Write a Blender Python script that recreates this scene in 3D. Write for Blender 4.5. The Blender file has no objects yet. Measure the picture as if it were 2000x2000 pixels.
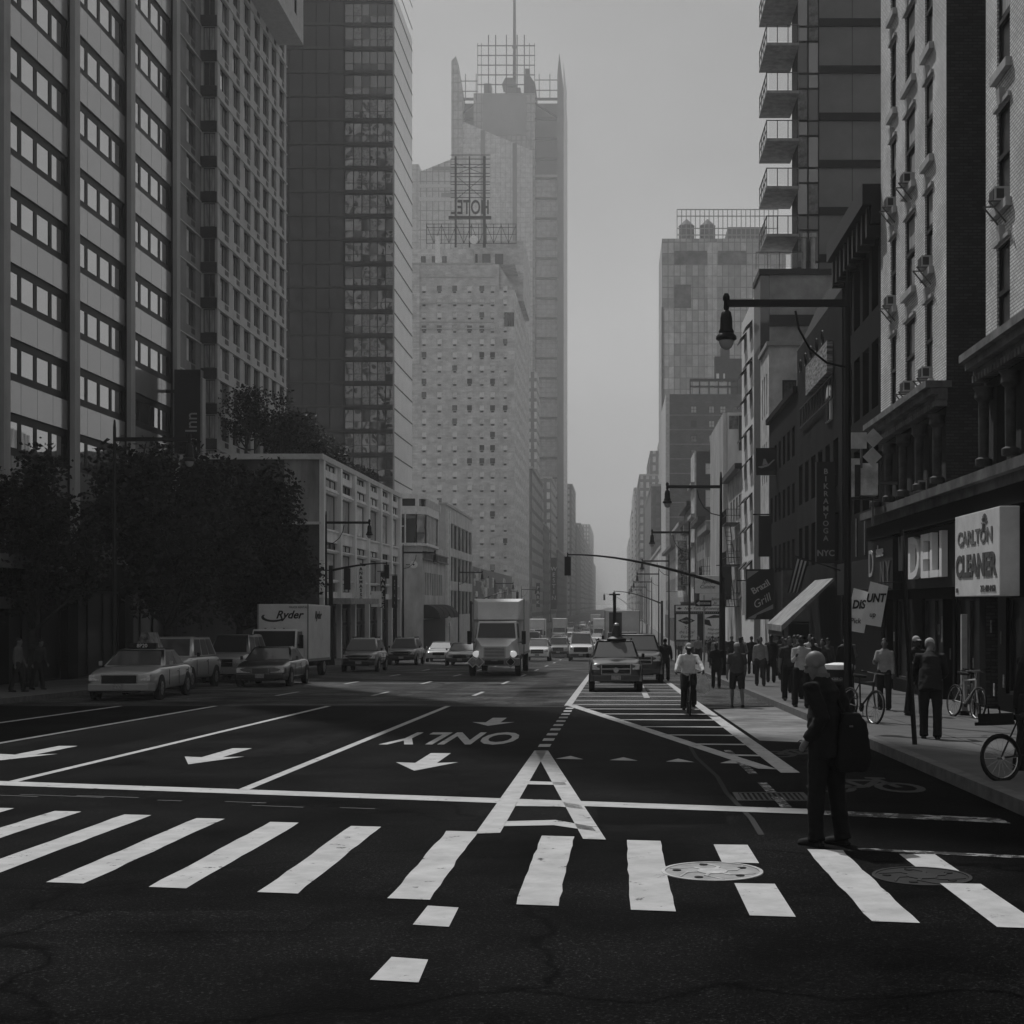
import bpy, bmesh, math, random
from mathutils import Vector, Matrix, noise as mnoise
random.seed(7)
R = math.radians
S = bpy.context.scene
COL = S.collection
# ---------------------------------------------------------------- camera
F, VX, VY, HC = 2800.0, 1205.0, 1180.0, 1.85      # focal length and vanishing point measured on the 2000 px photograph, eye height
cd = bpy.data.cameras.new('camera'); cam = bpy.data.objects.new('camera', cd); COL.objects.link(cam)
cam.location = (0, 0, HC); cam.rotation_euler = (R(90), 0, 0)
cd.sensor_width = 36; cd.lens = 36*F/2000; cd.shift_x = -(VX-1000)/2000; cd.shift_y = (VY-1000)/2000
cd.clip_start = 0.1; cd.clip_end = 20000
S.camera = cam
S.render.resolution_x = S.render.resolution_y = 1024
# ---------------------------------------------------------------- light
SUN_AZ, SUN_EL = 27.0, 55.0                        # degrees left of the avenue's axis, above the horizon
w = bpy.data.worlds.new("World"); S.world = w; w.use_nodes = True
nt = w.node_tree; nt.nodes.clear()
sky = nt.nodes.new('ShaderNodeTexSky'); sky.sky_type = 'NISHITA'; sky.sun_disc = False
sky.sun_elevation = R(SUN_EL); sky.sun_rotation = R(-SUN_AZ)
sky.air_density = 1.0; sky.dust_density = 1.0; sky.ozone_density = 1.0
bw = nt.nodes.new('ShaderNodeRGBToBW'); bg = nt.nodes.new('ShaderNodeBackground'); wo = nt.nodes.new('ShaderNodeOutputWorld')
bg.inputs['Strength'].default_value = 0.12
nt.links.new(sky.outputs[0], bw.inputs[0]); pw = nt.nodes.new('ShaderNodeMath'); pw.operation = 'POWER'; pw.inputs[1].default_value = 0.22   # thin high haze evens the sky out
nt.links.new(bw.outputs[0], pw.inputs[0]); ml = nt.nodes.new('ShaderNodeMath'); ml.operation = 'MULTIPLY'; ml.inputs[1].default_value = 2.6
nt.links.new(pw.outputs[0], ml.inputs[0]); tcw = nt.nodes.new('ShaderNodeTexCoord'); mpw = nt.nodes.new('ShaderNodeMapping'); mpw.inputs['Scale'].default_value = (1, 1, 2.6); nzw = nt.nodes.new('ShaderNodeTexNoise'); nzw.inputs['Scale'].default_value = 3.2; nzw.inputs['Detail'].default_value = 7   # soft thin cloud
mrw = nt.nodes.new('ShaderNodeMapRange'); mrw.inputs['From Min'].default_value = .3; mrw.inputs['From Max'].default_value = .7; mrw.inputs['To Min'].default_value = .9; mrw.inputs['To Max'].default_value = 1.12
nt.links.new(tcw.outputs['Generated'], mpw.inputs[0]); nt.links.new(mpw.outputs[0], nzw.inputs[0]); nt.links.new(nzw.outputs[0], mrw.inputs[0])
m2w = nt.nodes.new('ShaderNodeMath'); m2w.operation = 'MULTIPLY'; nt.links.new(ml.outputs[0], m2w.inputs[0]); nt.links.new(mrw.outputs[0], m2w.inputs[1]); nt.links.new(m2w.outputs[0], bg.inputs[0]); nt.links.new(bg.outputs[0], wo.inputs[0])
sd = bpy.data.lights.new('sun', 'SUN'); sd.energy = 4.9; sd.angle = R(0.6); sd.color = (1, 1, 1)
sun = bpy.data.objects.new('sun', sd); COL.objects.link(sun); sun.location = (-200, 400, 500)
tosun = Vector((-math.sin(R(SUN_AZ))*math.cos(R(SUN_EL)), math.cos(R(SUN_AZ))*math.cos(R(SUN_EL)), math.sin(R(SUN_EL))))
sun.rotation_euler = tosun.to_track_quat('Z', 'Y').to_euler()
S.view_settings.view_transform = 'Standard'; S.view_settings.look = 'None'; S.view_settings.gamma = 1
S.view_settings.exposure = -0.70
S.cycles.volume_bounces = 3; S.cycles.max_bounces = 8
HAZE = 0.00042

# ---------------------------------------------------------------- helpers
def gz(y):                                         # height of the road: it runs downhill from the camera, then levels out
    a, b, s = 95.0, 270.0, 0.023
    if y < a: return -s*y
    if y < b: t = y-a; return -s*a - s*t + s*t*t/(2*(b-a))
    return -s*a - s*(b-a)/2
def at(px, py, d): return Vector(((px-VX)/F*d, d, HC-(py-VY)/F*d))
def X(px, d): return (px-VX)/F*d
def Z(py, d): return HC-(py-VY)/F*d
def onroad(px, py, lift=0.0):                      # the point of the road seen at a pixel of the photograph
    d = 40.0
    for _ in range(60): d = F*(HC-gz(d)-lift)/(py-VY)
    return Vector(((px-VX)/F*d, d, gz(d)+lift))
def tag(o, label=None, cat=None, group=None, kind=None):
    if label: o['label'] = label
    if cat: o['category'] = cat
    if group: o['group'] = group
    if kind: o['kind'] = kind
    return o
def empty(name, loc, rz=0, label=None, cat=None, group=None):
    o = bpy.data.objects.new(name, None); COL.objects.link(o); o.empty_display_size = .3
    o.location = loc; o.rotation_euler = (0, 0, rz)
    return tag(o, label, cat, group)
def put(name, me, parent=None, loc=(0,0,0), rz=0):
    o = bpy.data.objects.new(name, me); COL.objects.link(o); o.location = loc; o.rotation_euler = (0, 0, rz)
    if parent: o.parent = parent
    return o
def kids(o): return [c for c in COL.objects if c.parent == o]
def copy_tree(o, parent=None):
    c = o.copy(); COL.objects.link(c); c.parent = parent
    for ch in list(o.children): copy_tree(ch, c)
    return c
class MB:
    def __init__(s): s.v = []; s.f = []; s.m = []; s.cur = 0; s.mats = []
    def mat(s, m):
        if m not in s.mats: s.mats.append(m)
        s.cur = s.mats.index(m); return s
    def add(s, vs, fs):
        n = len(s.v); s.v += [tuple(p) for p in vs]
        for f in fs: s.f.append(tuple(i+n for i in f)); s.m.append(s.cur)
        return s
    def quad(s, a, b, c, d): return s.add([a,b,c,d], [(0,1,2,3)])
    def poly(s, pts): return s.add(pts, [tuple(range(len(pts)))])
    def box(s, x0, x1, y0, y1, z0, z1):
        return s.add([(x0,y0,z0),(x1,y0,z0),(x1,y1,z0),(x0,y1,z0),(x0,y0,z1),(x1,y0,z1),(x1,y1,z1),(x0,y1,z1)],
              [(0,3,2,1),(4,5,6,7),(0,1,5,4),(1,2,6,5),(2,3,7,6),(3,0,4,7)])
    def hexa(s, b, t):                             # two quads of points, bottom and top
        return s.add(list(b)+list(t), [(0,3,2,1),(4,5,6,7),(0,1,5,4),(1,2,6,5),(2,3,7,6),(3,0,4,7)])
    def tube(s, pts, rads, n=8, cap=True, flat=1.0):
        pts = [Vector(p) for p in pts]
        if not hasattr(rads, '__len__'): rads = [rads]*len(pts)
        up = None; rings = []
        for i, p in enumerate(pts):
            d = (pts[min(i+1, len(pts)-1)]-pts[max(i-1, 0)])
            if d.length < 1e-9: d = Vector((0,0,1))
            d.normalize()
            if up is None: up = Vector((1,0,0)) if abs(d.x) < .8 else Vector((0,1,0))
            a = (up-d*up.dot(d)).normalized(); b = d.cross(a); up = a
            rings.append([p+(a*math.cos(2*math.pi*k/n)+b*math.sin(2*math.pi*k/n)*flat)*rads[i] for k in range(n)])
        vs = [q for r in rings for q in r]; fs = []
        for i in range(len(pts)-1):
            for k in range(n): fs.append((i*n+k, i*n+(k+1)%n, (i+1)*n+(k+1)%n, (i+1)*n+k))
        if cap: fs.append(tuple(range(n-1, -1, -1))); fs.append(tuple((len(pts)-1)*n+k for k in range(n)))
        return s.add(vs, fs)
    def lathe(s, prof, c=(0,0,0), n=12, sx=1, sy=1):   # profile of (radius, z)
        vs = []; fs = []
        for r, z in prof:
            for k in range(n): vs.append((c[0]+sx*r*math.cos(2*math.pi*k/n), c[1]+sy*r*math.sin(2*math.pi*k/n), c[2]+z))
        for i in range(len(prof)-1):
            for k in range(n): fs.append((i*n+k, i*n+(k+1)%n, (i+1)*n+(k+1)%n, (i+1)*n+k))
        fs.append(tuple(range(n-1,-1,-1))); fs.append(tuple((len(prof)-1)*n+k for k in range(n)))
        return s.add(vs, fs)
    def ell(s, c, r, n=12, m=8, rot=None):         # ellipsoid
        vs = []; fs = []
        for i in range(1, m):
            t = math.pi*i/m
            for k in range(n):
                p = Vector((r[0]*math.sin(t)*math.cos(2*math.pi*k/n), r[1]*math.sin(t)*math.sin(2*math.pi*k/n), r[2]*math.cos(t)))
                vs.append(p)
        vs.append(Vector((0,0,r[2]))); vs.append(Vector((0,0,-r[2])))
        if rot: vs = [rot @ p for p in vs]
        vs = [p+Vector(c) for p in vs]
        for i in range(m-2):
            for k in range(n): fs.append((i*n+k, (i+1)*n+k, (i+1)*n+(k+1)%n, i*n+(k+1)%n))
        for k in range(n):
            fs.append(((m-1)*n, k, (k+1)%n)); fs.append(((m-1)*n+1, (m-2)*n+(k+1)%n, (m-2)*n+k))
        return s.add(vs, fs)
    def loft(s, rings, cap=True):
        n = len(rings[0]); vs = [q for r in rings for q in r]; fs = []
        for i in range(len(rings)-1):
            for k in range(n): fs.append((i*n+k, i*n+(k+1)%n, (i+1)*n+(k+1)%n, (i+1)*n+k))
        if cap: fs.append(tuple(range(n-1,-1,-1))); fs.append(tuple((len(rings)-1)*n+k for k in range(n)))
        return s.add(vs, fs)
    def prism(s, poly, dx):                        # polygon of points swept along a vector
        n = len(poly); dx = Vector(dx); a = [Vector(p) for p in poly]
        return s.add(a+[p+dx for p in a], [tuple(range(n-1,-1,-1)), tuple(range(n, 2*n))]+[(k,(k+1)%n,n+(k+1)%n,n+k) for k in range(n)])
    def join(s, o, fn=None):                       # another builder's shapes, moved by fn
        n = len(s.v); s.v += [tuple(fn(Vector(p))) if fn else p for p in o.v]
        for f, m in zip(o.f, o.m):
            mt = o.mats[m] if o.mats else None
            if mt is not None: s.mat(mt)
            s.f.append(tuple(i+n for i in f)); s.m.append(s.cur)
        return s
    def mesh(s, name, org=(0,0,0), smooth=None, bevel=None):
        me = bpy.data.meshes.new(name)
        ox, oy, oz = org
        me.from_pydata([(x-ox, y-oy, z-oz) for x, y, z in s.v], [], s.f)
        for m in s.mats: me.materials.append(m)
        me.polygons.foreach_set('material_index', s.m)
        if bevel or smooth is not None:
            bm = bmesh.new(); bm.from_mesh(me)
            bmesh.ops.remove_doubles(bm, verts=bm.verts, dist=1e-4)
            if bevel:
                es = [e for e in bm.edges if len(e.link_faces) == 2 and e.calc_face_angle(0) > .6]
                bmesh.ops.bevel(bm, geom=es, offset=bevel, segments=2, affect='EDGES', profile=.6)
            bmesh.ops.recalc_face_normals(bm, faces=bm.faces)
            if smooth is not None:
                for f in bm.faces: f.smooth = True
                for e in bm.edges: e.smooth = not (len(e.link_faces) == 2 and e.calc_face_angle(0) > R(smooth))
            bm.to_mesh(me); bm.free()
        me.update()
        return me
    def build(s, name, parent=None, org=(0,0,0), smooth=None, bevel=None, loc=None, rz=0):
        return put(name, s.mesh(name, org, smooth, bevel), parent, loc or (0,0,0), rz)
def subsurf(me, lvl=2):                            # the smooth subdivided version of a mesh
    o = bpy.data.objects.new('s', me); COL.objects.link(o); md = o.modifiers.new('s', 'SUBSURF'); md.levels = lvl; md.render_levels = lvl
    m2 = bpy.data.meshes.new_from_object(o.evaluated_get(bpy.context.evaluated_depsgraph_get())); bpy.data.objects.remove(o); m2.name = me.name
    for f in m2.polygons: f.use_smooth = True
    return m2
MATS = {}
def M(key, v=.3, rough=.7, var=.12, scale=2.0, bump=0.0, metal=0.0, spec=.3, streak=0.0, emit=0):
    if key in MATS: return MATS[key]
    m = bpy.data.materials.new(key); m.use_nodes = True; t = m.node_tree; p = t.nodes['Principled BSDF']
    p.inputs['Roughness'].default_value = rough; p.inputs['Metallic'].default_value = metal; p.inputs['Specular IOR Level'].default_value = spec
    p.inputs['Base Color'].default_value = (v, v, v, 1)
    if emit: p.inputs['Emission Color'].default_value = (1,1,1,1); p.inputs['Emission Strength'].default_value = emit
    if var > 0:
        tc = t.nodes.new('ShaderNodeTexCoord'); n1 = t.nodes.new('ShaderNodeTexNoise'); n1.inputs['Scale'].default_value = scale
        n1.inputs['Detail'].default_value = 6; n1.inputs['Roughness'].default_value = .65
        src = tc.outputs['Object']
        if streak:
            mp = t.nodes.new('ShaderNodeMapping'); mp.inputs['Scale'].default_value = (1, 1, streak); t.links.new(src, mp.inputs[0]); src = mp.outputs[0]
        t.links.new(src, n1.inputs[0])
        mr = t.nodes.new('ShaderNodeMapRange'); mr.inputs['From Min'].default_value = .3; mr.inputs['From Max'].default_value = .7
        mr.inputs['To Min'].default_value = v*(1-var*2); mr.inputs['To Max'].default_value = v*(1+var)
        t.links.new(n1.outputs[0], mr.inputs[0]); t.links.new(mr.outputs[0], p.inputs['Base Color'])
        if bump:
            bp = t.nodes.new('ShaderNodeBump'); bp.inputs['Strength'].default_value = bump; bp.inputs['Distance'].default_value = .02
            n2 = t.nodes.new('ShaderNodeTexNoise'); n2.inputs['Scale'].default_value = scale*12; t.links.new(tc.outputs['Object'], n2.inputs[0])
            t.links.new(n2.outputs[0], bp.inputs['Height']); t.links.new(bp.outputs[0], p.inputs['Normal'])
    MATS[key] = m; return m
def brickmat(key, v, mortar, bw_=.22, bh=.075, var=.25, mort=.012, bump=.6):
    if key in MATS: return MATS[key]
    m = bpy.data.materials.new(key); m.use_nodes = True; t = m.node_tree; p = t.nodes['Principled BSDF']; p.inputs['Roughness'].default_value = .85
    tc = t.nodes.new('ShaderNodeTexCoord'); sp = t.nodes.new('ShaderNodeSeparateXYZ'); ad = t.nodes.new('ShaderNodeMath'); ad.operation = 'ADD'
    cb = t.nodes.new('ShaderNodeCombineXYZ'); bk = t.nodes.new('ShaderNodeTexBrick')
    t.links.new(tc.outputs['Object'], sp.inputs[0]); t.links.new(sp.outputs[0], ad.inputs[0]); t.links.new(sp.outputs[1], ad.inputs[1])
    t.links.new(ad.outputs[0], cb.inputs[0]); t.links.new(sp.outputs[2], cb.inputs[1]); t.links.new(cb.outputs[0], bk.inputs['Vector'])
    a, b = v*(1-var), v*(1+var)
    bk.inputs['Color1'].default_value = (a,a,a,1); bk.inputs['Color2'].default_value = (b,b,b,1); bk.inputs['Mortar'].default_value = (mortar,)*3+(1,)
    bk.inputs['Scale'].default_value = 1; bk.inputs['Mortar Size'].default_value = mort; bk.inputs['Brick Width'].default_value = bw_; bk.inputs['Row Height'].default_value = bh
    nz = t.nodes.new('ShaderNodeTexNoise'); nz.inputs['Scale'].default_value = .6; nz.inputs['Detail'].default_value = 6; t.links.new(tc.outputs['Object'], nz.inputs[0])
    mr = t.nodes.new('ShaderNodeMapRange'); mr.inputs['From Min'].default_value = .3; mr.inputs['From Max'].default_value = .7; mr.inputs['To Min'].default_value = .7; mr.inputs['To Max'].default_value = 1.15
    t.links.new(nz.outputs[0], mr.inputs[0])
    mx = t.nodes.new('ShaderNodeMix'); mx.data_type = 'RGBA'; mx.blend_type = 'MULTIPLY'; mx.inputs[0].default_value = 1
    t.links.new(bk.outputs['Color'], mx.inputs[6]); t.links.new(mr.outputs[0], mx.inputs[7]); t.links.new(mx.outputs[2], p.inputs['Base Color'])
    bp = t.nodes.new('ShaderNodeBump'); bp.inputs['Strength'].default_value = bump; bp.inputs['Distance'].default_value = .012; bp.invert = True
    t.links.new(bk.outputs['Fac'], bp.inputs['Height']); t.links.new(bp.outputs[0], p.inputs['Normal'])
    MATS[key] = m; return m
def glassmat(key, v=.02, refl=.6, rough=.03, wob=.0, wscale=.5):  # coated window glass: part dark body, part mirror, slightly wavy
    if key in MATS: return MATS[key]
    m = bpy.data.materials.new(key); m.use_nodes = True; t = m.node_tree; p = t.nodes['Principled BSDF']
    p.inputs['Base Color'].default_value = (v,v,v,1); p.inputs['Roughness'].default_value = .5
    g = t.nodes.new('ShaderNodeBsdfGlossy'); g.inputs['Roughness'].default_value = rough; g.inputs['Color'].default_value = (.9,.9,.9,1)
    lw = t.nodes.new('ShaderNodeLayerWeight'); lw.inputs['Blend'].default_value = .35
    mr = t.nodes.new('ShaderNodeMapRange'); mr.inputs['To Min'].default_value = refl*.45; mr.inputs['To Max'].default_value = min(1, refl*1.2)
    mx = t.nodes.new('ShaderNodeMixShader'); t.links.new(lw.outputs['Facing'], mr.inputs[0]); t.links.new(mr.outputs[0], mx.inputs[0])
    t.links.new(p.outputs[0], mx.inputs[1]); t.links.new(g.outputs[0], mx.inputs[2]); t.links.new(mx.outputs[0], t.nodes['Material Output'].inputs[0])
    if wob:
        tc = t.nodes.new('ShaderNodeTexCoord'); nz = t.nodes.new('ShaderNodeTexNoise'); nz.inputs['Scale'].default_value = wscale; nz.inputs['Detail'].default_value = 1
        gm = t.nodes.new('ShaderNodeNewGeometry'); t.links.new(gm.outputs['Position'], nz.inputs[0])
        bp = t.nodes.new('ShaderNodeBump'); bp.inputs['Strength'].default_value = 1; bp.inputs['Distance'].default_value = wob
        t.links.new(nz.outputs[0], bp.inputs['Height']); t.links.new(bp.outputs[0], g.inputs['Normal'])
    MATS[key] = m; return m
_font_cache = {}
def text_mb(s, size, mat, depth=.01, bold=0.0, shear=0.0, sx=1.0, space=1.0):   # lettering as a mesh in the local XZ plane, facing -Y, centred
    c = bpy.data.curves.new('text', 'FONT'); c.body = s; c.size = size; c.extrude = depth/2; c.offset = bold; c.align_x = 'CENTER'; c.align_y = 'CENTER'; c.shear = shear
    c.space_character = space; c.resolution_u = 3
    o = bpy.data.objects.new('text', c); COL.objects.link(o); dg = bpy.context.evaluated_depsgraph_get()
    me = bpy.data.meshes.new_from_object(o.evaluated_get(dg)); bpy.data.objects.remove(o); bpy.data.curves.remove(c)
    b = MB(); b.mat(mat)
    b.v = [(v.co.x*sx, -v.co.z, v.co.y) for v in me.vertices]; b.f = [tuple(p.vertices) for p in me.polygons]; b.m = [b.cur]*len(b.f)
    bpy.data.meshes.remove(me); return b
def lettering(s, size, mat, parent, loc, rz=0, name='lettering', **k):
    return text_mb(s, size, mat, **k).build(name, parent, loc=loc, rz=rz)
# ---------------------------------------------------------------- ground, road, pavements
ARGH, ASPC = .55, .009
def asphalt(key, v):
    m = M(key, v, ARGH, .48, .45, spec=ASPC); t = m.node_tree; p = t.nodes['Principled BSDF']
    src = p.inputs['Base Color'].links[0].from_socket
    tc = t.nodes.new('ShaderNodeTexCoord'); sp = t.nodes.new('ShaderNodeTexNoise'); sp.inputs['Scale'].default_value = 48; sp.inputs['Detail'].default_value = 3; sp.inputs['Roughness'].default_value = .8
    t.links.new(tc.outputs['Object'], sp.inputs[0])
    cr = t.nodes.new('ShaderNodeValToRGB'); cr.color_ramp.elements[0].position = .3; cr.color_ramp.elements[0].color = (.55,.55,.55,1)
    cr.color_ramp.elements[1].position = .7; cr.color_ramp.elements[1].color = (9,9,9,1); e = cr.color_ramp.elements.new(.57); e.color = (1,1,1,1)
    t.links.new(sp.outputs[0], cr.inputs[0])
    vo = t.nodes.new('ShaderNodeTexVoronoi'); vo.feature = 'DISTANCE_TO_EDGE'; vo.inputs['Scale'].default_value = .22; n3 = t.nodes.new('ShaderNodeTexNoise'); n3.inputs['Scale'].default_value = 1.3
    vm = t.nodes.new('ShaderNodeVectorMath'); vm.operation = 'ADD'; t.links.new(tc.outputs['Object'], n3.inputs[0]); t.links.new(tc.outputs['Object'], vm.inputs[0]); t.links.new(n3.outputs['Color'], vm.inputs[1]); t.links.new(vm.outputs[0], vo.inputs['Vector'])
    c2 = t.nodes.new('ShaderNodeMapRange'); c2.inputs['From Max'].default_value = .012; c2.inputs['To Min'].default_value = .25; c2.inputs['To Max'].default_value = 1; t.links.new(vo.outputs[0], c2.inputs[0])
    a = t.nodes.new('ShaderNodeMix'); a.data_type = 'RGBA'; a.blend_type = 'MULTIPLY'; a.inputs[0].default_value = 1; a.clamp_result = False
    t.links.new(src, a.inputs[6]); t.links.new(cr.outputs[0], a.inputs[7])
    b = t.nodes.new('ShaderNodeMix'); b.data_type = 'RGBA'; b.blend_type = 'MULTIPLY'; b.inputs[0].default_value = 1
    t.links.new(a.outputs[2], b.inputs[6]); t.links.new(c2.outputs[0], b.inputs[7]); t.links.new(b.outputs[2], p.inputs['Base Color'])
    bp = t.nodes.new('ShaderNodeBump'); bp.inputs['Strength'].default_value = .5; bp.inputs['Distance'].default_value = .01
    t.links.new(sp.outputs[0], bp.inputs['Height']); t.links.new(bp.outputs[0], p.inputs['Normal'])
    return m
ASPH = asphalt('asphalt', .0075); CONC = M('concrete_pavement', .11, .9, .18, 1.2, bump=.25); KERB = M('granite_kerb', .13, .8, .2, 4)
def paintmat(key, v, thr):
    m = M(key, v, .75, .12, 3); t = m.node_tree; p = t.nodes['Principled BSDF']; src = p.inputs['Base Color'].links[0].from_socket
    tc = t.nodes.new('ShaderNodeTexCoord'); n = t.nodes.new('ShaderNodeTexNoise'); n.inputs['Scale'].default_value = 5; n.inputs['Detail'].default_value = 8; n.inputs['Roughness'].default_value = .75; t.links.new(tc.outputs['Object'], n.inputs[0])
    mr = t.nodes.new('ShaderNodeMapRange'); mr.inputs['From Min'].default_value = thr; mr.inputs['From Max'].default_value = thr+.05; t.links.new(n.outputs[0], mr.inputs[0])
    a = t.nodes.new('ShaderNodeMix'); a.data_type = 'RGBA'; a.inputs[6].default_value = (.03,.03,.03,1); t.links.new(mr.outputs[0], a.inputs[0]); t.links.new(src, a.inputs[7]); t.links.new(a.outputs[2], p.inputs['Base Color'])
    return m
PAINT = paintmat('road_paint', .47, .345); WORN = paintmat('worn_paint', .42, .5); FADE = paintmat('faded_paint', .12, .6)
YS = [-60,-30,-10,0,5,10,14,18,22,26,30,35,40,45,50,55,60,65,70,75,80,85,90,95,100,105,110,115,120,125,130,135,140,150,160,170,180,190,200,215,230,245,260,275,300,400,700,1200,2600]
def strip(mb, x0, x1, y0, y1, lift=0.0):
    ys = [y0]+[y for y in YS if y0 < y < y1]+[y1]
    for a, b in zip(ys, ys[1:]): mb.quad((x0,a,gz(a)+lift), (x1,a,gz(a)+lift), (x1,b,gz(b)+lift), (x0,b,gz(b)+lift))
    return mb
g = MB().mat(M('hazed_ground', .3, .95, .3, .05))  # colour paled to carry the hazy glow at the avenue's far end
for a, b in zip(YS, YS[1:]): g.quad((-900,a,gz(a)-.12), (900,a,gz(a)-.12), (900,b,gz(b)-.12), (-900,b,gz(b)-.12))
g.quad((-9000,2600,gz(400)-.12), (9000,2600,gz(400)-.12), (9000,9000,gz(400)-.12), (-9000,9000,gz(400)-.12))
tag(g.build('ground'), kind='structure')
LK, RK, LB, RB = -17.0, 4.2, -22.0, 8.8            # kerbs and building lines
r = MB().mat(ASPH); strip(r, LK, RK, -60, 38.6); r.mat(asphalt('asphalt_old', .075)); strip(r, LK, RK, 38.6, 2600); r.mat(ASPH); strip(r, -90, LK, -9, 12.5); strip(r, RK, 90, -9, 12.5)
tag(r.build('road'), kind='structure')
def pavement(name, x0, x1, y0, y1, kx):
    p = MB().mat(CONC); strip(p, x0, x1, y0, y1, .15)
    if y0 > -60: p.quad((x0,y0,gz(y0)-.1), (x1,y0,gz(y0)-.1), (x1,y0,gz(y0)+.15), (x0,y0,gz(y0)+.15))
    tag(p.build(name), kind='structure')
pavement('pavement', RK+.18, RB+1.5, 12.7, 1500, RK); pavement('pavement', LB-9.5, LK-.18, 12.7, 1500, LK)
for s, kx in ((1, RK), (-1, LK)):
    k = MB().mat(KERB); a, b = sorted((kx, kx+s*.18)); ys = [12.5]+[y for y in YS if 12.5 < y < 1500]+[1500]
    for p, q in zip(ys, ys[1:]):
        z0, z1 = gz(p), gz(q)
        k.hexa([(a,p,z0-.1),(b,p,z0-.1),(b,q,z1-.1),(a,q,z1-.1)], [(a,p,z0+.156),(b,p,z0+.156),(b,q,z1+.156),(a,q,z1+.156)])
    tag(k.build('kerb'), kind='structure')
# joints scored across the right pavement
j = MB().mat(M('joint_dirt', .12, .9, .2))
for i in range(16):
    y = 14.5+i*2.3; j.quad((RK+.2,y,gz(y)+.153),(RB,y,gz(y)+.153),(RB,y+.03,gz(y+.03)+.153),(RK+.2,y+.03,gz(y+.03)+.153))
for x in (5.7, 7.2): strip(j, x, x+.03, 14, 52, .157)
tag(j.build('pavement_joint'), kind='structure')
# sunlit patch by the right kerb, painted as a paler road colour
gp = MB().mat(M('sun_patch_pale', .22, .9, .35, .8, bump=.3)); gp.poly([(2.55,25.6,gz(25.6)+.004),(4.19,24.6,gz(24.6)+.004),(4.19,38,gz(38)+.004),(2.45,36.5,gz(36.5)+.004)])
tag(gp.build('sun_patch'), kind='structure')
# ---------------------------------------------------------------- painted markings
def rp(x, y, l=.006): return (x, y, gz(y)+l)
def mark(name, polys, m=PAINT, l=.006):
    b = MB().mat(m)
    for p in polys: b.poly([rp(x, y, l) for x, y in p])
    return tag(b.build(name), kind='structure')
def jit(a=.02): return random.uniform(-a, a)
far = lambda x: 13.25-.36*(x+.5)
near = lambda x: 9.85-.25*(x+.5)
st = []
for x in (-8.45,-7.62,-6.8,-5.97,-5.13,-4.29,-3.46,-2.6,-1.62,-.70,.09,1.65):
    n, f_ = near(x), far(x); pts = []; k = 12
    for i in range(k+1): pts.append((x+jit(.009), n+(f_-n)*i/k))
    for i in range(k, -1, -1): pts.append((x+.3+jit(.009), n-.06+(f_-n)*i/k))
    st.append(pts)
for x, a, b in ((.88, near(.88), 10.75), (.86, 11.75, far(.86)), (2.42, near(2.4), 10.75), (2.40, 11.35, far(2.4))):
    st.append([(x, a), (x+.3, a-.05), (x+.3, b-.03), (x, b)])
mark('crosswalk_stripe', st)
sl = lambda x: 16.15-.3*(x+1.2)
pts = [(x, sl(x)) for x in (-16.8,-12,-8,-5,-3,-1.5,-.4,.8,2.1)]
mark('stop_line', [[(x, y+.22) for x, y in pts][::-1]+[(x, y-.24) for x, y in pts]])
mark('worn_stop_line', [[(2.1, 15.3), (2.1, 14.9), (3.9, 14.2), (3.9, 14.6)], [(2.1,12.55),(2.1,12.4),(4.0,11.75),(4.0,11.9)]], WORN)
mark('scuffed_old_line', [[(x, sl(x)-a), (x+w_, sl(x+w_)-a), (x+w_, sl(x+w_)-a+.07), (x, sl(x)-a+.05)] for x, w_, a in ((-9.6,.5,1.2),(-8.9,.4,1.1),(-7.6,.9,1.25),(-7.0,1.1,1.1),(-6.3,.8,1.0),(-5.2,.3,1.15),(-4.4,.5,1.05),(-4.0,.6,1.3),(-3.0,.4,1.2))], FADE)
LN = (-13.3, -10.75, -7.72, -4.52)
ll = [[(x-.07, sl(x)+.2), (x+.07, sl(x)+.2), (x+.07, 38.4), (x-.07, 38.4)] for x in LN]
ds = 45.2
while ds < 330:
    for x in LN[1:]: ll.append([(x-.07, ds), (x+.07, ds), (x+.07, ds+3.2), (x-.07, ds+3.2)])
    ds += 11.3
mark('lane_line', [p for p in ll])
def arrow(x, y0):
    return [(x, y0), (x+.46, y0+1.35), (x+.16, y0+1.22), (x+.16, y0+3.0), (x-.16, y0+3.0), (x-.16, y0+1.22), (x-.46, y0+1.35)]
mark('lane_arrow', [arrow(-2.8, 19.8), arrow(-2.68, 29.8), arrow(-6.22, 20.8), arrow(-9.3, 21.3)])
tb = text_mb('ONLY', 1, PAINT, depth=0.0, bold=.025)
x0, x1 = min(v[0] for v in tb.v), max(v[0] for v in tb.v); z0, z1 = min(v[2] for v in tb.v), max(v[2] for v in tb.v)
b = MB(); b.join(tb, lambda v: Vector(rp(-2.95-((v.x-x0)/(x1-x0)-.5)*2.3, 26.2-((v.z-z0)/(z1-z0)-.5)*3.2)))
tag(b.build('only_lettering'), kind='structure')
nose = [[(-1.34,23.3),(-1.14,23.3),(-1.10,13.5),(-1.33,13.45)], [(-1.33,23.25),(-1.12,23.3),(-.10,13.05),(-.31,13.1)],
        [(-1.12,18.35),(-.66,18.2),(-.63,17.85),(-1.12,17.95)], [(-1.12,16.1),(-.62,16.05),(-.4,15.75),(-.36,15.35),(-.62,15.6),(-1.12,15.65)],
        [(-1.11,14.35),(-.62,14.45),(-.24,13.95),(-.2,13.6),(-.62,14.05),(-1.11,13.98)]]
mark('gore_nose', nose, PAINT, .008)
dots = []; y = 24.1
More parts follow.
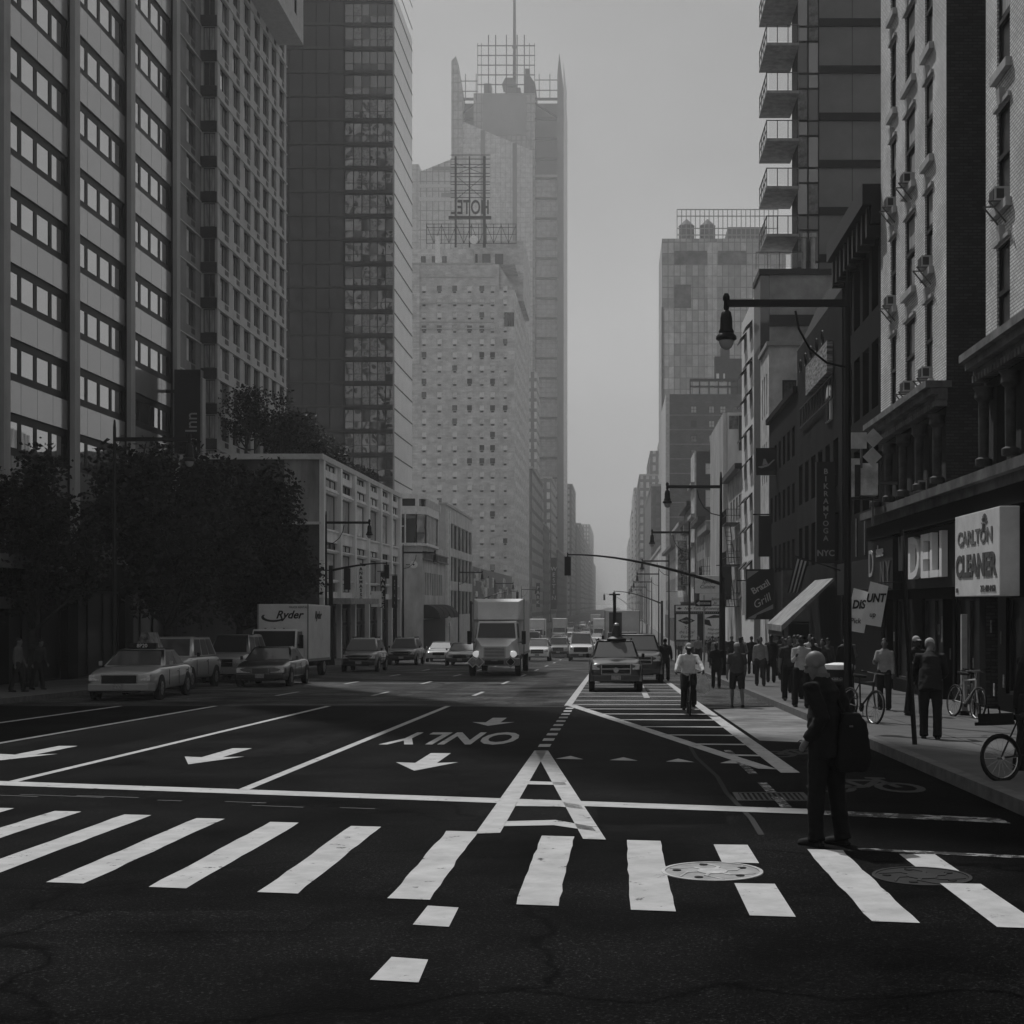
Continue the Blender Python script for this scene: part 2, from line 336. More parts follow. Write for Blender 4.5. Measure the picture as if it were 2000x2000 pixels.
for i in range(10): dots.append([(-1.33,y),(-1.13,y),(-1.13,y+.62),(-1.33,y+.62)]); y += 1.42
dots += [[(-1.31,9.2),(-1.07,9.13),(-1.08,9.78),(-1.3,9.85)], [(-1.33,7.72),(-1.06,7.66),(-1.08,8.2),(-1.3,8.27)]]
mark('dotted_line', dots)
def tri(x, y): return [(x-.21, y), (x+.21, y-.1), (x, y+.52)]
mark('yield_triangle', [tri(-.72,21.75), tri(.1,21.5), tri(.93,21.25), tri(1.72,21.0)])
dg = lambda y: -1.25+(38.8-y)/(38.8-20.2)*3.35
rl = lambda y: 2.36-(y-19.6)*.0075
gore = [[(-1.42,38.6),(-1.22,38.6),(-1.22,92),(-1.42,92)], [(dg(38.8)-.12,38.8),(dg(38.8)+.14,38.9),(dg(20)+.1,20.0),(dg(20)-.16,20.1)],
        [(rl(62)-.1,62),(rl(62)+.1,62),(rl(19.6)+.13,19.5),(rl(19.6)-.13,19.5)], [(.82,43.5),(1.0,43.5),(1.0,66),(.82,66)]]
for y in (22.3,24.6,26.9,29.4,31.9,34.3,36.7,39.1,41.7,44.6,47.4,50.2,53,56,59): gore.append([(max(dg(y),-1.25), y), (rl(y), y-.15), (rl(y), y+.13), (max(dg(y),-1.25), y+.26)])
mark('gore_hatching', gore, PAINT, .0075)
# worn bicycle symbols and the faded bike lane line
def bike_mark(cx, cy, sx=1, sy=2.0):
    ps = []
    for wx in (-.42, .42):
        n = 16; ring = []
        for k in range(n):
            a0, a1 = 2*math.pi*k/n, 2*math.pi*(k+1)/n
            ps.append([(cx+sx*(wx+r*math.cos(a)), cy+sy*(r*math.sin(a))) for r, a in ((.3,a0),(.3,a1),(.2,a1),(.2,a0))])
    for (ax,ay),(bx,by) in (((-.42,0),(-.12,.45)),((-.12,.45),(.3,.42)),((.3,.42),(0,.02)),((0,.02),(-.12,.45)),((.42,0),(.3,.55)),((0,.02),(-.42,0)),((.2,.6),(.45,.56))):
        d = Vector((bx-ax, by-ay)).normalized()*.05; n = Vector((-d.y, d.x))
        ps.append([(cx+sx*(ax+n.x), cy+sy*(ay+n.y)), (cx+sx*(bx+n.x), cy+sy*(by+n.y)), (cx+sx*(bx-n.x), cy+sy*(by-n.y)), (cx+sx*(ax-n.x), cy+sy*(ay-n.y))])
    return ps
mark('bicycle_symbol', bike_mark(2.95, 22.6), FADE); mark('bicycle_symbol', bike_mark(3.05, 17.6), FADE)
mark('bike_lane_line', [[(1.78,15.5),(1.9,15.5),(1.9,18.2),(1.78,18.2)],[(1.78,19.3),(1.9,19.3),(1.86,23.4),(1.74,23.4)]], WORN)
b = MB().mat(M('tar_seam', .009, .8, .1)); b.poly([rp(-16.9,39.1,.003), rp(4.1,37.5,.003), rp(4.1,37.9,.003), rp(-16.9,39.6,.003)])
pts = [(1.35,13.4),(1.37,14.6),(1.30,17),(1.33,19),(1.22,22),(1.25,26)]
for (a, c), (d, e) in zip(pts, pts[1:]): b.poly([rp(a-.03,c,.003), rp(a+.03,c,.003), rp(d+.03,e,.003), rp(d-.03,e,.003)])
tag(b.build('tar_seam'), kind='structure')
pm = [[(-.6+jit(3.5), y+jit(1)) ] for y in range(8, 24) for _ in range(7)]
sp = []
for (p,), in [(q,) for q in pm]:
    a = random.uniform(.008, .03); sp.append([(p[0], p[1]), (p[0]+a, p[1]-.01), (p[0]+a*1.2, p[1]+.03), (p[0]+.005, p[1]+.03)])

# utility cuts and repairs in the asphalt
A4 = asphalt('asphalt_patch_old', .055); A2, A3 = asphalt('asphalt_patch_dark', .0028), asphalt('asphalt_patch_pale', .012)
for k, (x0, x1, y0, y1, m_) in enumerate(((-9.5,-6.9,8.2,10.2,A2), (3.0,8,7.6,9.4,A3), (-.2,1.1,14.2,15.6,A2), (-5.9,-5.0,22,37,A3), (-10.2,-8.6,24.5,34,A2), (-3.9,-2.0,9.0,9.7,A3), (-16,-4.6,39.8,41.2,A4), (-3.2,-2.0,41,62,A4), (-6.6,-5.6,44,70,A4))):
    n = 5; pts = [(x0+jit(.05)+(x1-x0)*i/n, y0+jit(.05)) for i in range(n+1)]+[(x1+jit(.05)-(x1-x0)*i/n, y1+jit(.06)) for i in range(n+1)]
    mark('asphalt_patch', [pts] if y1-y0 < 3 else [[(x0+jit(.03), a), (x1+jit(.03), a), (x1, a+1.0), (x0, a+1.0)] for a in range(int(y0), int(y1))], m_, .0022)
# manhole covers and a drain grate
def manhole(name, x, y, rad, m, rim, label):
    o = MB(); z = gz(y)
    o.mat(rim).lathe([(rad*.93,.0),(rad*.93,.012),(rad,.012),(rad,-.05)], n=40)
    b = o.build('rim', None); e = empty(name, (x, y, z+.001), 0, label, 'manhole cover'); b.parent = e
    c = MB().mat(m).lathe([(rad*.92,-.03),(rad*.92,.007)], n=40); c.build('cover', e)
    q = MB().mat(rim)
    for k in range(6):
        a = k*math.pi/3+.2; ca, sa = math.cos(a), math.sin(a); n = Vector((-sa, ca, 0))*.016
        pts = [Vector((ca*.12, sa*.12, .012)), Vector((ca*rad*.5, sa*rad*.5, .012)), Vector((math.cos(a+.5)*rad*.85, math.sin(a+.5)*rad*.85, .012))]
        for p, s_ in zip(pts, pts[1:]): q.hexa([p-n-Vector((0,0,.008)), p+n-Vector((0,0,.008)), s_+n-Vector((0,0,.008)), s_-n-Vector((0,0,.008))], [p-n, p+n, s_+n, s_-n])
    q.lathe([(.12,.004),(.12,.013),(.08,.013)], n=14); q.build('rib', e)
    for k in range(5): a = k*1.256+.5; MB().mat(M('hole_black', .004, .9, 0)).lathe([(.035,.005),(.035,.0125)], (math.cos(a)*rad*.7, math.sin(a)*rad*.7, 0), n=8).build('pick_hole', e)
manhole('manhole_cover', .75, 11.28, .4, M('worn_iron', .33, .6, .2, 6), M('worn_iron_rim', .5, .6, .2, 6), 'pale worn round manhole cover set between two crosswalk stripes')
manhole('manhole_cover', 2.35, 11.05, .38, M('dark_iron', .006, .6, .2, 6), M('dark_iron_rim', .014, .6, .2, 6), 'dark round manhole cover lying across the rightmost crosswalk stripe')
e = empty('drain_grate', (1.78, 16.55, gz(16.55)+.002), 0, 'dark slotted iron drain grate in the road behind the bald man', 'drain grate')
f_ = MB().mat(M('grate_iron', .05, .6, .2)); f_.box(-.42,.42,-.36,-.3,-.05,.012).box(-.42,.42,.3,.36,-.05,.012).box(-.42,-.36,-.3,.3,-.05,.012).box(.36,.42,-.3,.3,-.05,.012); f_.build('frame', e)
f_ = MB().mat(MATS['grate_iron']); [f_.box(-.36+.06*i+.012,-.36+.06*i+.04,-.3,.3,-.05,.009) for i in range(12)]; f_.build('bar', e)
MB().mat(M('hole_black')).box(-.36,.36,-.3,.3,-.06,.003).build('pit', e)
# ---------------------------------------------------------------- facades: walls with real openings, windows set back in them
FACE = {'E': (lambda pl,u,z,w: (pl-w, u, z), R(90)), 'W': (lambda pl,u,z,w: (pl+w, u, z), R(-90)), 'N': (lambda pl,u,z,w: (u, pl+w, z), 0.0), 'S': (lambda pl,u,z,w: (u, pl-w, z), R(180))}
def wall(mb, face, pl, u0, u1, z0, z1, holes=(), reveal=.18, back=None):
    fn = FACE[face][0]; P = lambda u, z, w=0: fn(pl, u, z, w)
    us = sorted({u0, u1}|{round(h[i],4) for h in holes for i in (0,1) if u0 < h[i] < u1}); zs = sorted({z0, z1}|{round(h[i],4) for h in holes for i in (2,3) if z0 < h[i] < z1})
    hb = [(round(h[0],4), round(h[1],4), round(h[2],4), round(h[3],4)) for h in holes]
    for a, b in zip(zs, zs[1:]):
        zm = (a+b)/2; row = [h for h in hb if h[2] < zm < h[3]]; run = None
        for c, d in zip(us, us[1:]):
            um = (c+d)/2
            if any(h[0] < um < h[1] for h in row):
                if run is not None: mb.quad(P(run,a), P(c,a), P(c,b), P(run,b)); run = None
            elif run is None: run = c
        if run is not None: mb.quad(P(run,a), P(u1,a), P(u1,b), P(run,b))
    for h in hb:
        a, b, c, d = h
        mb.quad(P(a,c), P(a,c,reveal), P(a,d,reveal), P(a,d)); mb.quad(P(b,c), P(b,c,reveal), P(b,d,reveal), P(b,d))
        mb.quad(P(a,c), P(b,c), P(b,c,reveal), P(a,c,reveal)); mb.quad(P(a,d), P(b,d), P(b,d,reveal), P(a,d,reveal))
    return mb
GL_REF = glassmat('glass_reflecting', .02, .78, .02, .015, .35)
GL_SHOP = glassmat('shop_glass', .004, .07, .05)
GL_DARK = glassmat('glass_dark', .006, .25, .04, .01, .5)
GL_MID = glassmat('glass_half_mirror', .02, .65, .03, .02, .5)
CURT = M('curtain', .42, .8, .35, 5, streak=.1)
FR_DARK = M('frame_dark', .012, .5, .1); FR_WHITE = M('frame_white', .55, .6, .1); FR_GREY = M('frame_grey', .12, .5, .1)
def win_panes(n, frame, glass, ft=.06, mid=None, dep=.07):
    def f(w, h, k):
        b = MB().mat(glass if not isinstance(glass, list) else glass[k % len(glass)]); b.box(-w/2+ft, w/2-ft, 0, .02, ft, h-ft)
        b.mat(frame); b.box(-w/2, w/2, -dep, .0195, 0, ft).box(-w/2, w/2, -dep, .0195, h-ft, h)
        for i in range(n+1):
            x = -w/2+ft/2+(w-ft)*i/n; b.box(x-ft/2, x+ft/2, -dep*.98, .019, ft, h-ft)
        if mid: b.box(-w/2+ft, w/2-ft, -dep*.6, .018, h*mid-ft*.4, h*mid+ft*.4)
        return b
    return f
WT = {}
def windows(parent, org, lst, style, name='window', maxn=100, nvar=3, group_label=None):
    """lst of (face, plane, u0, u1, z0, z1, depth). The hundred that show largest are parts, the rest one part."""
    def size(l):
        p = Vector(FACE[l[0]][0](l[1], (l[2]+l[3])/2, (l[4]+l[5])/2, 0)); d = (p-cam.location).length
        return (l[3]-l[2])*(l[5]-l[4])/(d*d)*(abs(p.x)/d if l[0] != 'N' else 1)
    def infr(l):
        p = Vector(FACE[l[0]][0](l[1], (l[2]+l[3])/2, (l[4]+l[5])/2, 0)); px = VX+p.x/p.y*F; py = VY-(p.z-HC)/p.y*F
        return -40 < px < 2040 and -40 < py < 2040
    lst = sorted(lst, key=lambda l: (not infr(l), -size(l))); rest = MB(); n = 0
    for i, (face, pl, u0, u1, z0, z1, dep) in enumerate(lst):
        k = random.randrange(nvar); fn, rz = FACE[face]
        p = Vector(fn(pl, (u0+u1)/2, z0, dep))-Vector(org)
        if n < maxn:
            key = (id(style), round(u1-u0,2), round(z1-z0,2), k)
            if key not in WT: WT[key] = style(u1-u0, z1-z0, k).mesh(name)
            put(name, WT[key], parent, p, rz); n += 1
        else:
            Mx = Matrix.Translation(p) @ Matrix.Rotation(rz, 4, 'Z'); rest.join(style(u1-u0, z1-z0, k), lambda v: Mx @ v)
    if rest.v: tag(rest.build(name, parent), kind='stuff')
def building(name, label, org, cat='building', group=None): return empty(name, org, 0, label, cat, group)
def part(mb, name, parent, smooth=None, bevel=None, label=None):
    o = mb.build(name, parent, tuple(parent.location), smooth, bevel)
    if label: o['label'] = label
    return o
def shell(mb, x0, x1, y0, y1, z0, z1, skip=''):   # the plain sides and roof of a block
    if 'W' not in skip: mb.quad((x0,y0,z0),(x0,y1,z0),(x0,y1,z1),(x0,y0,z1))
    if 'E' not in skip: mb.quad((x1,y0,z0),(x1,y1,z0),(x1,y1,z1),(x1,y0,z1))
    if 'N' not in skip: mb.quad((x0,y0,z0),(x1,y0,z0),(x1,y0,z1),(x0,y0,z1))
    if 'S' not in skip: mb.quad((x0,y1,z0),(x1,y1,z0),(x1,y1,z1),(x0,y1,z1))
    if 'T' not in skip: mb.quad((x0,y0,z1),(x1,y0,z1),(x1,y1,z1),(x0,y1,z1))
    return mb
def regular(face, pl, us, zs, w, h, dep): return [(face, pl, u-w/2, u+w/2, z, z+h, dep) for u in us for z in zs]
def rng(a, b, n): return [a+(b-a)*i/(n-1) for i in range(n)] if n > 1 else [a]
# ---------------------------------------------------------------- buildings on the left side of the avenue
def gridmat(key, v, line, gw, gh, lw=.06, var=.06, rough=.6, metal=0.0):
    m = brickmat(key, v, line, gw, gh, var, lw, .05); p = m.node_tree.nodes['Principled BSDF']; p.inputs['Roughness'].default_value = rough; p.inputs['Metallic'].default_value = metal
    for n in m.node_tree.nodes:
        if n.type == 'TEX_BRICK': n.offset = 0
    return m
BLK = M('black_metal', .01, .45, .1); WHT = M('white_paint', .85, .6, .1); DK = M('dark_stone', .03, .8, .2); MIDG = M('grey_stone', .2, .85, .2, 1)
ROOF = M('roof_tar', .05, .9, .2)
# --- slab hotel with banded windows, nearest on the left
b = building('slab_building', 'pale banded office block with four pane window strips, nearest at the left edge', (-22, 30, gz(45)))
o = tuple(b.location); piers = [37.9+6.68*i for i in range(6)]; zs = [20.99+2.74*k for k in range(-6, 5)]
ZT = 34.6; GREYW = M('facade_grey', .3, .7, .1, 1); WSTRIP = win_panes(4, FR_DARK, [GL_REF, GL_REF, GL_REF], .3, None, .02)
mb = MB().mat(GREYW); hol = []; wl = []
for i in range(5):
    u0, u1 = piers[i]+.33, piers[i+1]-.33
    for z in zs: wl.append(('E', -22.12, u0, u1, z, z+1.55, .05))
mb.mat(M('frame_wall', .05, .7, .1)); wall(mb, 'E', -22.12, piers[0], piers[-1], 4.3, ZT-.4, [(l[2], l[3], l[4], l[5]) for l in wl], .1)
mb.mat(GREYW); mb.box(-22.3, -22.0, 30, piers[0]-.4, gz(30)-.5, ZT); wall(mb, 'E', -22, piers[0]-.4, piers[-1]+.4, ZT-.4, ZT+.5)
shell(mb, -50, -22, 30, piers[-1]+.4, gz(60)-1, ZT, 'E'); part(mb, 'wall', b)
SPM = glassmat('spandrel_glass', .2, .42, .12, .008, .25)
sm = None
for l in wl:                                       # four flush panels under every window strip
    if sm is None:
        q = MB(); wd = l[3]-l[2]
        for k in range(4): q.mat(SPM).box(-wd/2+wd*k/4+.012, -wd/2+wd*(k+1)/4-.012, 0, .05, 0, 1.16)
        sm = q.mesh('spandrel_panel')
    put('spandrel_panel', sm, b, Vector((-22.07, (l[2]+l[3])/2, l[4]-1.18))-Vector(o), R(90))
windows(b, o, wl, WSTRIP, nvar=1)
pm_ = M('pilaster_concrete', .42, .8, .15, .7, streak=.3)
for y in piers:
    q = MB().mat(pm_); q.box(-22.2, -21.8, y-.28, y+.28, 3.6, ZT); q.mat(FR_DARK).box(-22.2, -22.0, y-.33, y-.281, 4.3, ZT-.5); part(q, 'pilaster', b)
q = MB().mat(M('base_black', .006, .7, .2, spec=.1)); wall(q, 'E', -22.0, piers[0], piers[-1]+.4, gz(70)-.5, 3.6, [(piers[i]+.6, piers[i+1]-.5, -1.2, 2.4) for i in range(5)], .4); part(q, 'ground_floor', b)
windows(b, o, [('E', -22, piers[i]+.6, piers[i+1]-.5, -1.2, 2.4, .35) for i in range(5)], win_panes(3, FR_DARK, [GL_SHOP], .1), 'shop_window')
q = MB().mat(M('canopy_grey', .16, .6, .2)); q.box(-22, -19.9, 42.0, 53.2, 3.05, 3.5); part(q, 'canopy', b)
q = MB().mat(MATS['canopy_grey']); q.box(-22, -20.6, 42.0, 49.2, 1.7, 2.1); part(q, 'awning', b)
# --- blade sign hung on that block
s = empty('blade_sign', (-21.6, 70.2, 7.0), 0, 'tall dark vertical inn sign hung on the banded block', 'sign')
q = MB().mat(M('sign_dark', .022, .5, .15)); q.box(0, 1.28, -.25, .25, 2.2, 12.55-7+.55+7.2-7); q.build('panel', s)
q = MB().mat(M('sign_edge', .3, .5, .1)); q.box(1.28, 1.38, -.27, .27, 1.9, 5.9); q.build('edge_trim', s)
tb = text_mb('Garden Inn', .82, M('sign_letter', .38, .6, 0), .04); rot = Matrix.Rotation(-R(90), 4, 'Y')
MB().join(tb, lambda v: rot @ v).build('lettering', s, loc=(.86, -.28, 2.35))
q = MB().mat(BLK); q.box(-.5, 0, -.06, .06, 5.2, 5.35).box(-.5, 0, -.06, .06, 2.5, 2.65); q.build('bracket', s)
# --- apartment tower set back behind
b = building('apartment_tower', 'tall pale apartment tower with stepped brick corner and narrow windows', (-31, 111.3, -3)); o = tuple(b.location)
TW = M('tower_wall', .45, .8, .12, .5); TB = brickmat('tower_dark_brick', .045, .03)
fz = [44.85-2.74*k for k in range(-5, 15)]
ys = [(112.0,114.6),(115.7,117.9),(119.1,121.3),(122.4,124.5),(125.6,127.6),(128.7,130.5),(131.7,133.6)]
wl = [('E', -31, a, c, z, z+1.85, .22) for a, c in ys for z in fz]
def apt(w, h, k):
    q = MB().mat([CURT, M('blind_pale', .55, .8, .1), GL_MID][k]).box(-w/2+.05, w*.05, 0, .02, .05, h-.05)
    q.mat(GL_DARK).box(w*.09, w/2-.05, 0, .02, .05, h-.05)
    q.mat(FR_DARK).box(-w/2, w/2, -.05, .019, 0, .06).box(-w/2, w/2, -.05, .019, h-.06, h).box(w*.05, w*.09, -.05, .019, .06, h-.06)
    q.mat(FR_DARK).box(w*.02, w*.42, -.24, -.205, -.5, -.12)
    return q
mb = MB().mat(TW); wall(mb, 'E', -31, 111.3, 134.4, 2, 82, [l[2:6] for l in wl], .22)
shell(mb, -60, -31, 111.3, 134.4, -4, 82, 'ENS'); wall(mb, 'N', 111.3, -32.3, -31, 2, 82, [(-32.12, -31.2, z, z+1.85) for z in fz], .2)
sw = [('S', 134.4, x, x+2.2, z, z+1.85, .2) for x in (-34,-37.2,-40.4,-43.6,-46.8,-50,-53.2) for z in fz+[44.85+2.74*k for k in range(6, 13)]]
wall(mb, 'S', 134.4, -60, -31, 2, 82, [l[2:6] for l in sw], .22)
part(mb, 'wall', b); windows(b, o, wl, apt); windows(b, o, sw, apt, 'south_window', maxn=40)
windows(b, o, [('N', 111.3, -32.12, -31.2, z, z+1.85, .15) for z in fz], win_panes(2, FR_GREY, [GL_DARK, CURT, CURT], .07), 'corner_window')
for z in fz: part(MB().mat(TB).box(-32.3, -31.05, 111.16, 111.295, z-.85, z-.03), 'corner_spandrel', b)
q = MB().mat(M('string_course', .5, .7, .1))
for z in fz: q.box(-31.01, -30.9, 111.15, 134.5, z-.9, z-.82); q.box(-32.28, -32.2, 102, 111.29, z-.9, z-.82)
part(q, 'string_course', b)
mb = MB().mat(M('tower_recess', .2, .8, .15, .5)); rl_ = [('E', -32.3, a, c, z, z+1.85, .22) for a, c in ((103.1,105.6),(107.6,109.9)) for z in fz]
wall(mb, 'E', -32.3, 101, 111.29, 2, 64, [l[2:6] for l in rl_], .22); shell(mb, -60, -32.3, 101, 111.29, -4, 64, 'ES'); part(mb, 'recessed_wall', b); part(shell(MB().mat(TW), -33.5, -32, 84, 95, -4, 138), 'unseen_shade_block', b)  # unseen thin block added beside the tower to shade the right pavement
windows(b, o, rl_, apt, 'recessed_window')
mb = MB().mat(M('overhang_panel', .4, .6, .1)); hl = [(113, 115.2, 54.6, 57), (122, 124, 54.6, 57), (127.5, 128.6, 54.6, 57)]
wall(mb, 'E', -28.7, 110, 131.2, 53, 63.5, hl, .2); shell(mb, -30.99, -28.7, 110, 131.2, 53, 63.5, 'EW'); mb.quad((-30.99,110,53),(-28.7,110,53),(-28.7,131.2,53),(-30.99,131.2,53)); part(mb, 'overhang', b)
windows(b, o, [('E', -28.7, *h, .15) for h in hl], win_panes(1, FR_DARK, [GL_DARK], .06), 'overhang_window')
# --- dark glass tower
b = building('glass_tower', 'dark glass tower with bright narrow street side behind the white corner block', (-28, 180, -4)); o = tuple(b.location)
TH = 79; fl = [74.5-3.0*k for k in range(-4, 27)]
mb = MB().mat(glassmat('tower_gloss', .008, .09, .05, .12, .25)); wall(mb, 'N', 180, -46, -34.25, -4, TH)
mb.mat(M('tower_stone', .05, .7, .2)); xs = [-34.2, -33.1, -32.05, -31.05, -30.1, -29.1, -28.08]
nl = []
for i in range(6):
    for z in fl[:-2]: nl.append(('N', 180, xs[i]+.06, xs[i+1]-.04, z+.4, z+2.75, .1))
wall(mb, 'N', 180, -34.25, -28, -4, TH, [l[2:6] for l in nl], .14); shell(mb, -46, -28, 180, 196, -4, TH, 'NE'); part(mb, 'wall', b)
def twin(w, h, k):
    gm = glassmat('tower_mirror', .01, .5, .02, .06, .45); ms = [gm, gm, M('tower_blind', .3, .6, .3, 3), gm, GL_DARK]
    a, c = ms[k], ms[(k*3+1) % 5]; q = MB().mat(a).box(-w/2, w/2, 0, .02, h*.38, h); q.mat(c).box(-w/2, w/2, 0, .02, 0, h*.35); q.mat(FR_GREY).box(-w/2, w/2, -.05, .02, h*.35, h*.38); return q
windows(b, o, nl, twin, nvar=5)
mb = MB().mat(M('tower_sky_sheen', .8, .35, .05, .5, metal=.4)); wall(mb, 'E', -28, 180, 196, -4, TH); part(mb, 'street_side', b)  # sky reflected in this side is put into a pale base colour
q = MB().mat(FR_DARK)
for z in fl: q.box(-28, -27.95, 180, 196, z-.12, z+.02)
part(q, 'floor_joint', b)
q = MB().mat(M('floor_band', .05, .6, .2))
for z in fl: q.box(-46, -28.02, 179.86, 180, z, z+.32)
part(q, 'floor_band', b)
q = MB().mat(BLK)
for x in (-44.6, -42.9, -41.2, -39.5, -37.8, -36.1, -34.3): q.box(x-.05, x+.05, 179.93, 179.99, -4, TH)
part(q, 'mullion', b)
q = MB().mat(M('corner_trim', .3, .5, .1)); q.box(-28.12, -27.93, 179.83, 179.99, -4, TH); part(q, 'corner_trim', b)
# --- white low corner block
b = building('white_corner_building', 'low white corner building with tall boarded windows and street level shops', (-22, 106, gz(110))); o = tuple(b.location)
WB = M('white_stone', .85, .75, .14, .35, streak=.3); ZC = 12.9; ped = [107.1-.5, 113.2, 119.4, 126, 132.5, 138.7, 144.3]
hol = []; big = []; small = []; att = []
for i in range(6):
    a, c = ped[i]+.75, ped[i+1]-.35
    att.append(('E', -22, a+.4, c-.8, 12.0, 12.5, .2)); small.append(('E', -22, a, c, 10.75, 11.45, .25)); big.append(('E', -22, a, c, 7.6, 10.3, .3))
    small.append(('E', -22, a, c, 6.05, 6.6, .25)); big.append(('E', -22, a, c, 3.75, 5.8, .3)); small.append(('E', -22, a, c, 2.8, 3.5, .3))
mb = MB().mat(WB); wall(mb, 'E', -22, 106, 144.6, 2.3, ZC-.35, [l[2:6] for l in big+small+att], .34); part(mb, 'wall', b)
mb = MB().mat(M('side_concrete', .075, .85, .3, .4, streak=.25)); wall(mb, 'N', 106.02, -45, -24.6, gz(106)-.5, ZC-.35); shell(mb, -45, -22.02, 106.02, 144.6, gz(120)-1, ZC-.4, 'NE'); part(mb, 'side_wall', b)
mb = MB().mat(M('corner_pier_stone', .3, .8, .35, .5, streak=.2)); wall(mb, 'N', 106, -24.6, -22, 7.95, ZC-.35); part(mb, 'corner_pier', b)
mb = MB().mat(brickmat('side_brick', .06, .035)); wall(mb, 'N', 106, -24.6, -22, gz(106)-.5, 7.94); part(mb, 'brick_wall', b)
q = MB().mat(M('cornice_white', .6, .7, .1)); q.box(-45, -21.7, 105.7, 145, ZC-.35, ZC+.05); q.box(-24.7, -21.86, 105.83, 106, 7.75, 7.95); part(q, 'cornice', b)
for y in ped:
    q = MB().mat(WB); q.box(-22, -21.72, y-.33, y+.33, 2.3, ZC-.36); q.box(-22.1, -21.74, y-.25, y+.25, gz(y)-.5, 2.29); part(q, 'pilaster', b)
q = MB().mat(WB)
for z in (10.45, 7.42, 5.9, 3.6, 2.32):
    for i in range(6): q.box(-22, -21.86, ped[i]+.34, ped[i+1]-.34, z, z+.1)
part(q, 'ledge', b)
BLND = [M('boarded_white', .78, .75, .2, 1.2), CURT, M('boarded_grey', .55, .75, .25, 1)]
windows(b, o, big, win_panes(1, FR_GREY, BLND, .1), 'tall_window'); windows(b, o, small+att, win_panes(3, FR_DARK, [GL_DARK, BLND[0], BLND[2]], .07), 'small_window')
mb = MB().mat(DK); sh = [('E', -22.35, ped[i]+.5, ped[i+1]-.4, z0, z1, .1) for i in range(6) for z0, z1 in ((-2.3, .1), (.35, 1.5))]
wall(mb, 'E', -22.35, 106, 144.6, gz(140)-.5, 2.3, [l[2:6] for l in sh], .1); part(mb, 'shopfront', b)
windows(b, o, sh, win_panes(3, M('shop_frame', .12, .6, .2), [GL_SHOP], .08), 'shop_window')
q = MB().mat(M('canopy_pale', .3, .7, .2)); q.box(-22, -19.9, 107.2, 119.8, 1.85, 2.3); part(q, 'canopy', b)
def hang_sign(label, y, z0, z1, wdt, m, txt=None, tm=None, ts=.5, stack=True, x=-21.7):
    s = empty('hanging_sign', (x, y, z0), 0, label, 'sign'); MB().mat(m).box(0, wdt, -.08, .08, 0, z1-z0).build('panel', s)
    MB().mat(BLK).box(-.3, wdt, -.03, .03, z1-z0+.03, z1-z0+.1).build('bracket', s)
    if txt: lettering('\n'.join(txt) if stack else txt, ts, tm, s, (wdt/2, -.1, (z1-z0)/2), depth=.03, bold=.01)
    return s
SGD = M('sign_black', .012, .5, .1); SGW = M('sign_white', .85, .6, .08); LTW = M('letter_white', .7, .6, 0); LTD = M('letter_dark', .02, .6, 0)
hang_sign('plain dark vertical banner on the white corner building', 114.0, 3.0, 4.7, .5, SGD)
hang_sign('white vertical sign with dark stacked letters on the white building', 119.5, 2.4, 5.0, .75, SGW, 'TAN&MASSO', LTD, .36)
hang_sign('dark vertical sign with pale stacked letters on the white building', 131.6, 1.5, 4.8, .45, SGD, ' NAPLES', LTW, .5)
hang_sign('dark dotted vertical sign nearest the far end of the white building', 138.4, 1.5, 4.6, .5, SGD, '::: : :', LTW, .35)
s = empty('sign_board', (-21.7, 126.6, 1.5), 0, 'small white sign board on the white building above the shop doors', 'sign'); MB().mat(SGW).box(0, .9, -.05, .05, .1, 1.5).build('panel', s); MB().mat(BLK).box(-.3, 0, -.03, .03, 1.2, 1.3).build('bracket', s)
# --- drum fronted corner building with the dark A sign
b = building('drum_front_building', 'pale corner building with glazed white framed upper storey and arched awnings', (-22, 162, gz(165))); o = tuple(b.location)
CS = M('pale_stucco', .6, .8, .22, .5, streak=.4); vw = [('E', -22, 164+2.15*i, 165.4+2.15*i, 2.9, 5.5, .3) for i in range(8)]
mb = MB().mat(CS); wall(mb, 'N', 162, -30, -22, gz(162)-.5, 8.7, [(-24.9,-24.3,-1.5,1.5)], .2); wall(mb, 'E', -22, 162, 184, gz(170)-.5, 8.7, [l[2:6] for l in vw], .3); shell(mb, -30, -22, 162, 184, gz(170)-1, 8.7, 'NE'); part(mb, 'wall', b)
windows(b, o, vw, win_panes(1, FR_DARK, [GL_DARK], .05), 'tall_window')
zb, zt = 8.75, 12.0; ring = [(-30, 161.4), (-22.6, 161.4), (-21.7, 162.6), (-21.6, 172), (-22, 176)]
q = MB().mat(GL_MID)
for (a, c), (d, e) in zip(ring, ring[1:]): q.quad((a,c,zb),(d,e,zb),(d,e,zt),(a,c,zt))
part(q, 'glazing', b)
q = MB().mat(WHT)
for (a, c), (d, e) in zip(ring, ring[1:]):
    n = max(1, int(math.dist((a,c),(d,e))/1.1))
    for k in range(n+1): x, y = a+(d-a)*k/n, c+(e-c)*k/n; q.box(x-.07, x+.07, y-.07, y+.07, zb, zt)
q.tube([(-29.5,161.3,zb+.2),(-28.6,161.3,zt-.2)], .06, 5).tube([(-25.2,161.3,zt-.1),(-24.4,161.3,zb+.1)], .06, 5).tube([(-26.4,161.3,zb+1.5),(-24,161.3,zb+1.9)], .06, 5)
part(q, 'frame', b)
q = MB().mat(WHT); base = [(-30,161.2),(-22.5,161.2),(-21.5,162.5),(-21.4,172.2),(-22,176.2),(-30,176)]
for z0, z1 in ((zb-.3, zb), (zt, zt+.9), (zt+1.75, zt+2.3)): q.prism([(x, y, z0) for x, y in base], (0, 0, z1-z0))
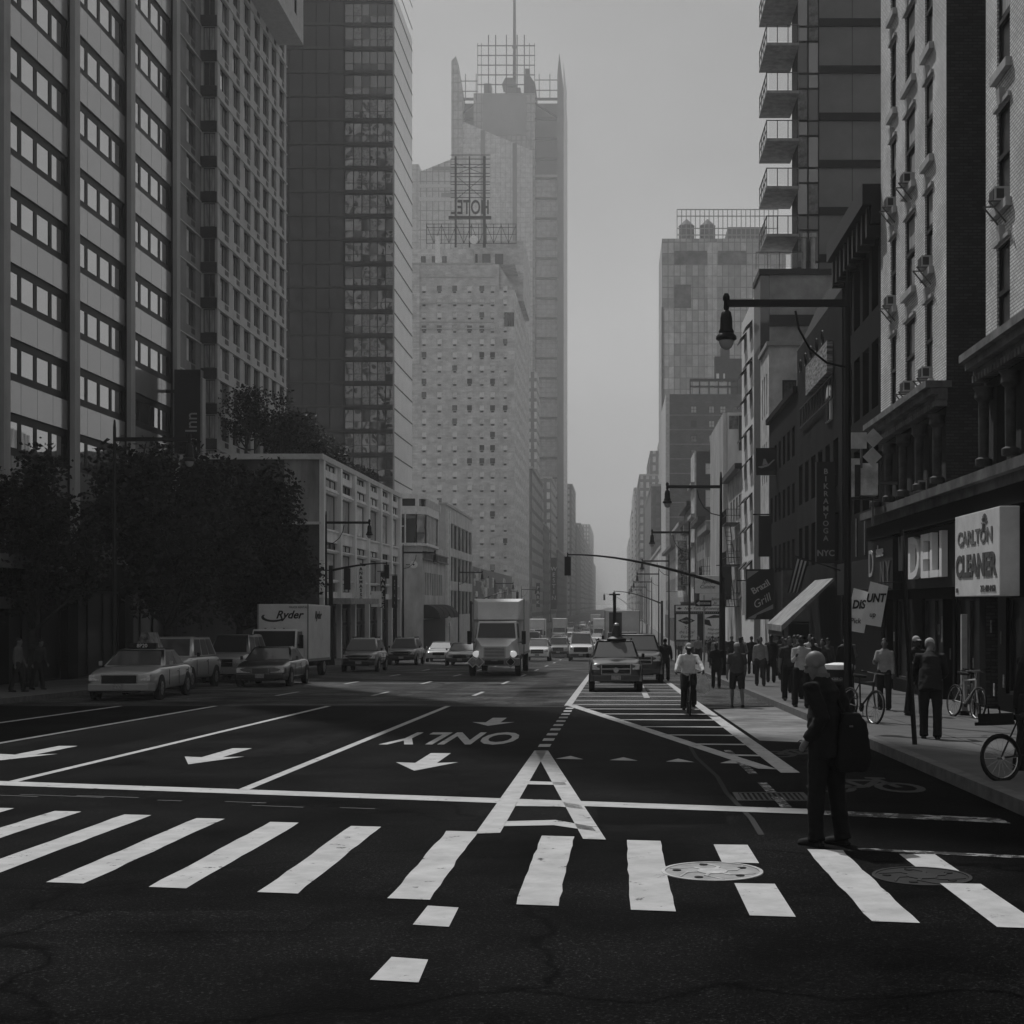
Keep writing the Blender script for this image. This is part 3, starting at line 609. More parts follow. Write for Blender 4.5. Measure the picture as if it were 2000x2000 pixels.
for (a, c), (d, e) in zip(base[:4], base[1:5]):
    n = max(1, int(math.dist((a,c),(d,e))/1.6))
    for k in range(n): x, y = a+(d-a)*k/n, c+(e-c)*k/n; q.box(x-.2, x+.2, y+.05, y+.35, zt+.9, zt+1.75)
part(q, 'parapet', b)
q = MB().mat(GL_DARK); q.prism([(-29.8,161.6,zt+.9),(-22.7,161.6,zt+.9),(-21.9,162.8,zt+.9),(-21.8,172,zt+.9),(-29.8,172,zt+.9)], (0,0,.85)); part(q, 'clerestory', b)
q = MB().mat(M('balustrade_stone', .2, .8, .3, 2)); q.box(-22, -21.6, 162.2, 183.8, 6.9, 7.05).box(-22, -21.6, 162.2, 183.8, 7.7, 7.85)
for i in range(22): q.box(-21.9, -21.65, 162.6+i*.96, 162.95+i*.96, 7.05, 7.7)
part(q, 'balustrade', b)
aw = M('awning_dark', .02, .8, .2)
for i in range(4):
    q = MB().mat(aw); y0 = 163.2+i*5; pr = []
    for k in range(7): a = math.pi/2*k/6; pr.append((-22+1.9*math.sin(a), 0, .2+1.6*math.cos(a)))
    q.prism([(x, y0, z) for x, _, z in pr]+[(-22, y0, .2)], (0, 4.2, 0)); part(q, 'awning', b)
q = MB().mat(DK); q.box(-22.2, -21.98, 163, 183.6, gz(170)-.4, .1); part(q, 'shopfront', b)
s = empty('square_sign', (-26, 161.9, 2.0), 0, 'black square sign with a single white letter A', 'sign'); MB().mat(SGD).box(-.4, 1.55, -.15, .0, 0, 2.9).build('panel', s); tb = text_mb('A', 2.0, LTW, .04, .03); tb.build('lettering', s, loc=(.45, -.17, 1.5))
s = empty('round_clock', (-22.9, 161.6, 6.3), 0, 'small round white clock fixed to the corner building', 'clock'); q = MB().mat(WHT); q.tube([(0,0,0),(0,-.1,0)], [.42,.42], 20); q.build('face', s); MB().mat(BLK).tube([(0,-.1,0),(0,-.13,0)], .1, 10).build('hub', s); MB().mat(BLK).box(-.9,0,-.02,.04,-.05,.05).build('bracket', s)
# --- block with three rows of dark ribbon windows
b = building('ribbon_window_building', 'pale block with three rows of long dark windows beyond the corner building', (-22, 184, -4)); o = tuple(b.location)
vw = [('E', -22, 188.5+4.9*i, 192.9+4.9*i, z, z+3.3, .3) for z in (9.3, 4.9, .4) for i in range(6)]
mb = MB().mat(M('ribbon_stone', .6, .8, .15, .5)); wall(mb, 'E', -22, 184, 218, -4.5, 14.6, [l[2:6] for l in vw], .35); shell(mb, -46, -22, 184, 218, -4.5, 14.6, 'E'); part(mb, 'wall', b)
windows(b, o, vw, win_panes(2, FR_DARK, [GL_DARK], .12), 'ribbon_window'); q = MB().mat(M('ribbon_coping', .5, .7, .1)); q.box(-46, -21.8, 183.8, 218.2, 14.6, 14.9); part(q, 'coping', b)
for y in (184.8, 187.4): part(MB().mat(WHT).box(-22, -21.75, y-.3, y+.3, -1, 14), 'pilaster', b)
# --- low theatre front covered in posters
b = building('poster_front', 'low theatre front covered with pale posters and billboards', (-22, 218, -4.2)); o = tuple(b.location)
mb = MB().mat(MIDG); shell(mb, -46, -22, 218.2, 300, -4.6, 7.6); part(mb, 'wall', b)
for i in range(46):
    y = random.uniform(219, 296); z = random.uniform(-1.5, 5.6); w_, h_ = random.uniform(1, 5), random.uniform(.6, 2.2); v = random.choice((.05,.12,.3,.5,.7,.75))
    part(MB().mat(M('poster_%d' % int(v*100), v, .6, .35, 2)).box(-22, -21.9+i*.002, y, y+w_, z, z+h_), 'poster', b)
# --- old brick hotel with roof sign
b = building('brick_hotel', 'pale brick hotel slab with rows of small windows and stepped top', (-22.2, 311, -4.2)); o = tuple(b.location)
HB = brickmat('hotel_brick', .62, .52, 1.2, .35, .12, .02, .1); HB2 = brickmat('hotel_brick_dark', .65, .5, 1.2, .35, .15, .02, .1)
cx = [X(p, 311) for p in (828, 858, 888, 917, 941, 962)]
hw = regular('N', 311, cx, [6+2.88*k for k in range(23)], 1.05, 1.6, .2)+regular('N', 310.5, [X(987, 311)], [6+2.88*k for k in range(23)], .95, 1.5, .2)
mb = MB().mat(HB); wall(mb, 'N', 311, -46, X(975,311), -4.6, 75.6, [l[2:6] for l in hw if l[1] == 311], .2); wall(mb, 'N', 310.5, X(975,311), -22.2, -4.6, 70, [l[2:6] for l in hw if l[1] != 311], .2)
shell(mb, -46, -22.2, 311, 330, -4.6, 75.6, 'NE'); mb.quad((X(975,311),310.5,-4.6),(X(975,311),311,-4.6),(X(975,311),311,70),(X(975,311),310.5,70))
ew = regular('E', -22.2, rng(314, 360, 15), [6+2.88*k for k in range(22)], 1.3, 1.6, .2); mb.mat(HB2); wall(mb, 'E', -22.2, 310.5, 363, -4.6, 70, [l[2:6] for l in ew], .2)
mb.mat(HB2).box(-45.6, X(820,311), 310.6, 310.99, 54, 75.4); part(mb, 'wall', b)
def hwin(w, h, k):
    q = MB().mat([M('shade_white', .9, .7, .1), M('shade_grey', .75, .7, .2), GL_DARK, MATS.get('shade_white')][k]).box(-w/2, w/2, 0, .02, h*.3, h); q.mat(FR_DARK).box(-w*.3, w*.3, -.1, .02, 0, h*.24); q.mat(HB).box(-w/2, w/2, .01, .03, 0, h*.3); return q
windows(b, o, hw, hwin, nvar=4); windows(b, o, ew, hwin, 'street_window', nvar=4)
mb = MB().mat(HB); shell(mb, -46, X(925,318), 318, 332, 75.6, 80.6); shell(mb, X(905,322), -21, 322, 345, 70, 83.5); mb.prism([(X(975,311),311.5,70),(-22.2,311.5,70),(X(975,311),311.5,75.6)], (0,18,0)); part(mb, 'upper_tier', b)
q = MB().mat(M('hotel_cornice', .5, .7, .1))
for z in (61.5, 63, 67.1, 72.7, 75.6): q.box(-46, X(965, 311), 310.7, 310.99, z, z+.25)
part(q, 'string_course', b)
aw_ = [('N', 317.9, X(p,318)-.5, X(p,318)+.5, 77.6, 79, .02) for p in (827, 848, 868)]+[('N', 321.9, X(p,322)-.9, X(p,322)+.9, 77.5, 80.5, .02) for p in (925, 950, 975)]+[('N', 310.4, X(p,311)-.5, X(p,311)+.5, 62, 65, .02) for p in (990, 1000)]
windows(b, o, aw_, win_panes(1, FR_DARK, [GL_DARK], .1), 'arched_window')
part(MB().mat(WHT).box(X(850,312), X(858,312), 312, 312.8, 75.6, 82), 'vent_stack', b)
b = empty('roof_sign', (X(917, 320), 320, 83.5), 0, 'black steel roof sign frame seen from behind with mirrored hotel letters', 'roof sign')
q = MB().mat(BLK); x0, x1 = X(880,320)-b.location.x, X(957,320)-b.location.x
for px, t in ((890, .22), (917, .14), (946, .3)):
    x = X(px,320)-b.location.x; q.box(x-t, x+t, -.2, .2, -2, 18.3)
for z in (18.6, 17.7, 16.5, 15.8, 14.5, 13.8, 12.6, 12, 10.7, 10.1, 9.1): q.box(x0, x1, -.08, .08, z-.07, z+.07)
for (ax, az), (bx, bz) in (((890,16.8),(946,14.3)),((946,16.8),(890,14.3)),((890,14),(946,8.6)),((946,14),(890,8.6))): q.tube([(X(ax,320)-b.location.x,0,az),(X(bx,320)-b.location.x,0,bz)], .07, 5)
q.build('frame', b)
q = MB().mat(BLK); q.box(x0-.4, x1+.3, -.4, .4, 4.3, 4.9); q.build('ledge', b)
tb = text_mb('HOTEL', 4.4, BLK, .3, .06); MB().mat(BLK).join(tb, lambda v: Vector((-v.x*.62, v.y, v.z))).build('lettering', b, loc=((x0+x1)/2, 0, 6.8))
q = MB().mat(BLK); lx0, lx1 = X(833,320)-b.location.x, X(1008,320)-b.location.x; n = 12
for z in (3.2, 2.4, .9, -1.1): q.box(lx0, lx1, -.07, .07, z-.06, z+.06)
for i in range(n+1):
    x = lx0+(lx1-lx0)*i/n; q.box(x-.07, x+.07, -.07, .07, -1.2, 3.3)
    if i < n: q.tube([(x,0,-1.1 if i % 2 else 3),(x+(lx1-lx0)/n,0,3 if i % 2 else -1.1)], .06, 4)
q.build('lower_truss', b); q = MB().mat(WHT); q.tube([(1.0,-.3,-.4),(1.0,-.5,-.4)], .95, 16); q.build('dish', b)
# --- screened office tower with mast
b = building('screened_tower', 'very tall hazy office tower with grid screens, side fins and roof mast', (-45, 640, -4.2)); o = tuple(b.location); D = 640
def xz(px, py, d=D): return X(px, d), Z(py, d)
T1 = gridmat('screen_panel', .34, .2, 2.2, 4.1, .2, .1, .5); T2 = M('tower_notch', .17, .7, .1, .1); T3 = gridmat('screen_light', .55, .4, 2.2, 2.2, .15, .08, .5)  # tower tones paled, so distance haze is partly in the colour
x0, x1 = X(925,D), X(1045,D); mb = MB().mat(T1); shell(mb, x0, x1, D, D+45, -4, Z(182,D)); part(mb, 'core_wall', b)
mb = MB().mat(M('tower_crown_dark', .26, .6, .1, .1)); mb.box(X(943,D), X(1028,D), D-.4, D, Z(265,D), Z(183,D)-.3); part(mb, 'crown_panel', b)
mb = MB().mat(T3); mb.prism([(X(884,D-2),D-2,-4),(X(1040,D-2),D-2,-4),(X(1040,D-2),D-2,Z(297,D)),(X(884,D-2),D-2,Z(232,D))], (0,1.5,0)); part(mb, 'front_screen', b)
for px in (944, 1006): part(MB().mat(T2).box(X(px-4,D), X(px+4,D), D-2.6, D-2.01, Z(900,D), Z(258 if px < 950 else 283,D)), 'glazed_slot', b)
for a, c, s_ in ((893, 925, -1), (1045, 1089, 1)):
    mb = MB().mat(T2); mb.box(X(a,D), X(c,D), D+6, D+40, -4, Z(193,D)); part(mb, 'notch_wall', b)
    q = MB().mat(M('notch_beam', .03, .6, .1))
    for py in range(192, 1180, 39): q.box(X(a,D), X(c,D), D+.5, D+1.6, Z(py,D)-.45, Z(py,D)+.45)
    q.tube([(X(a,D),D+1,Z(200 if s_ > 0 else 228,D)),(X(c,D),D+1,Z(228 if s_ > 0 else 203,D))], .5, 5); part(q, 'notch_beam', b)
mb = MB().mat(T3); mb.box(X(1045,D), X(1088,D), D+4.5, D+5.9, -4, Z(335,D)); part(mb, 'notch_screen', b)
for a, c, top, tip, mt in ((883, 905, 124, 114, T1), (1089, 1101, 150, 108, T2)):
    mb = MB().mat(mt); mb.prism([(X(a,D),D-3,-4),(X(c,D),D-3,-4),(X(c,D),D-3,Z(190 if a < 1000 else 175,D)),(X((a+c)/2-2,D),D-3,Z(tip,D)),(X(a,D),D-3,Z(top,D))], (0,12,0)); part(mb, 'fin', b)
mb = MB().mat(T3); mb.prism([(X(1101,D+2),D-1,-4),(X(1106,D),D+12,-4),(X(1105,D),D+12,Z(160,D)),(X(1101,D+2),D-1,Z(122,D))], (0,1,0)); mb.quad((X(1101,D),D,-4),(X(1101,D),D+48,-4),(X(1101,D),D+48,Z(165,D)),(X(1101,D),D,Z(150,D))); part(mb, 'side_screen', b)
q = MB().mat(M('lattice_grey', .07, .6, .1))
for px in (954, 968, 989, 1010, 1024): q.box(X(px,D)-.22, X(px,D)+.22, D, D+.4, Z(182,D), Z(68,D))
for px in (909, 930, 1053, 1074): q.box(X(px,D)-.16, X(px,D)+.16, D, D+.4, Z(195,D), Z(144,D))
for px in (933, 940, 1044, 1034): q.box(X(px,D)-.12, X(px,D)+.12, D, D+.4, Z(182,D), Z(84,D))
for py in (89, 108, 127, 146, 165): q.box(X(932,D), X(1045,D), D, D+.4, Z(py,D)-.2, Z(py,D)+.2)
for py in (158, 178): q.box(X(893,D), X(932,D), D, D+.4, Z(py,D)-.16, Z(py,D)+.16); q.box(X(1045,D), X(1089,D), D, D+.4, Z(py-2,D)-.16, Z(py-2,D)+.16)
part(q, 'roof_lattice', b)
mb = MB().mat(M('roof_plant', .14, .7, .1)); mb.box(X(943,D), X(957,D), D+5, D+12, Z(183,D), Z(155,D)); mb.box(X(985,D), X(1015,D), D+5, D+20, Z(183,D), Z(163,D)); mb.prism([(X(978,D),D+6,Z(155,D)),(X(1007,D),D+6,Z(155,D)),(X(1000,D),D+6,Z(142,D)),(X(985,D),D+6,Z(142,D))], (0,10,0))
mb.mat(M('roof_plant_dark', .06, .7, .1)).prism([(X(1022,D),D+5,Z(183,D)),(X(1047,D),D+5,Z(183,D)),(X(1044,D),D+5,Z(155,D)),(X(1032,D),D+5,Z(137,D)),(X(1022,D),D+5,Z(137,D))], (0,10,0)); mb.box(X(1024,D), X(1033,D), D+6, D+8, Z(137,D), Z(124,D)); part(mb, 'roof_plant', b)
q = MB().mat(M('mast_grey', .07, .6, .1)); xm = X(998,D); q.tube([(xm,D+22,Z(183,D)),(xm,D+22,Z(62,D))], [.9,.75], 8); q.tube([(xm,D+22,Z(62,D)),(xm,D+22,Z(52,D)),(xm,D+22,Z(50,D))], [.5,1.3,.5], 8); q.tube([(xm,D+22,Z(52,D)),(xm,D+22,285)], [.75,.55], 8); part(q, 'mast', b)
b = building('slant_roof_tower', 'hazy pale office block with slanted roof left of the screened tower', (X(845,590), 590, -4.2)); mb = MB().mat(gridmat('slant_glass', .45, .18, 2.5, 4, .2, .08, .4)); D2 = 590
mb.prism([(X(818,D2),D2,-4),(X(888,D2),D2,-4),(X(888,D2),D2,Z(308,D2)),(X(818,D2),D2,Z(336,D2))], (0,30,0)); mb.mat(gridmat('slant_light', .45, .3, 3, 5, .2, .08, .4)).box(X(780,D2), X(818,D2)-.1, D2+.5, D2+25, -4, Z(320,D2)); part(mb, 'wall', b)
q = MB().mat(M('slant_dark', .18, .5, .1))
for a, c, py, h in ((845,918,326,7),(862,930,377,8)): q.box(X(a,D2), X(min(c,888),D2), D2-.4, D2, Z(py+h,D2), Z(py,D2))
part(q, 'dark_band', b); q = MB().mat(M('slant_pale', .5, .5, .1))
for py in (360, 386): q.box(X(819,D2), X(887,D2), D2-.5, D2, Z(py+7,D2), Z(py,D2))
part(q, 'pale_band', b)
# --- the canyon of far buildings on the left
farw = gridmat('far_windows', .48, .18, 1.9, 3.3, .55, .15, .8); farw2 = gridmat('far_windows_pale', .55, .16, 2.3, 3.4, .6, .15, .8); fard = gridmat('far_windows_dark', .22, .12, 2.0, 3.2, .5, .2, .8)  # far blocks paled: some of the haze is painted into these colours
def far_block(label, x0, x1, y0, y1, z, m, tiers=()):
    b = building('far_building', label, ((x0+x1)/2, y0, -4.3), group='buildings far down the avenue'); mb = MB().mat(m); shell(mb, x0, x1, y0, y1, -4.4, z)
    part(mb, 'wall', b)
    for (a, c, d, e, zz) in tiers: part(shell(MB().mat(m), a, c, d, e, z, zz), 'upper_tier', b)
    part(MB().mat(M('far_coping', .4, .8, .1)).box(x0-.2, x1+.2, y0-.25, y1, z+.02, z+.6), 'coping', b)
    return b
far_block('grey mid height block just past the brick hotel', -46, -22, 372, 425, 37, farw2, [(-40,-25,376,400,46)])
far_block('darker block with plain side past the hotel', -48, -22.1, 432, 470, 26, fard)
far_block('narrow pale slab on the left of the avenue below the tower screens', -40, -22, 480, 520, 44, farw2, [(-38,-27,482,500,80)])
far_block('low dark block at the foot of the screened tower', -45, -21.8, 530, 625, 22, fard)
far_block('hazy block stepping down right of the screened tower', -50, -21.9, 700, 760, 60, farw, [(-50,-26,705,740,68)])
far_block('hazy masonry block further down the left side', -50, -21.9, 770, 850, 45, fard)
far_block('pale far block on the left side of the avenue', -50, -21.9, 860, 960, 50, farw2)
far_block('very hazy block near the left vanishing point', -50, -21.9, 970, 1150, 46, farw)
far_block('faintest tall block closing the left side', -60, -21.9, 1160, 1350, 66, farw2)
far_block('faintest low block at the end of the left side', -60, -21.9, 1360, 1480, 40, farw)
hang_sign('large dark vertical blade sign with pale letters far down the left side', 470, 0.2, 17, 2.0, SGD, 'WESTIN', LTW, 1.9)
hang_sign('small dark vertical parking sign below the brick hotel', 385, 1, 7.5, 1.0, SGD, 'PARK', LTW, 1.3)
# ---------------------------------------------------------------- buildings on the right side of the avenue
b = building('brick_apartment_house', 'pale brick apartment house with twin wings, deep windows and shops below', (8.8, 24, gz(35))); o = tuple(b.location)
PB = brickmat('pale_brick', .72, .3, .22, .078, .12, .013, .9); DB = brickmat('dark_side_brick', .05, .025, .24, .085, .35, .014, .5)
colw = [(45.2,46.1),(42.35,43.75),(39.95,40.95)]; ncol = [(32.1,33.2),(28.6,29.7),(25.6,26.7)]; sz = [8.15+3.12*k for k in range(6)]
fw = [('W', 8.8, a, c, z, z+2.25, .1) for a, c in colw for z in sz]; nw = [('W', 8.8, a, c, z-.3, z+1.95, .1) for a, c in ncol for z in sz]
mb = MB().mat(PB); wall(mb, 'W', 8.8, 38.3, 47.8, 7.8, 27, [l[2:6] for l in fw], .13); wall(mb, 'W', 8.8, 24, 34.2, 7.8, 27, [l[2:6] for l in nw], .13)
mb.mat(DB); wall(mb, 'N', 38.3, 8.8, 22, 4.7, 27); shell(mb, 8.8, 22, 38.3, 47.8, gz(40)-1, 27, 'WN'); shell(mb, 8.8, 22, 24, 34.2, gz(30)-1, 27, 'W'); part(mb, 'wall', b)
def sash(w, h, k):
    q = MB().mat(GL_DARK).box(-w/2+.06, w/2-.06, 0, .02, 0.04, h-.05); q.mat(FR_DARK).box(-w/2, w/2, -.05, .03, 0, .05).box(-w/2, w/2, -.05, .03, h-.06, h).box(-w/2, -w/2+.06, -.05, .03, .05, h-.06).box(w/2-.06, w/2, -.05, .03, .05, h-.06).box(-w/2+.06, w/2-.06, -.08, .0, h*.48, h*.53)
    if k == 1: q.mat(CURT).box(-w/2+.07, w/2-.07, -.004, .0, h*.6, h-.07)
    return q
windows(b, o, fw+nw, sash)
KS = M('keystone_stone', .42, .8, .15, 2)
for l in fw+nw:
    y0, y1, z = l[2], l[3], l[5]; m_ = (y0+y1)/2
    q = MB().mat(KS); q.hexa([(8.69,m_-.1,z+.0),(8.8,m_-.1,z+.0),(8.8,m_+.1,z+.0),(8.69,m_+.1,z+.0)], [(8.66,m_-.14,z+.36),(8.8,m_-.14,z+.36),(8.8,m_+.14,z+.36),(8.66,m_+.14,z+.36)])
    q.box(8.72, 8.8, y0-.1, m_-.101, z+.0, z+.1).box(8.72, 8.8, m_+.101, y1+.1, z+.0, z+.1); part(q, 'keystone', b)
    q = MB().mat(KS).box(8.66, 8.86, y0-.14, y1+.14, l[4]-.22, l[4]-.02); part(q, 'sill', b)
ACM = M('ac_case', .45, .5, .15, 3); ACG = M('ac_grille', .05, .6, .1)
def ac(y, z, parent, px=8.8):
    e = MB().mat(ACM).box(px-.26, px+.2, y-.24, y+.24, z, z+.32); e.mat(ACG).box(px-.275, px-.26, y-.2, y+.2, z+.04, z+.28).box(px-.22, px-.05, y-.25, y-.24, z+.05, z+.27)
    a = part(e, 'air_conditioner', parent, bevel=None); q = MB().mat(FR_GREY)
    for s_ in (-.25, .25): q.tube([(px-.4, y+s_, z-.01), (px, y+s_, z-.5)], .022, 5); q.tube([(px-.4, y+s_, z-.015), (px+.05, y+s_, z-.015)], .02, 5)
    k = q.build('bracket', a)
    for vtx in k.data.vertices: vtx.co -= Vector(o)
for y, z in ((45.65, 8.2+3.12), (45.65, 8.2+6.24), (43.05, 8.2), (43.05, 8.2+6.24), (40.45, 8.2), (40.45, 8.2+3.12), (32.65, 10.98)): ac(y, z, b)
CN = M('cornice_stone', .17, .8, .3, 1.5)
for y0, y1 in ((38.1, 47.8), (24, 34.4)):
    q = MB().mat(CN); q.box(8.2, 8.9, y0, y1, 7.62, 7.8).box(8.35, 8.8, y0+.05, y1, 7.44, 7.62); part(q, 'cornice', b)
    q = MB().mat(CN); n = int((y1-y0)/.28)
    for i in range(n): q.box(8.5, 8.8, y0+.1+i*.28, y0+.26+i*.28, 7.14, 7.3)
    q.box(8.55, 8.8, y0+.05, y1, 7.3, 7.44); part(q, 'dentil', b)
    mb = MB().mat(DK); sec = [('W', 8.82, y0+.9+k*2.3, y0+2.4+k*2.3, 5.0, 6.9, .3) for k in range(int((y1-y0-.8)/2.3))]
    wall(mb, 'W', 8.82, y0+.2, y1, 4.9, 7.14, [l[2:6] for l in sec], .3); part(mb, 'second_floor', b); windows(b, o, sec, win_panes(1, M('frame_pale', .35, .6, .1), [M('blind_slats', .4, .7, .3, 14, streak=6), GL_DARK, GL_DARK], .08, .5), 'second_floor_window')
    for k in range(int((y1-y0)/2.3)+1):
        q = MB().mat(M('column_shaded', .07, .8, .3, 3)); y = y0+.5+k*2.3; q.lathe([(.2,0),(.2,.15),(.12,.2),(.13,1.5),(.22,1.6),(.2,1.75),(.26,1.85)], (8.62, y, 5.1), n=12); part(q, 'column', b, 40)  # column colour darkened to hold the shade of the cornice overhang
ac(41.0, 5.05, b, 8.82)
q = MB().mat(M('shop_cornice', .1, .75, .4, 1.2)); q.box(8.1, 8.85, 24, 47.8, 4.62, 4.85).box(8.3, 8.8, 24, 47.8, 4.38, 4.62); part(q, 'shop_cornice', b)
mb = MB().mat(M('shop_shade_black', .008, .7, .2, spec=.05)); sh = [('W', 8.9, y, y+2.6, gz(y)+.5, 2.0, .15) for y in (25.5, 30.2, 35.2, 39.2, 43.2)]+[('W', 8.9, y, y+1.1, gz(y)+.12, 2.0, .35) for y in (28.6, 33.5, 38, 46.2)]  # near-black colour carries the deep shade of the shopfronts
wall(mb, 'W', 8.9, 24, 47.8, gz(47)-.5, 4.4, [l[2:6] for l in sh], .3); mb.mat(M('light_well_floor', .1)).box(8.8, 22, 34.2, 38.3, 4.3, 4.7); part(mb, 'shopfront', b)
windows(b, o, sh, win_panes(2, M('shop_frame_dark', .03, .6, .2), [GL_SHOP], .07), 'shop_window')
for i in range(34):
    y = random.uniform(25.6, 47); z = random.uniform(-.4, 1.7); w_, h_ = random.uniform(.15, .5), random.uniform(.15, .5)
    part(MB().mat(M('paper_%d' % (i % 4), (.08,.2,.35,.03)[i % 4], .7, .4, 9)).box(9.03+i*.0005, 9.035+i*.0005, y, y+w_, z, z+h_) if any(l[2] < y and y+w_ < l[3] and l[4] < z and z+h_ < l[5] and l[3]-l[2] > 2 for l in sh) else MB().mat(M('paper_%d' % (i % 4), (.08,.2,.35,.03)[i % 4], .7, .4, 9)).box(8.885, 8.9, y, y+.12, z, z+.3), 'notice', b)
part(MB().mat(M('soffit_dark', .008, .8, .1, spec=.05)).box(8.3, 8.9, 24, 47.8, 3.95, 4.37), 'sign_band', b)
# deli lettering and the cleaner's box sign
s = empty('deli_sign', (8.5, 39.6, 2.45), 0, 'deep white block letters reading DELI over the dark shopfront', 'sign')
MB().mat(M('fascia_black', .012, .6, .1)).box(.18, .3, -3.9, 3.9, -.15, 1.5).build('fascia', s); MB().mat(M('fascia_white', .5, .7, .2)).box(.02, .3, -4.2, 4.6, 1.5, 1.68).build('top_trim', s)
tb = text_mb('DELI', 1.72, M('letter_plastic', .85, .5, .05), .16, .02, sx=1.35); tb.build('lettering', s, loc=(.08, .1, .66), rz=R(-90))
MB().mat(M('menu_board', .35, .7, .4, 7)).box(0, .3, -5.0, -4.05, -.1, 1.5).build('menu_board', s)
s = empty('cleaner_sign', (7.9, 31.55, 2.02), 0, 'white dry cleaner box sign with sunburst figure and phone number', 'sign')
SB = M('sign_box_white', .68, .6, .1, 1.5); MB().mat(SB).box(0, .42, -1.95, 1.95, 0, 1.86).build('box', s, bevel=.02)
g1, g2 = M('letter_grey', .17, .7, .2, 4), M('letter_dark_grey', .09, .7, .2, 4)
lettering('CARLTON', .44, g1, s, (-.012, .1, 1.3), R(-90), depth=.015, bold=.01, sx=1.5); lettering('CLEANER', .66, g2, s, (-.012, .05, .66), R(-90), depth=.015, bold=.03, sx=1.25)
lettering('212-489-0460', .2, g2, s, (-.012, -1.05, .16), R(-90), name='phone_number', depth=.012, sx=1.1); lettering('805', .15, g1, s, (-.012, 1.7, .14), R(-90), name='house_number', depth=.012)
q = MB().mat(g1)
for k in range(9):
    a = R(20+k*17.5); c, sn = math.cos(a), math.sin(a); q.hexa([(-.012,-.75+.13*c-.012*sn,1.5+.13*sn+.012*c),(0,-.75+.13*c-.012*sn,1.5+.13*sn+.012*c),(0,-.75+.13*c+.012*sn,1.5+.13*sn-.012*c),(-.012,-.75+.13*c+.012*sn,1.5+.13*sn-.012*c)],[(-.012,-.75+.28*c-.012*sn,1.5+.28*sn+.012*c),(0,-.75+.28*c-.012*sn,1.5+.28*sn+.012*c),(0,-.75+.28*c+.012*sn,1.5+.28*sn-.012*c),(-.012,-.75+.28*c+.012*sn,1.5+.28*sn-.012*c)])
q.tube([(-.01,-.75,1.38),(-.01,-.75,1.56)], .05, 8).tube([(-.01,-.75,1.6),(-.01,-.75,1.68)], .045, 8); q.build('sunburst', s)
s = empty('shop_banner', (8.3, 27.6, 2.6), 0, 'plain pale sign box at the right edge beyond the cleaner sign', 'sign'); MB().mat(SB).box(0, .3, -1.4, 1.2, 0, 1.3).build('box', s); MB().mat(g1).box(-.01, 0, -1.2, 1.0, .1, .25).build('stripe', s)
s = empty('window_notice', (8.88, 28.4, .55), 0, 'pale painted notice letters on the cleaner shop window', 'notice'); MB().mat(SGD).box(0, .02, -.9, .9, 0, 1.3).build('panel', s)
for k, tx in enumerate(('DRY CLEANING', 'ALTERATIONS')): lettering(tx, .2, M('letter_pale', .4, .6, 0), s, (-.01, 0, .95-k*.55), R(-90), depth=.01)
s = empty('dark_shop_sign', (8.5, 45.9, 2.3), 0, 'dark shop sign with a large round letter left of the deli letters', 'sign'); MB().mat(SGD).box(0, .3, -1.7, 2.6, 0, 1.7).build('panel', s)
lettering('D', 1.3, M('letter_pale', .4, .6, 0), s, (-.02, 1.9, .85), R(-90), depth=.04); lettering('share', .55, LTW, s, (-.02, .4, 1.25), R(-90), depth=.03); lettering('N Y', 1.0, M('letter_grey2', .12, .6, .2), s, (-.02, -.5, .5), R(-90), depth=.03, bold=.03)
for k, (x, y, z0, lab) in enumerate(((7.35, 44.4, 1.05, 'slanted white discount banner, left one of the pair on the dark shop'), (7.8, 44.0, 1.25, 'slanted white discount banner, right one beside the sign pole'))):
    s = empty('discount_banner', (x, y, z0), R(-14), lab, 'banner', 'discount banners by the deli'); q = MB().mat(SGW); q.prism([(-.3,0,0),(.3,0,-.1),(.52,0,1.15),(-.02,0,1.3)], (0,.03,0)); q.build('cloth', s)
    lettering('DIS' if k == 0 else 'UNT', .36, LTD, s, (.13, -.02, .78), depth=.02, bold=.012, shear=.25, sx=.75); lettering('Pick' if k == 0 else 'up', .24, LTD, s, (.04, -.02, .28), depth=.02, shear=.15, sx=.8); MB().mat(BLK).tube([(.2,.05,1.25),(1.1,.3,1.3)], .02, 5).build('bracket', s)
# --- dark cast iron front
b = building('dark_fronted_building', 'dark narrow building with heavy black cornice beside the brick house', (8.8, 47.8, gz(50))); o = tuple(b.location)
w2 = [('W', 8.85, 48.5+1.85*i, 49.8+1.85*i, z, z+2.3, .3) for i in range(4) for z in (5.2, 8.6, 12.0)]
mb = MB().mat(M('dark_front', .01, .6, .2, spec=.05)); wall(mb, 'W', 8.85, 47.81, 56, gz(50)-.5, 15.6, [l[2:6] for l in w2], .3); shell(mb, 8.85, 22, 47.81, 56, gz(50)-1, 15.6, 'W'); part(mb, 'wall', b)
windows(b, o, w2, win_panes(2, M('frame_mid', .12, .6, .1), [GL_DARK, GL_MID], .09)); q = MB().mat(BLK); q.box(8.2, 8.9, 47.9, 56.1, 15.2, 15.9).box(8.5, 8.85, 47.9, 56, 14.6, 15.2)
for i in range(9): q.box(8.4, 8.85, 48.2+i*.95, 48.5+i*.95, 14.2, 15.2)
part(q, 'cornice', b); part(MB().mat(BLK).box(8.6, 8.86, 48, 56, 2.2, 3.4), 'fascia', b)
q = MB().mat(M('curtain_strip', .35, .6, .2))
for y in (49.2, 51, 52.8): q.box(8.8, 8.83, y, y+.06, 3.6, 5.0)
part(q, 'pipe', b)
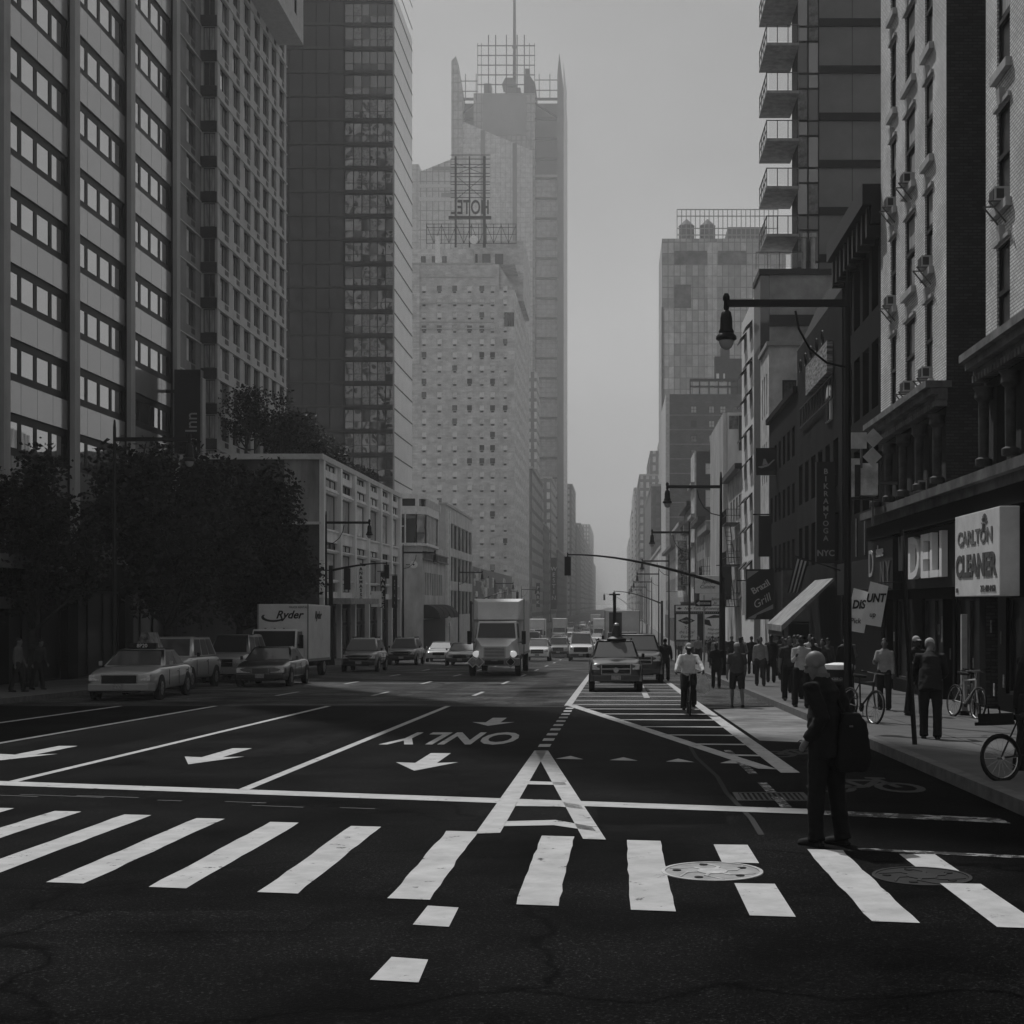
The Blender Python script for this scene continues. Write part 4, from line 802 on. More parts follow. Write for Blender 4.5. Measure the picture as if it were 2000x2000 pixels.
# --- dark building with arched window
b = building('arched_window_building', 'dark building with arched pale window and weathered sign board', (8.8, 56, gz(60))); o = tuple(b.location)
mb = MB().mat(M('dark_masonry', .016, .8, .3, .6, spec=.05)); w3 = [('W', 8.8, 57+2.2*i, 58.3+2.2*i, z, z+1.9, .3) for i in range(6) for z in (3.6, 6.6)]; wall(mb, 'W', 8.8, 56.01, 70, gz(60)-.5, 14.2, [l[2:6] for l in w3], .3); shell(mb, 8.8, 22, 56.01, 70, gz(60)-1, 14.2, 'W'); part(mb, 'wall', b); windows(b, o, w3, win_panes(1, FR_DARK, [GL_DARK], .08, .5))
q = MB().mat(M('mansard', .06, .7, .3, 3, spec=.05)); q.prism([(8.8,56.2,14.2),(12,56.2,14.2),(12,56.2,16.6),(9.9,56.2,16.6)], (0,13.6,0)); part(q, 'mansard_roof', b)
q = MB().mat(M('railing_iron', .03, .5, .1))
for i in range(12): q.tube([(8.7,58+i*.9,10.2),(8.7,58+i*.9,11.1)], .03, 5)
q.tube([(8.7,57.9,11.1),(8.7,68,11.1)], .04, 5).tube([(8.7,57.9,10.2),(8.7,68,10.2)], .04, 5)
for i in range(5):
    for k in range(8): a = k/8*2*math.pi; q.tube([(8.6,60+i*1.8+.3*math.cos(a),13+.3*math.sin(a)),(8.6,60+i*1.8+.3*math.cos(a+.78),13+.3*math.sin(a+.78))], .035, 4)
part(q, 'iron_scroll', b); q = MB().mat(M('weathered_board', .3, .8, .5, 2, streak=6)); q.box(8.55, 8.79, 58.4, 65, 11.3, 12.6); part(q, 'name_board', b)
q = MB().mat(M('arch_pale', .55, .6, .1)); pr = [(8.7, 58.5, 9.4), (8.7, 58.5, 10.3)]+[(8.7, 59.15+.65*math.cos(a), 10.3+.6*math.sin(a)) for a in (2.6,2.1,1.57,1.0,.5)]+[(8.7, 59.8, 10.3), (8.7, 59.8, 9.4)]; q.prism(pr, (.1,0,0)); q.mat(FR_DARK)
for y in (58.75, 59.12, 59.5): q.box(8.66, 8.7, y, y+.06, 9.4, 10.35)
q.box(8.66, 8.7, 58.5, 59.8, 10.28, 10.36); part(q, 'arched_window', b)
s = empty('yoga_sign', (8.05, 58, 3.5), 0, 'tall dark blade sign with thin stacked letters reading yoga', 'sign'); MB().mat(M('sign_dark', .022, .5, .15)).box(0, .75, -.12, .12, 0, 4.1).build('panel', s); MB().mat(BLK).box(.6,.8,-.05,.05,3.6,3.7).build('bracket', s)
tb = text_mb('\n'.join('BIKRAM'), .3, M('letter_pale', .4, .6, 0), .02, .006); tb.build('lettering', s, loc=(.38, -.135, 2.95)); text_mb('\n'.join('YOGA'), .3, MATS['letter_pale'], .02, .006).build('lettering', s, loc=(.38, -.135, 1.45)); text_mb('NYC', .34, MATS['letter_pale'], .02, .008).build('lettering', s, loc=(.38, -.135, .4))
b = building('low_dark_building', 'low dark building between the arched front and stucco block', (8.8, 70, gz(75))); o = tuple(b.location)
mb = MB().mat(M('low_dark', .01, .8, .2, spec=.05)); w4 = [('W', 8.8, 71+2*i, 72+2*i, z, z+1.5, .25) for i in range(6) for z in (3.6, 6.4, 9.2)]; wall(mb, 'W', 8.8, 70.01, 82.9, gz(75)-.5, 12.2, [l[2:6] for l in w4], .25); shell(mb, 8.8, 22, 70.01, 82.9, gz(75)-1, 12.2, 'W'); part(mb, 'wall', b); windows(b, o, w4, win_panes(1, FR_GREY, [GL_DARK], .06, .5))
part(MB().mat(MATS['low_dark']).box(8.6, 9, 70, 83, 12.2, 12.5), 'coping', b)
# --- stucco block
b = building('stucco_building', 'light stucco block with one dark shuttered window facing the camera', (8.8, 83, gz(85))); o = tuple(b.location)
ST = M('stucco', .55, .85, .25, .6, bump=.2); nh = [('N', 83, X(1528,83), X(1556,83), Z(792,83), Z(742,83), .15)]; vw = [('W', 8.8, 84+1.2*i, 84.5+1.2*i, z, z+2.4, .2) for i in range(3) for z in (9, 13)]
mb = MB().mat(ST); wall(mb, 'N', 83, 8.8, 20, gz(83)-.5, 16.8, [l[2:6] for l in nh], .15); wall(mb, 'W', 8.8, 83, 87.9, gz(85)-.5, 16.8, [l[2:6] for l in vw], .2); shell(mb, 8.8, 20, 83, 87.9, gz(85)-1, 16.8, 'WN'); part(mb, 'wall', b)
windows(b, o, nh, win_panes(1, FR_DARK, [M('shutter', .07, .8, .5, 6)], .1), 'shuttered_window'); windows(b, o, vw, win_panes(1, FR_DARK, [GL_DARK], .05), 'slot_window'); part(MB().mat(M('stucco_coping', .3, .8, .1)).box(8.65, 20, 82.85, 87.9, 16.8, 17.05), 'coping', b)
s = empty('hat_sign', (7.7, 79.5, 9.0), 0, 'dark sign panel bearing a pale sombrero outline above the grill sign', 'sign'); MB().mat(SGD).box(0, 1.1, -.1, .1, 0, 1.5).build('panel', s)
q = MB().mat(M('letter_pale', .4, .6, 0)); q.poly([(.08,-.12,.45),(.3,-.12,.38),(.7,-.12,.5),(1.05,-.12,.85),(.95,-.12,.85),(.7,-.12,.62),(.3,-.12,.5)]).poly([(.35,-.12,.55),(.42,-.12,.9),(.52,-.12,.9),(.66,-.12,.62)]); q.build('hat_outline', s)
# --- balcony tower
b = building('balcony_tower', 'panelled tower with projecting glass balconies above the stucco block', (11.3, 90, gz(90))); o = tuple(b.location); BT0, FH = 22.4, 2.96
mb = MB().mat(M('tower_panel', .19, .75, .1, .4)); xw = X(1600,90); shell(mb, xw, 24, 90, 92.6, BT0, 64, 'S'); shell(mb, 14.6, 24, 92.6, 112, BT0, 64, 'N'); mb.mat(DK); shell(mb, 11.3, xw-.001, 90.06, 92.6, BT0, 64); part(mb, 'wall', b)
q = MB().mat(M('panel_joint', .012, .8, .1))
for k in range(14): q.box(xw, 24, 89.9, 89.99, BT0+.9+k*FH, BT0+1.4+k*FH)
q.box(X(1664,90), X(1665,90), 89.985, 89.995, BT0, 64); part(q, 'dark_band', b)
gl = []; 
for k in range(14):
    for j in range(2):
        for z0, z1 in ((0, .9), (.95, FH-.05)): gl.append(('N', 90.05, 11.33+j*.68, 11.98+j*.68, BT0+k*FH+z0, BT0+k*FH+z1, 0))
windows(b, o, gl, win_panes(1, FR_DARK, [glassmat('glass_wavy', .03, .55, .03, .12, .5), GL_DARK, M('tower_curtain2', .22, .6, .4, 2)], .035, None, .04), 'pane')
BG = bpy.data.materials.new('balcony_glass'); BG.use_nodes = True; t = BG.node_tree; t_ = t.nodes.new('ShaderNodeBsdfTransparent'); t_.inputs[0].default_value = (.93,.93,.93,1); x_ = t.nodes.new('ShaderNodeMixShader'); x_.inputs[0].default_value = .1; t.links.new(t_.outputs[0], x_.inputs[1]); t.links.new(t.nodes['Principled BSDF'].outputs[0], x_.inputs[2]); t.links.new(x_.outputs[0], t.nodes['Material Output'].inputs[0]); t.nodes['Principled BSDF'].inputs['Roughness'].default_value = .08
for k in range(13):
    z = BT0+2.4+k*FH; q = MB().mat(M('balcony_slab', .3, .8, .2)); q.box(9.25, 11.28, 88.8, 93.4, z-.17, z); e = part(q, 'balcony', b)
    q = MB().mat(FR_GREY)
    for x, y in [(9.28+.66*i, 88.83) for i in range(4)]+[(9.28, 88.83+1.1*i) for i in range(1, 5)]: q.box(x-.025, x+.025, y-.025, y+.025, z, z+1.1)
    q.box(9.25, 11.28, 88.8, 88.86, z+1.08, z+1.13).box(9.25, 9.31, 88.8, 93.4, z+1.08, z+1.13).box(9.25, 9.3, 88.86, 93.4, z+.5, z+.53)
    r_ = q.build('railing', e)
    p2 = MB().mat(BG).quad((9.28,88.9,z+.08),(9.28,93.3,z+.08),(9.28,93.3,z+1.05),(9.28,88.9,z+1.05)).quad((9.4,88.84,z+.08),(11.2,88.84,z+.08),(11.2,88.84,z+1.05),(9.4,88.84,z+1.05)); g_ = p2.build('glass_panel', e)
    for me in (r_.data, g_.data):
        for vtx in me.vertices: vtx.co -= Vector(o)
mb = MB().mat(M('podium_stucco', .3, .85, .2, .8)); shell(mb, X(1503,88), 24, 88, 92, gz(90)-1, BT0-.35); part(mb, 'podium', b)
mb = MB().mat(GL_DARK); mb.box(8.8, X(1503,88)-.01, 88.02, 92, 17.8, BT0-.3); mb.mat(DK).box(8.8, X(1503,88)-.01, 88.02, 92, gz(90)-1, 17.79); part(mb, 'podium_glazing', b)
q = MB().mat(FR_DARK); q.box(8.7, 24, 87.8, 92, BT0-.34, BT0); q.box(X(1503,88), 24, 87.9, 87.98, 18.9, 19.6); part(q, 'podium_edge', b)
q = MB().mat(FR_GREY)
for i in range(5): q.box(8.5+i*.72, 8.54+i*.72, 87.85, 87.9, BT0, BT0+1.05)
q.box(8.5, 11.4, 87.85, 87.9, BT0+1.0, BT0+1.05); q.mat(BG).box(8.5, 11.4, 87.87, 87.88, BT0+.1, BT0+.98); part(q, 'terrace_railing', b)
for x in (X(1574,88), X(1592,88)): part(MB().mat(M('flue_pale', .4, .6, .2)).lathe([(.14,0),(.14,2.2),(.24,2.2),(.24,2.45)], (x, 89, BT0), n=10), 'flue', b)
# --- white narrow building with hooded windows
b = building('white_hooded_building', 'tall white narrow building with slanting dark window hoods', (8.8, 92.1, gz(95))); o = tuple(b.location)
w5 = [('W', 8.8, a, a+1.9, z, z+1.15, .3) for a in (93.2, 97.4) for z in (1.6,3.6,6.0,8.0,10.4,12.4,14.8,16.8,19.2)]
mb = MB().mat(M('white_render', .7, .7, .08)); wall(mb, 'W', 8.8, 92.1, 101, gz(95)-.5, 21.6, [l[2:6] for l in w5], .3); shell(mb, 8.8, 20, 92.1, 101, gz(95)-1, 21.6, 'W'); part(mb, 'wall', b); windows(b, o, w5, win_panes(1, FR_DARK, [GL_DARK], .05))
for l in w5:
    q = MB().mat(BLK); q.prism([(8.8,l[2]-.1,l[5]),(8.35,l[2]-.1,l[5]-.5),(8.35,l[2]-.1,l[5]-.62),(8.8,l[2]-.1,l[5]-.12)], (0,2.1,0)); part(q, 'hood', b)
# --- fire escape building
def fire_escape(b, px, y0, y1, zs):
    o = b.location; q = MB().mat(BLK)
    for z in zs:
        q.box(px-1.0, px-.02, y0, y1, z-.05, z)
        for zz in (z+.5, z+.95): q.box(px-1.0, px-.97, y0, y1, zz-.02, zz+.02); q.box(px-1.0, px, y0, y0+.03, zz-.02, zz+.02)
        n = int((y1-y0)/.22)
        for i in range(n+1): q.box(px-1.0, px-.98, y0+i*.22, y0+i*.22+.02, z, z+.95)
        for i in range(5): q.box(px-1.0+i*.22, px-.98+i*.22, y0, y0+.02, z, z+.95)
    for za, zb in zip(zs, zs[1:]):
        for s_ in (.35, .75): q.tube([(px-s_, y0+.3, za), (px-s_, y1-.4, zb)], .035, 4)
        for i in range(9): t_ = (i+.5)/9; q.box(px-.75, px-.35, y0+.3+(y1-y0-.7)*t_-.08, y0+.3+(y1-y0-.7)*t_+.08, za+(zb-za)*t_-.015, za+(zb-za)*t_+.015)
    part(q, 'fire_escape', b)
b = building('fire_escape_building', 'low building fronted by a black fire escape before the ribbed white block', (8.8, 101, gz(105))); o = tuple(b.location)
w6 = [('W', 8.8, 102+2.6*i, 103.3+2.6*i, z, z+1.7, .25) for i in range(4) for z in (2, 5, 8)]; mb = MB().mat(M('tenement_pale', .4, .8, .3, .6)); wall(mb, 'W', 8.8, 101.01, 113.9, gz(105)-.5, 11.4, [l[2:6] for l in w6], .25); shell(mb, 8.8, 20, 101.01, 113.9, gz(105)-1, 11.4, 'W'); part(mb, 'wall', b); windows(b, o, w6, win_panes(1, FR_DARK, [GL_DARK, CURT], .06, .5)); fire_escape(b, 8.8, 102.5, 107.5, [1.7, 4.7, 7.7]); part(MB().mat(BLK).box(8.3, 8.9, 101, 114, 11.4, 11.8), 'cornice', b)
# --- ribbed white block
b = building('ribbed_white_building', 'white block with vertical ribs along its street front', (8.8, 114, gz(120))); o = tuple(b.location)
mb = MB().mat(M('ribbed_white', .65, .7, .15, .8, streak=.3)); wall(mb, 'N', 114, 8.8, 20, gz(120)-.5, 17.1); wall(mb, 'W', 8.8, 114, 130, gz(120)-.5, 17.1); shell(mb, 8.8, 20, 114, 130, gz(120)-1, 17.1, 'WN'); part(mb, 'wall', b)
for i in range(14): part(MB().mat(MATS['ribbed_white']).box(8.45, 8.8, 114.3+i*1.15, 114.75+i*1.15, 4, 17.1), 'rib', b)
part(MB().mat(M('stain_grey', .18, .8, .4, 3)).box(X(1424,114), X(1442,114), 113.97, 113.99, Z(838,114), Z(812,114)), 'stained_panel', b); part(MB().mat(DK).box(8.6, 8.81, 114, 130, 2.2, 3.8), 'fascia', b)
part(MB().mat(DK).box(X(1443,114), X(1448,114)+.02, 113.9, 113.98, Z(880,114), Z(812,114)), 'slot', b)
# --- dark brick house with two white windows
b = building('dark_brick_house', 'dark brick house showing two white sash windows on its side', (8.8, 159, gz(160))); o = tuple(b.location)
nh = [('N', 159, X(1378,159), X(1394,159), Z(b_,159), Z(a_,159), .12) for a_, b_ in ((957,990),(1016,1050),(905,926))]; mb = MB().mat(brickmat('dark_brick', .07, .045)); wall(mb, 'N', 159, 8.8, 22, gz(160)-.5, 18.8, [l[2:6] for l in nh], .15); shell(mb, 8.8, 22, 159, 167, gz(160)-1, 18.8, 'N'); part(mb, 'wall', b)
windows(b, o, nh, win_panes(1, FR_WHITE, [M('sash_white', .7, .6, .05)], .08, .5)); part(MB().mat(M('house_front', .5, .8, .3, .8)).box(8.6, 8.8, 159, 167, gz(160), 18.8), 'street_front', b); q = MB().mat(M('house_front_trim', .3, .8, .2))
for z in (5, 8.3, 11.5, 15): q.box(8.2, 8.6, 159, 167, z, z+.4)
part(q, 'bay_trim', b)
def tenement(label, y0, y1, z, v, vz, wz):
    b = building('tenement', label, (8.8, y0, gz(y0)), group='tenements along the right side'); o = tuple(b.location); n = max(2, int((y1-y0)/2.6)); ws = [('W', 8.8, y0+.7+i*(y1-y0-.8)/n, y0+2.0+i*(y1-y0-.8)/n, zz, zz+1.8, .25) for i in range(n) for zz in wz]
    mb = MB().mat(M('tenement_%d' % int(v*100), v, .8, .25, .6)); wall(mb, 'W', 8.8, y0, y1, gz(y0)-.8, z, [l[2:6] for l in ws], .25); shell(mb, 8.8, 22, y0, y1, gz(y1)-1, z, 'W'); part(mb, 'wall', b); windows(b, o, ws, win_panes(1, FR_GREY, [GL_DARK, GL_MID, CURT], .08, .5))
    part(MB().mat(M('tenement_cornice_%d' % int(vz*100), vz, .7, .2)).box(8.1, 8.9, y0+.1, y1-.1, z, z+.5), 'cornice', b); part(MB().mat(DK).box(8.7, 8.79, y0+.2, y1-.2, gz(y0), 1.2 if y0 < 200 else 0), 'shopfront', b); return b
t_ = tenement('low pale tenement before the dark brick house', 130.1, 144, 8.6, .45, .2, (1.5, 4.6)); fire_escape(t_, 8.8, 132, 137, [1.4, 4.4])
tenement('plain grey tenement with dark cornice before the dark brick house', 144.1, 158.9, 10.2, .22, .02, (1.5, 4.7, 7.4))
t_ = tenement('dark tenement with heavy cornice just past the dark brick house', 167.1, 188, 13.4, .1, .02, (1.2, 4.3, 7.4, 10.4)); fire_escape(t_, 8.8, 170, 176, [1.1, 4.2, 7.3, 10.3])
tenement('pale ornate tenement farther down the right side', 188.1, 215, 12.2, .5, .35, (1.0, 4.2, 7.6)); tenement('grey tenement before the tall brick tower', 215.1, 258.9, 10.5, .25, .1, (.8, 4, 7))
# --- tall brick tower
b = building('brick_tower', 'tall dark brick block with pale string courses and three window columns', (8.8, 259, -4)); o = tuple(b.location); cxs = [X(p,259) for p in (1355, 1390, 1412, 1440)]
nh = regular('N', 259, cxs, [39.8-3.4-2.63*k for k in range(14)], 1.05, 1.25, .15); mb = MB().mat(brickmat('tower_brick', .1, .075, .6, .2, .2, .02, .3)); wall(mb, 'N', 259, 9.5, 26, -4.3, 39.8, [l[2:6] for l in nh], .15); shell(mb, 9.5, 26, 259, 285, -4.3, 39.8, 'N'); mb.mat(M('tower_pier', .5, .8, .15)).box(8.8, 9.49, 258.9, 285, -4.3, 39.8); part(mb, 'wall', b)
windows(b, o, nh, win_panes(2, FR_DARK, [GL_DARK, M('blind_pale', .55, .8, .1), GL_MID], .07, .5)); q = MB().mat(M('string_pale', .22, .8, .2))
for k in range(14): q.box(9.5, 26, 258.93, 258.99, 39.8-3.9-2.63*k, 39.8-3.7-2.63*k)
part(q, 'string_course', b)
s = empty('roof_billboard', (X(1395,261), 261, 39.8), 0, 'black framed roof billboard with blank white panels on the brick tower', 'billboard'); q = MB().mat(BLK); x0, x1 = X(1348,261)-s.location.x, X(1440,261)-s.location.x
q.box(x0, x1, -.2, .2, 2.6, 3.1).box(x0, x1, -.2, .2, 1.5, 1.8)
for i in range(6): q.box(x0+(x1-x0)*i/5-.1, x0+(x1-x0)*i/5+.1, -.15, .15, 0, 3)
q.build('frame', s); MB().mat(SGW).box(x0+.5, x1-1.2, .21, .25, .2, 1.45).box(x0+.5, x1-1.2, .21, .25, 1.85, 2.55).build('panel', s)
b2 = empty('stair_bulkhead', (X(1415,268), 268, 39.8), 0, 'dark stepped roof bulkhead behind the roof billboard', 'bulkhead'); q = MB().mat(M('bulkhead', .06, .8, .2)); q.box(-.8, .9, -1, 1, 0, 9.8).box(-1.9, -.81, -1, 1, 0, 8.2).box(.91, 3.2, -1, 1, 0, 7.8); q.build('wall', b2); MB().mat(SGW).box(-1.6,-1.1,-1.1,-1.01,2.5,5).box(-.3,0,-1.1,-1.01,2.5,5).build('vent', b2)
# --- pale glass tower
b = building('pale_glass_tower', 'hazy pale glass tower with two tank shapes behind its roof screen', (X(1293,380), 380, -4.2)); o = tuple(b.location); D = 380; G1 = gridmat('pale_glass', .36, .16, 1.6, 3.0, .12, .35, .3)
mb = MB().mat(G1); shell(mb, X(1293,D), X(1535,D), D, D+30, -4.3, Z(466,D)); part(mb, 'wall', b); part(MB().mat(gridmat('pale_strip', .5, .3, 1.3, 3, .1, .05, .3)).box(X(1382,D), X(1401,D), D-.3, D-.01, -4, Z(474,D)), 'light_strip', b); part(MB().mat(M('edge_dark', .1, .5, .1)).box(X(1293,D)-.15, X(1296,D), D-.3, D, -4, Z(600,D)), 'edge_strip', b); part(MB().mat(gridmat('west_strip', .55, .35, 1.6, 3, .1, .3, .3)).box(X(1298,D), X(1316,D), D-.2, D-.01, -4, Z(603,D)), 'corner_strip', b)
q = MB().mat(M('reflection_blind', .12, .4, .5, .3))
for px0, px1, py0, py1 in ((1317,1381,490,517),(1402,1458,490,517),(1317,1350,556,602)): q.box(X(px0,D), X(px1,D), D-.12, D-.01, Z(py1,D), Z(py0,D))
part(q, 'blind_band', b)
q = MB().mat(M('roof_screen', .3, .5, .1))
for px in range(1323, 1523, 9): q.box(X(px,D)-.1, X(px,D)+.1, D+2, D+2.2, Z(466,D), Z(405,D))
for py in (405, 418, 442, 455): q.box(X(1323,D), X(1522,D), D+2, D+2.2, Z(py,D)-.12, Z(py,D)+.12)
part(q, 'roof_screen', b)
for px in (1344, 1386): q = MB().mat(M('tank_wood', .14, .8, .1)); q.lathe([(2.1,0),(2.1,5.6),(2.2,5.6),(.1,7.6)], (X(px,D), D+9, Z(466,D)), n=14); part(q, 'water_tank', b)
part(MB().mat(M('roof_plant', .14, .7, .1)).box(X(1425,D), X(1500,D), D+6, D+20, Z(466,D), Z(432,D)), 'roof_plant', b)
def far_block_r(label, x0, x1, y0, y1, z, m, tiers=()): return far_block(label, x0, x1, y0, y1, z, m, tiers)
far_block_r('hazy brick block with plain side left of the pale glass tower', 9.2, 30, 385, 470, 33.5, gridmat('far_brick', .13, .1, 1.9, 3.3, .4, .15, .8))
far_block_r('pale stepped tower behind the plain brick block on the right', 8.9, 45, 560, 640, 52, farw2, [(13, 40, 562, 630, 62), (17.5, 40, 564, 625, 70)])
far_block_r('hazy tall block farther down on the right', 8.9, 45, 700, 800, 55, farw)
far_block_r('faint block near the right side of the vanishing point', 8.9, 45, 860, 1000, 58, farw2, [(10, 40, 862, 980, 72)])
far_block_r('faintest block closing the right side', 8.9, 45, 1060, 1300, 50, farw)
far_block_r('low white block beside the brick tower on the right', 8.8, 26, 286, 384, 13, M('low_white', .6, .7, .2, .3))
far_block_r('low grey block on the right far beyond the brick tower', 8.9, 30, 471, 559, 16, fard)
# awnings, flag, shop signs on the right
s = empty('sloped_awning', (8.7, 57.5, 1.0), 0, 'pale sloping shop awning under the flag', 'awning'); q = MB().mat(M('awning_grey', .3, .7, .3, 2)); q.prism([(0,0,1.9),(0,0,1.8),(-2.1,0,-.25),(-2.1,0,0)], (0,5.5,0)); q.build('canvas', s); MB().mat(BLK).box(-2.05,-2.0,.02,5.48,-.45,-.02).build('valance', s)
s = empty('flag', (7.0, 55.2, 2.2), 0, 'striped flag hanging from a slanted pole above the awning', 'flag'); q = MB().mat(BLK); q.tube([(1.75,0,.9),(-.15,0,1.5)], .03, 6); q.build('pole', s)
q = MB()
for k in range(7):
    q.mat(M('flag_light', .6, .7, .1) if k % 2 else M('flag_dark', .015, .7, .1)); a = -.12+.07*k; q.prism([(a,0,1.42-.02*k),(a+.07,0,1.4-.02*k),(a-.24,.1+.03*(k%3),.1+.05*(k%2)),(a-.31,.1,.08)], (0,.02,0))
q.build('cloth', s)
s = empty('grill_sign', (7.2, 80, .8), 0, 'dark grill sign with white slanted lettering by the thick pole', 'sign'); MB().mat(SGD).box(0, 1.55, -.15, .15, .2, 3.0).build('panel', s); tb = text_mb("Brazil", .5, LTW, .03, .01); rr = Matrix.Rotation(-R(30), 4, 'Y'); MB().join(tb, lambda v: rr @ v).build('lettering', s, loc=(.8, -.17, 2.0)); tb = text_mb("Grill", .6, LTW, .03, .0, .3); MB().join(tb, lambda v: rr @ v).build('lettering', s, loc=(.85, -.17, 1.2)); q = MB().mat(M('letter_pale', .4, .6, 0)); q.poly([(.05,-.16,.25),(1.5,-.16,1.05),(1.5,-.16,.8),(.6,-.16,.45),(.5,-.16,.25)]); q.poly([(.05,-.16,2.9),(.7,-.16,2.9),(.05,-.16,2.45)]); q.build('swoosh', s)
s = empty('sightseeing_sign', (4.05, 100, -.75), 0, 'large white sightseeing billboard with bulb border behind the lamp poles', 'sign'); MB().mat(BLK).box(-.05, 3.4, .02, .2, 0, 2.55).build('panel', s)
q = MB().mat(SGW); q.box(.05, 3.3, -.02, .019, 2.1, 2.5).box(.08, 1.55, -.02, .019, .12, 1.9).box(2.0, 3.3, -.02, .019, .12, 1.9); q.build('face', s); q = MB().mat(LTW)
for i in range(24): q.box(.05+i*.138, .09+i*.138, -.01, .019, 1.98, 2.02); q.box(.05+i*.138, .09+i*.138, -.01, .019, .03, .07)
q.build('bulb', s); lettering('New York Sightseeing', .27, LTD, s, (1.85, -.03, 2.3), depth=.01, shear=.3); [MB().mat(LTD).poly(pl).build('logo_shape', s) for pl in ([(.2,-.03,1.45),(.8,-.03,1.72),(1.4,-.03,1.45),(.8,-.03,1.18)], [(.12,-.03,2.3),(.3,-.03,2.38),(.48,-.03,2.3),(.3,-.03,2.22)], [(2.05,-.03,1.6),(2.7,-.03,1.85),(3.3,-.03,1.8),(3.3,-.03,1.66)], [(2.05,-.03,1.55),(2.4,-.03,1.5),(2.55,-.03,1.05),(2.05,-.03,1.2)])]
lettering('GRAY LINE', .15, LTW, s, (.8, -.045, 1.45), depth=.01, bold=.004)
for k, tx in enumerate(('Try', 'the Local', 'Expert!')): lettering(tx, .28, LTD, s, (.8, -.03, .95-k*.3), depth=.01, shear=.3)
for k, tx in enumerate(('Hop-on', 'Hop-off', 'Sightseeing')): lettering(tx, .25, LTD, s, (2.65, -.03, .85-k*.28), depth=.01, shear=.3)
q = MB().mat(BLK); q.box(0, .08, .02, .1, -3.0+.9, 0); q.box(3.3, 3.38, .02, .1, -2.1, 0); q.build('post', s)
s = empty('cuisine_sign', (6.45, 112, 1.5), 0, 'white rounded restaurant sign above the sightseeing billboard', 'sign'); q = MB().mat(SGW); q.box(-.35, 1.6, -.06, .06, 1.2, 2.6).box(0, 1.6, -.05, .05, -.6, 1.19); q.build('panel', s, bevel=.04); lettering('Spice\nCuisine', .4, LTD, s, (.6, -.08, 1.9), depth=.01, shear=.3); lettering('Spice\nJu', .3, LTD, s, (1.2, -.08, .6), depth=.01, shear=.3); MB().mat(BLK).box(1.6, 2.4, -.03, .03, 2.0, 2.1).build('bracket', s)
hang_sign('dark plain blade sign left of the sightseeing billboard', 128, .3, 3.2, .6, SGD, x=8.0-.9+0)
hang_sign('white vertical neon sign with dark figures near the dark tenement', 175, 3.5, 9.5, 1.1, M('neon_panel', .4, .7, .5, 3), 'HOTEL', LTD, .9, x=7.4)
for k, (y, z0, z1, w_, m_, lab) in enumerate(((62, -.1, 1.0, .9, SGD, 'small dark hanging sign under the yoga blade sign'), (66, 1.6, 3.4, .7, M('sign_mid', .12, .6, .3, 3), 'grey hanging sign beyond the yoga blade sign'), (77, 4.4, 6.6, .7, SGD, 'dark hanging sign above the grill sign'), (86, 1.2, 3.2, .8, SGW, 'pale hanging sign beside the thick lamp pole'), (104, 2.2, 4.6, .8, SGD, 'dark hanging sign before the restaurant sign'), (120, .5, 2.4, 1.2, SGW, 'white hanging sign beyond the restaurant sign'), (138, 1.5, 4.5, .9, M('sign_mid'), 'grey tall hanging sign on the low pale tenement'), (150, .2, 2.0, 1.4, SGD, 'dark wide hanging sign on the plain grey tenement'), (196, 0, 3.5, 1.3, SGW, 'white hanging sign on the pale ornate tenement'))):
    hang_sign(lab, y, z0, z1, w_, m_, x=8.5-w_-.2)
# cluster of blank sign panels on an old bracket
s = empty('sign_cabinet', (7.3, 45, 5.2), 0, 'weathered white sign cabinet with two blank diamond panels above the deli', 'sign'); q = MB().mat(M('cabinet_white', .6, .7, .3, 2)); q.box(0, .28, -.25, .25, 0, 1.2).box(.3, .85, -.25, .25, .05, 1.05); q.build('cabinet', s); q = MB().mat(DK); q.box(.12, .3, -.27, -.251, .0, 1.0).box(.0,.86,-.2,.2,-.06,-.01); q.build('slot', s)
q = MB().mat(M('panel_pale', .55, .7, .15)); q.box(-.0, .48, -.35, -.3, 1.5, 2.0).prism([(.68,-.4,1.52),(.98,-.4,1.82),(.68,-.4,2.12),(.38,-.4,1.82)], (0,.04,0)).prism([(.65,-.4,.94),(.95,-.4,1.24),(.65,-.4,1.54),(.35,-.4,1.24)], (0,.04,0)); q.build('blank_panel', s); MB().mat(FR_GREY).box(.3,.36,-.28,-.2,.9,2.0).box(.7,.76,-.05,.05,-.9,0).box(.85,1.5,-.04,.04,.4,.5).build('bracket', s)
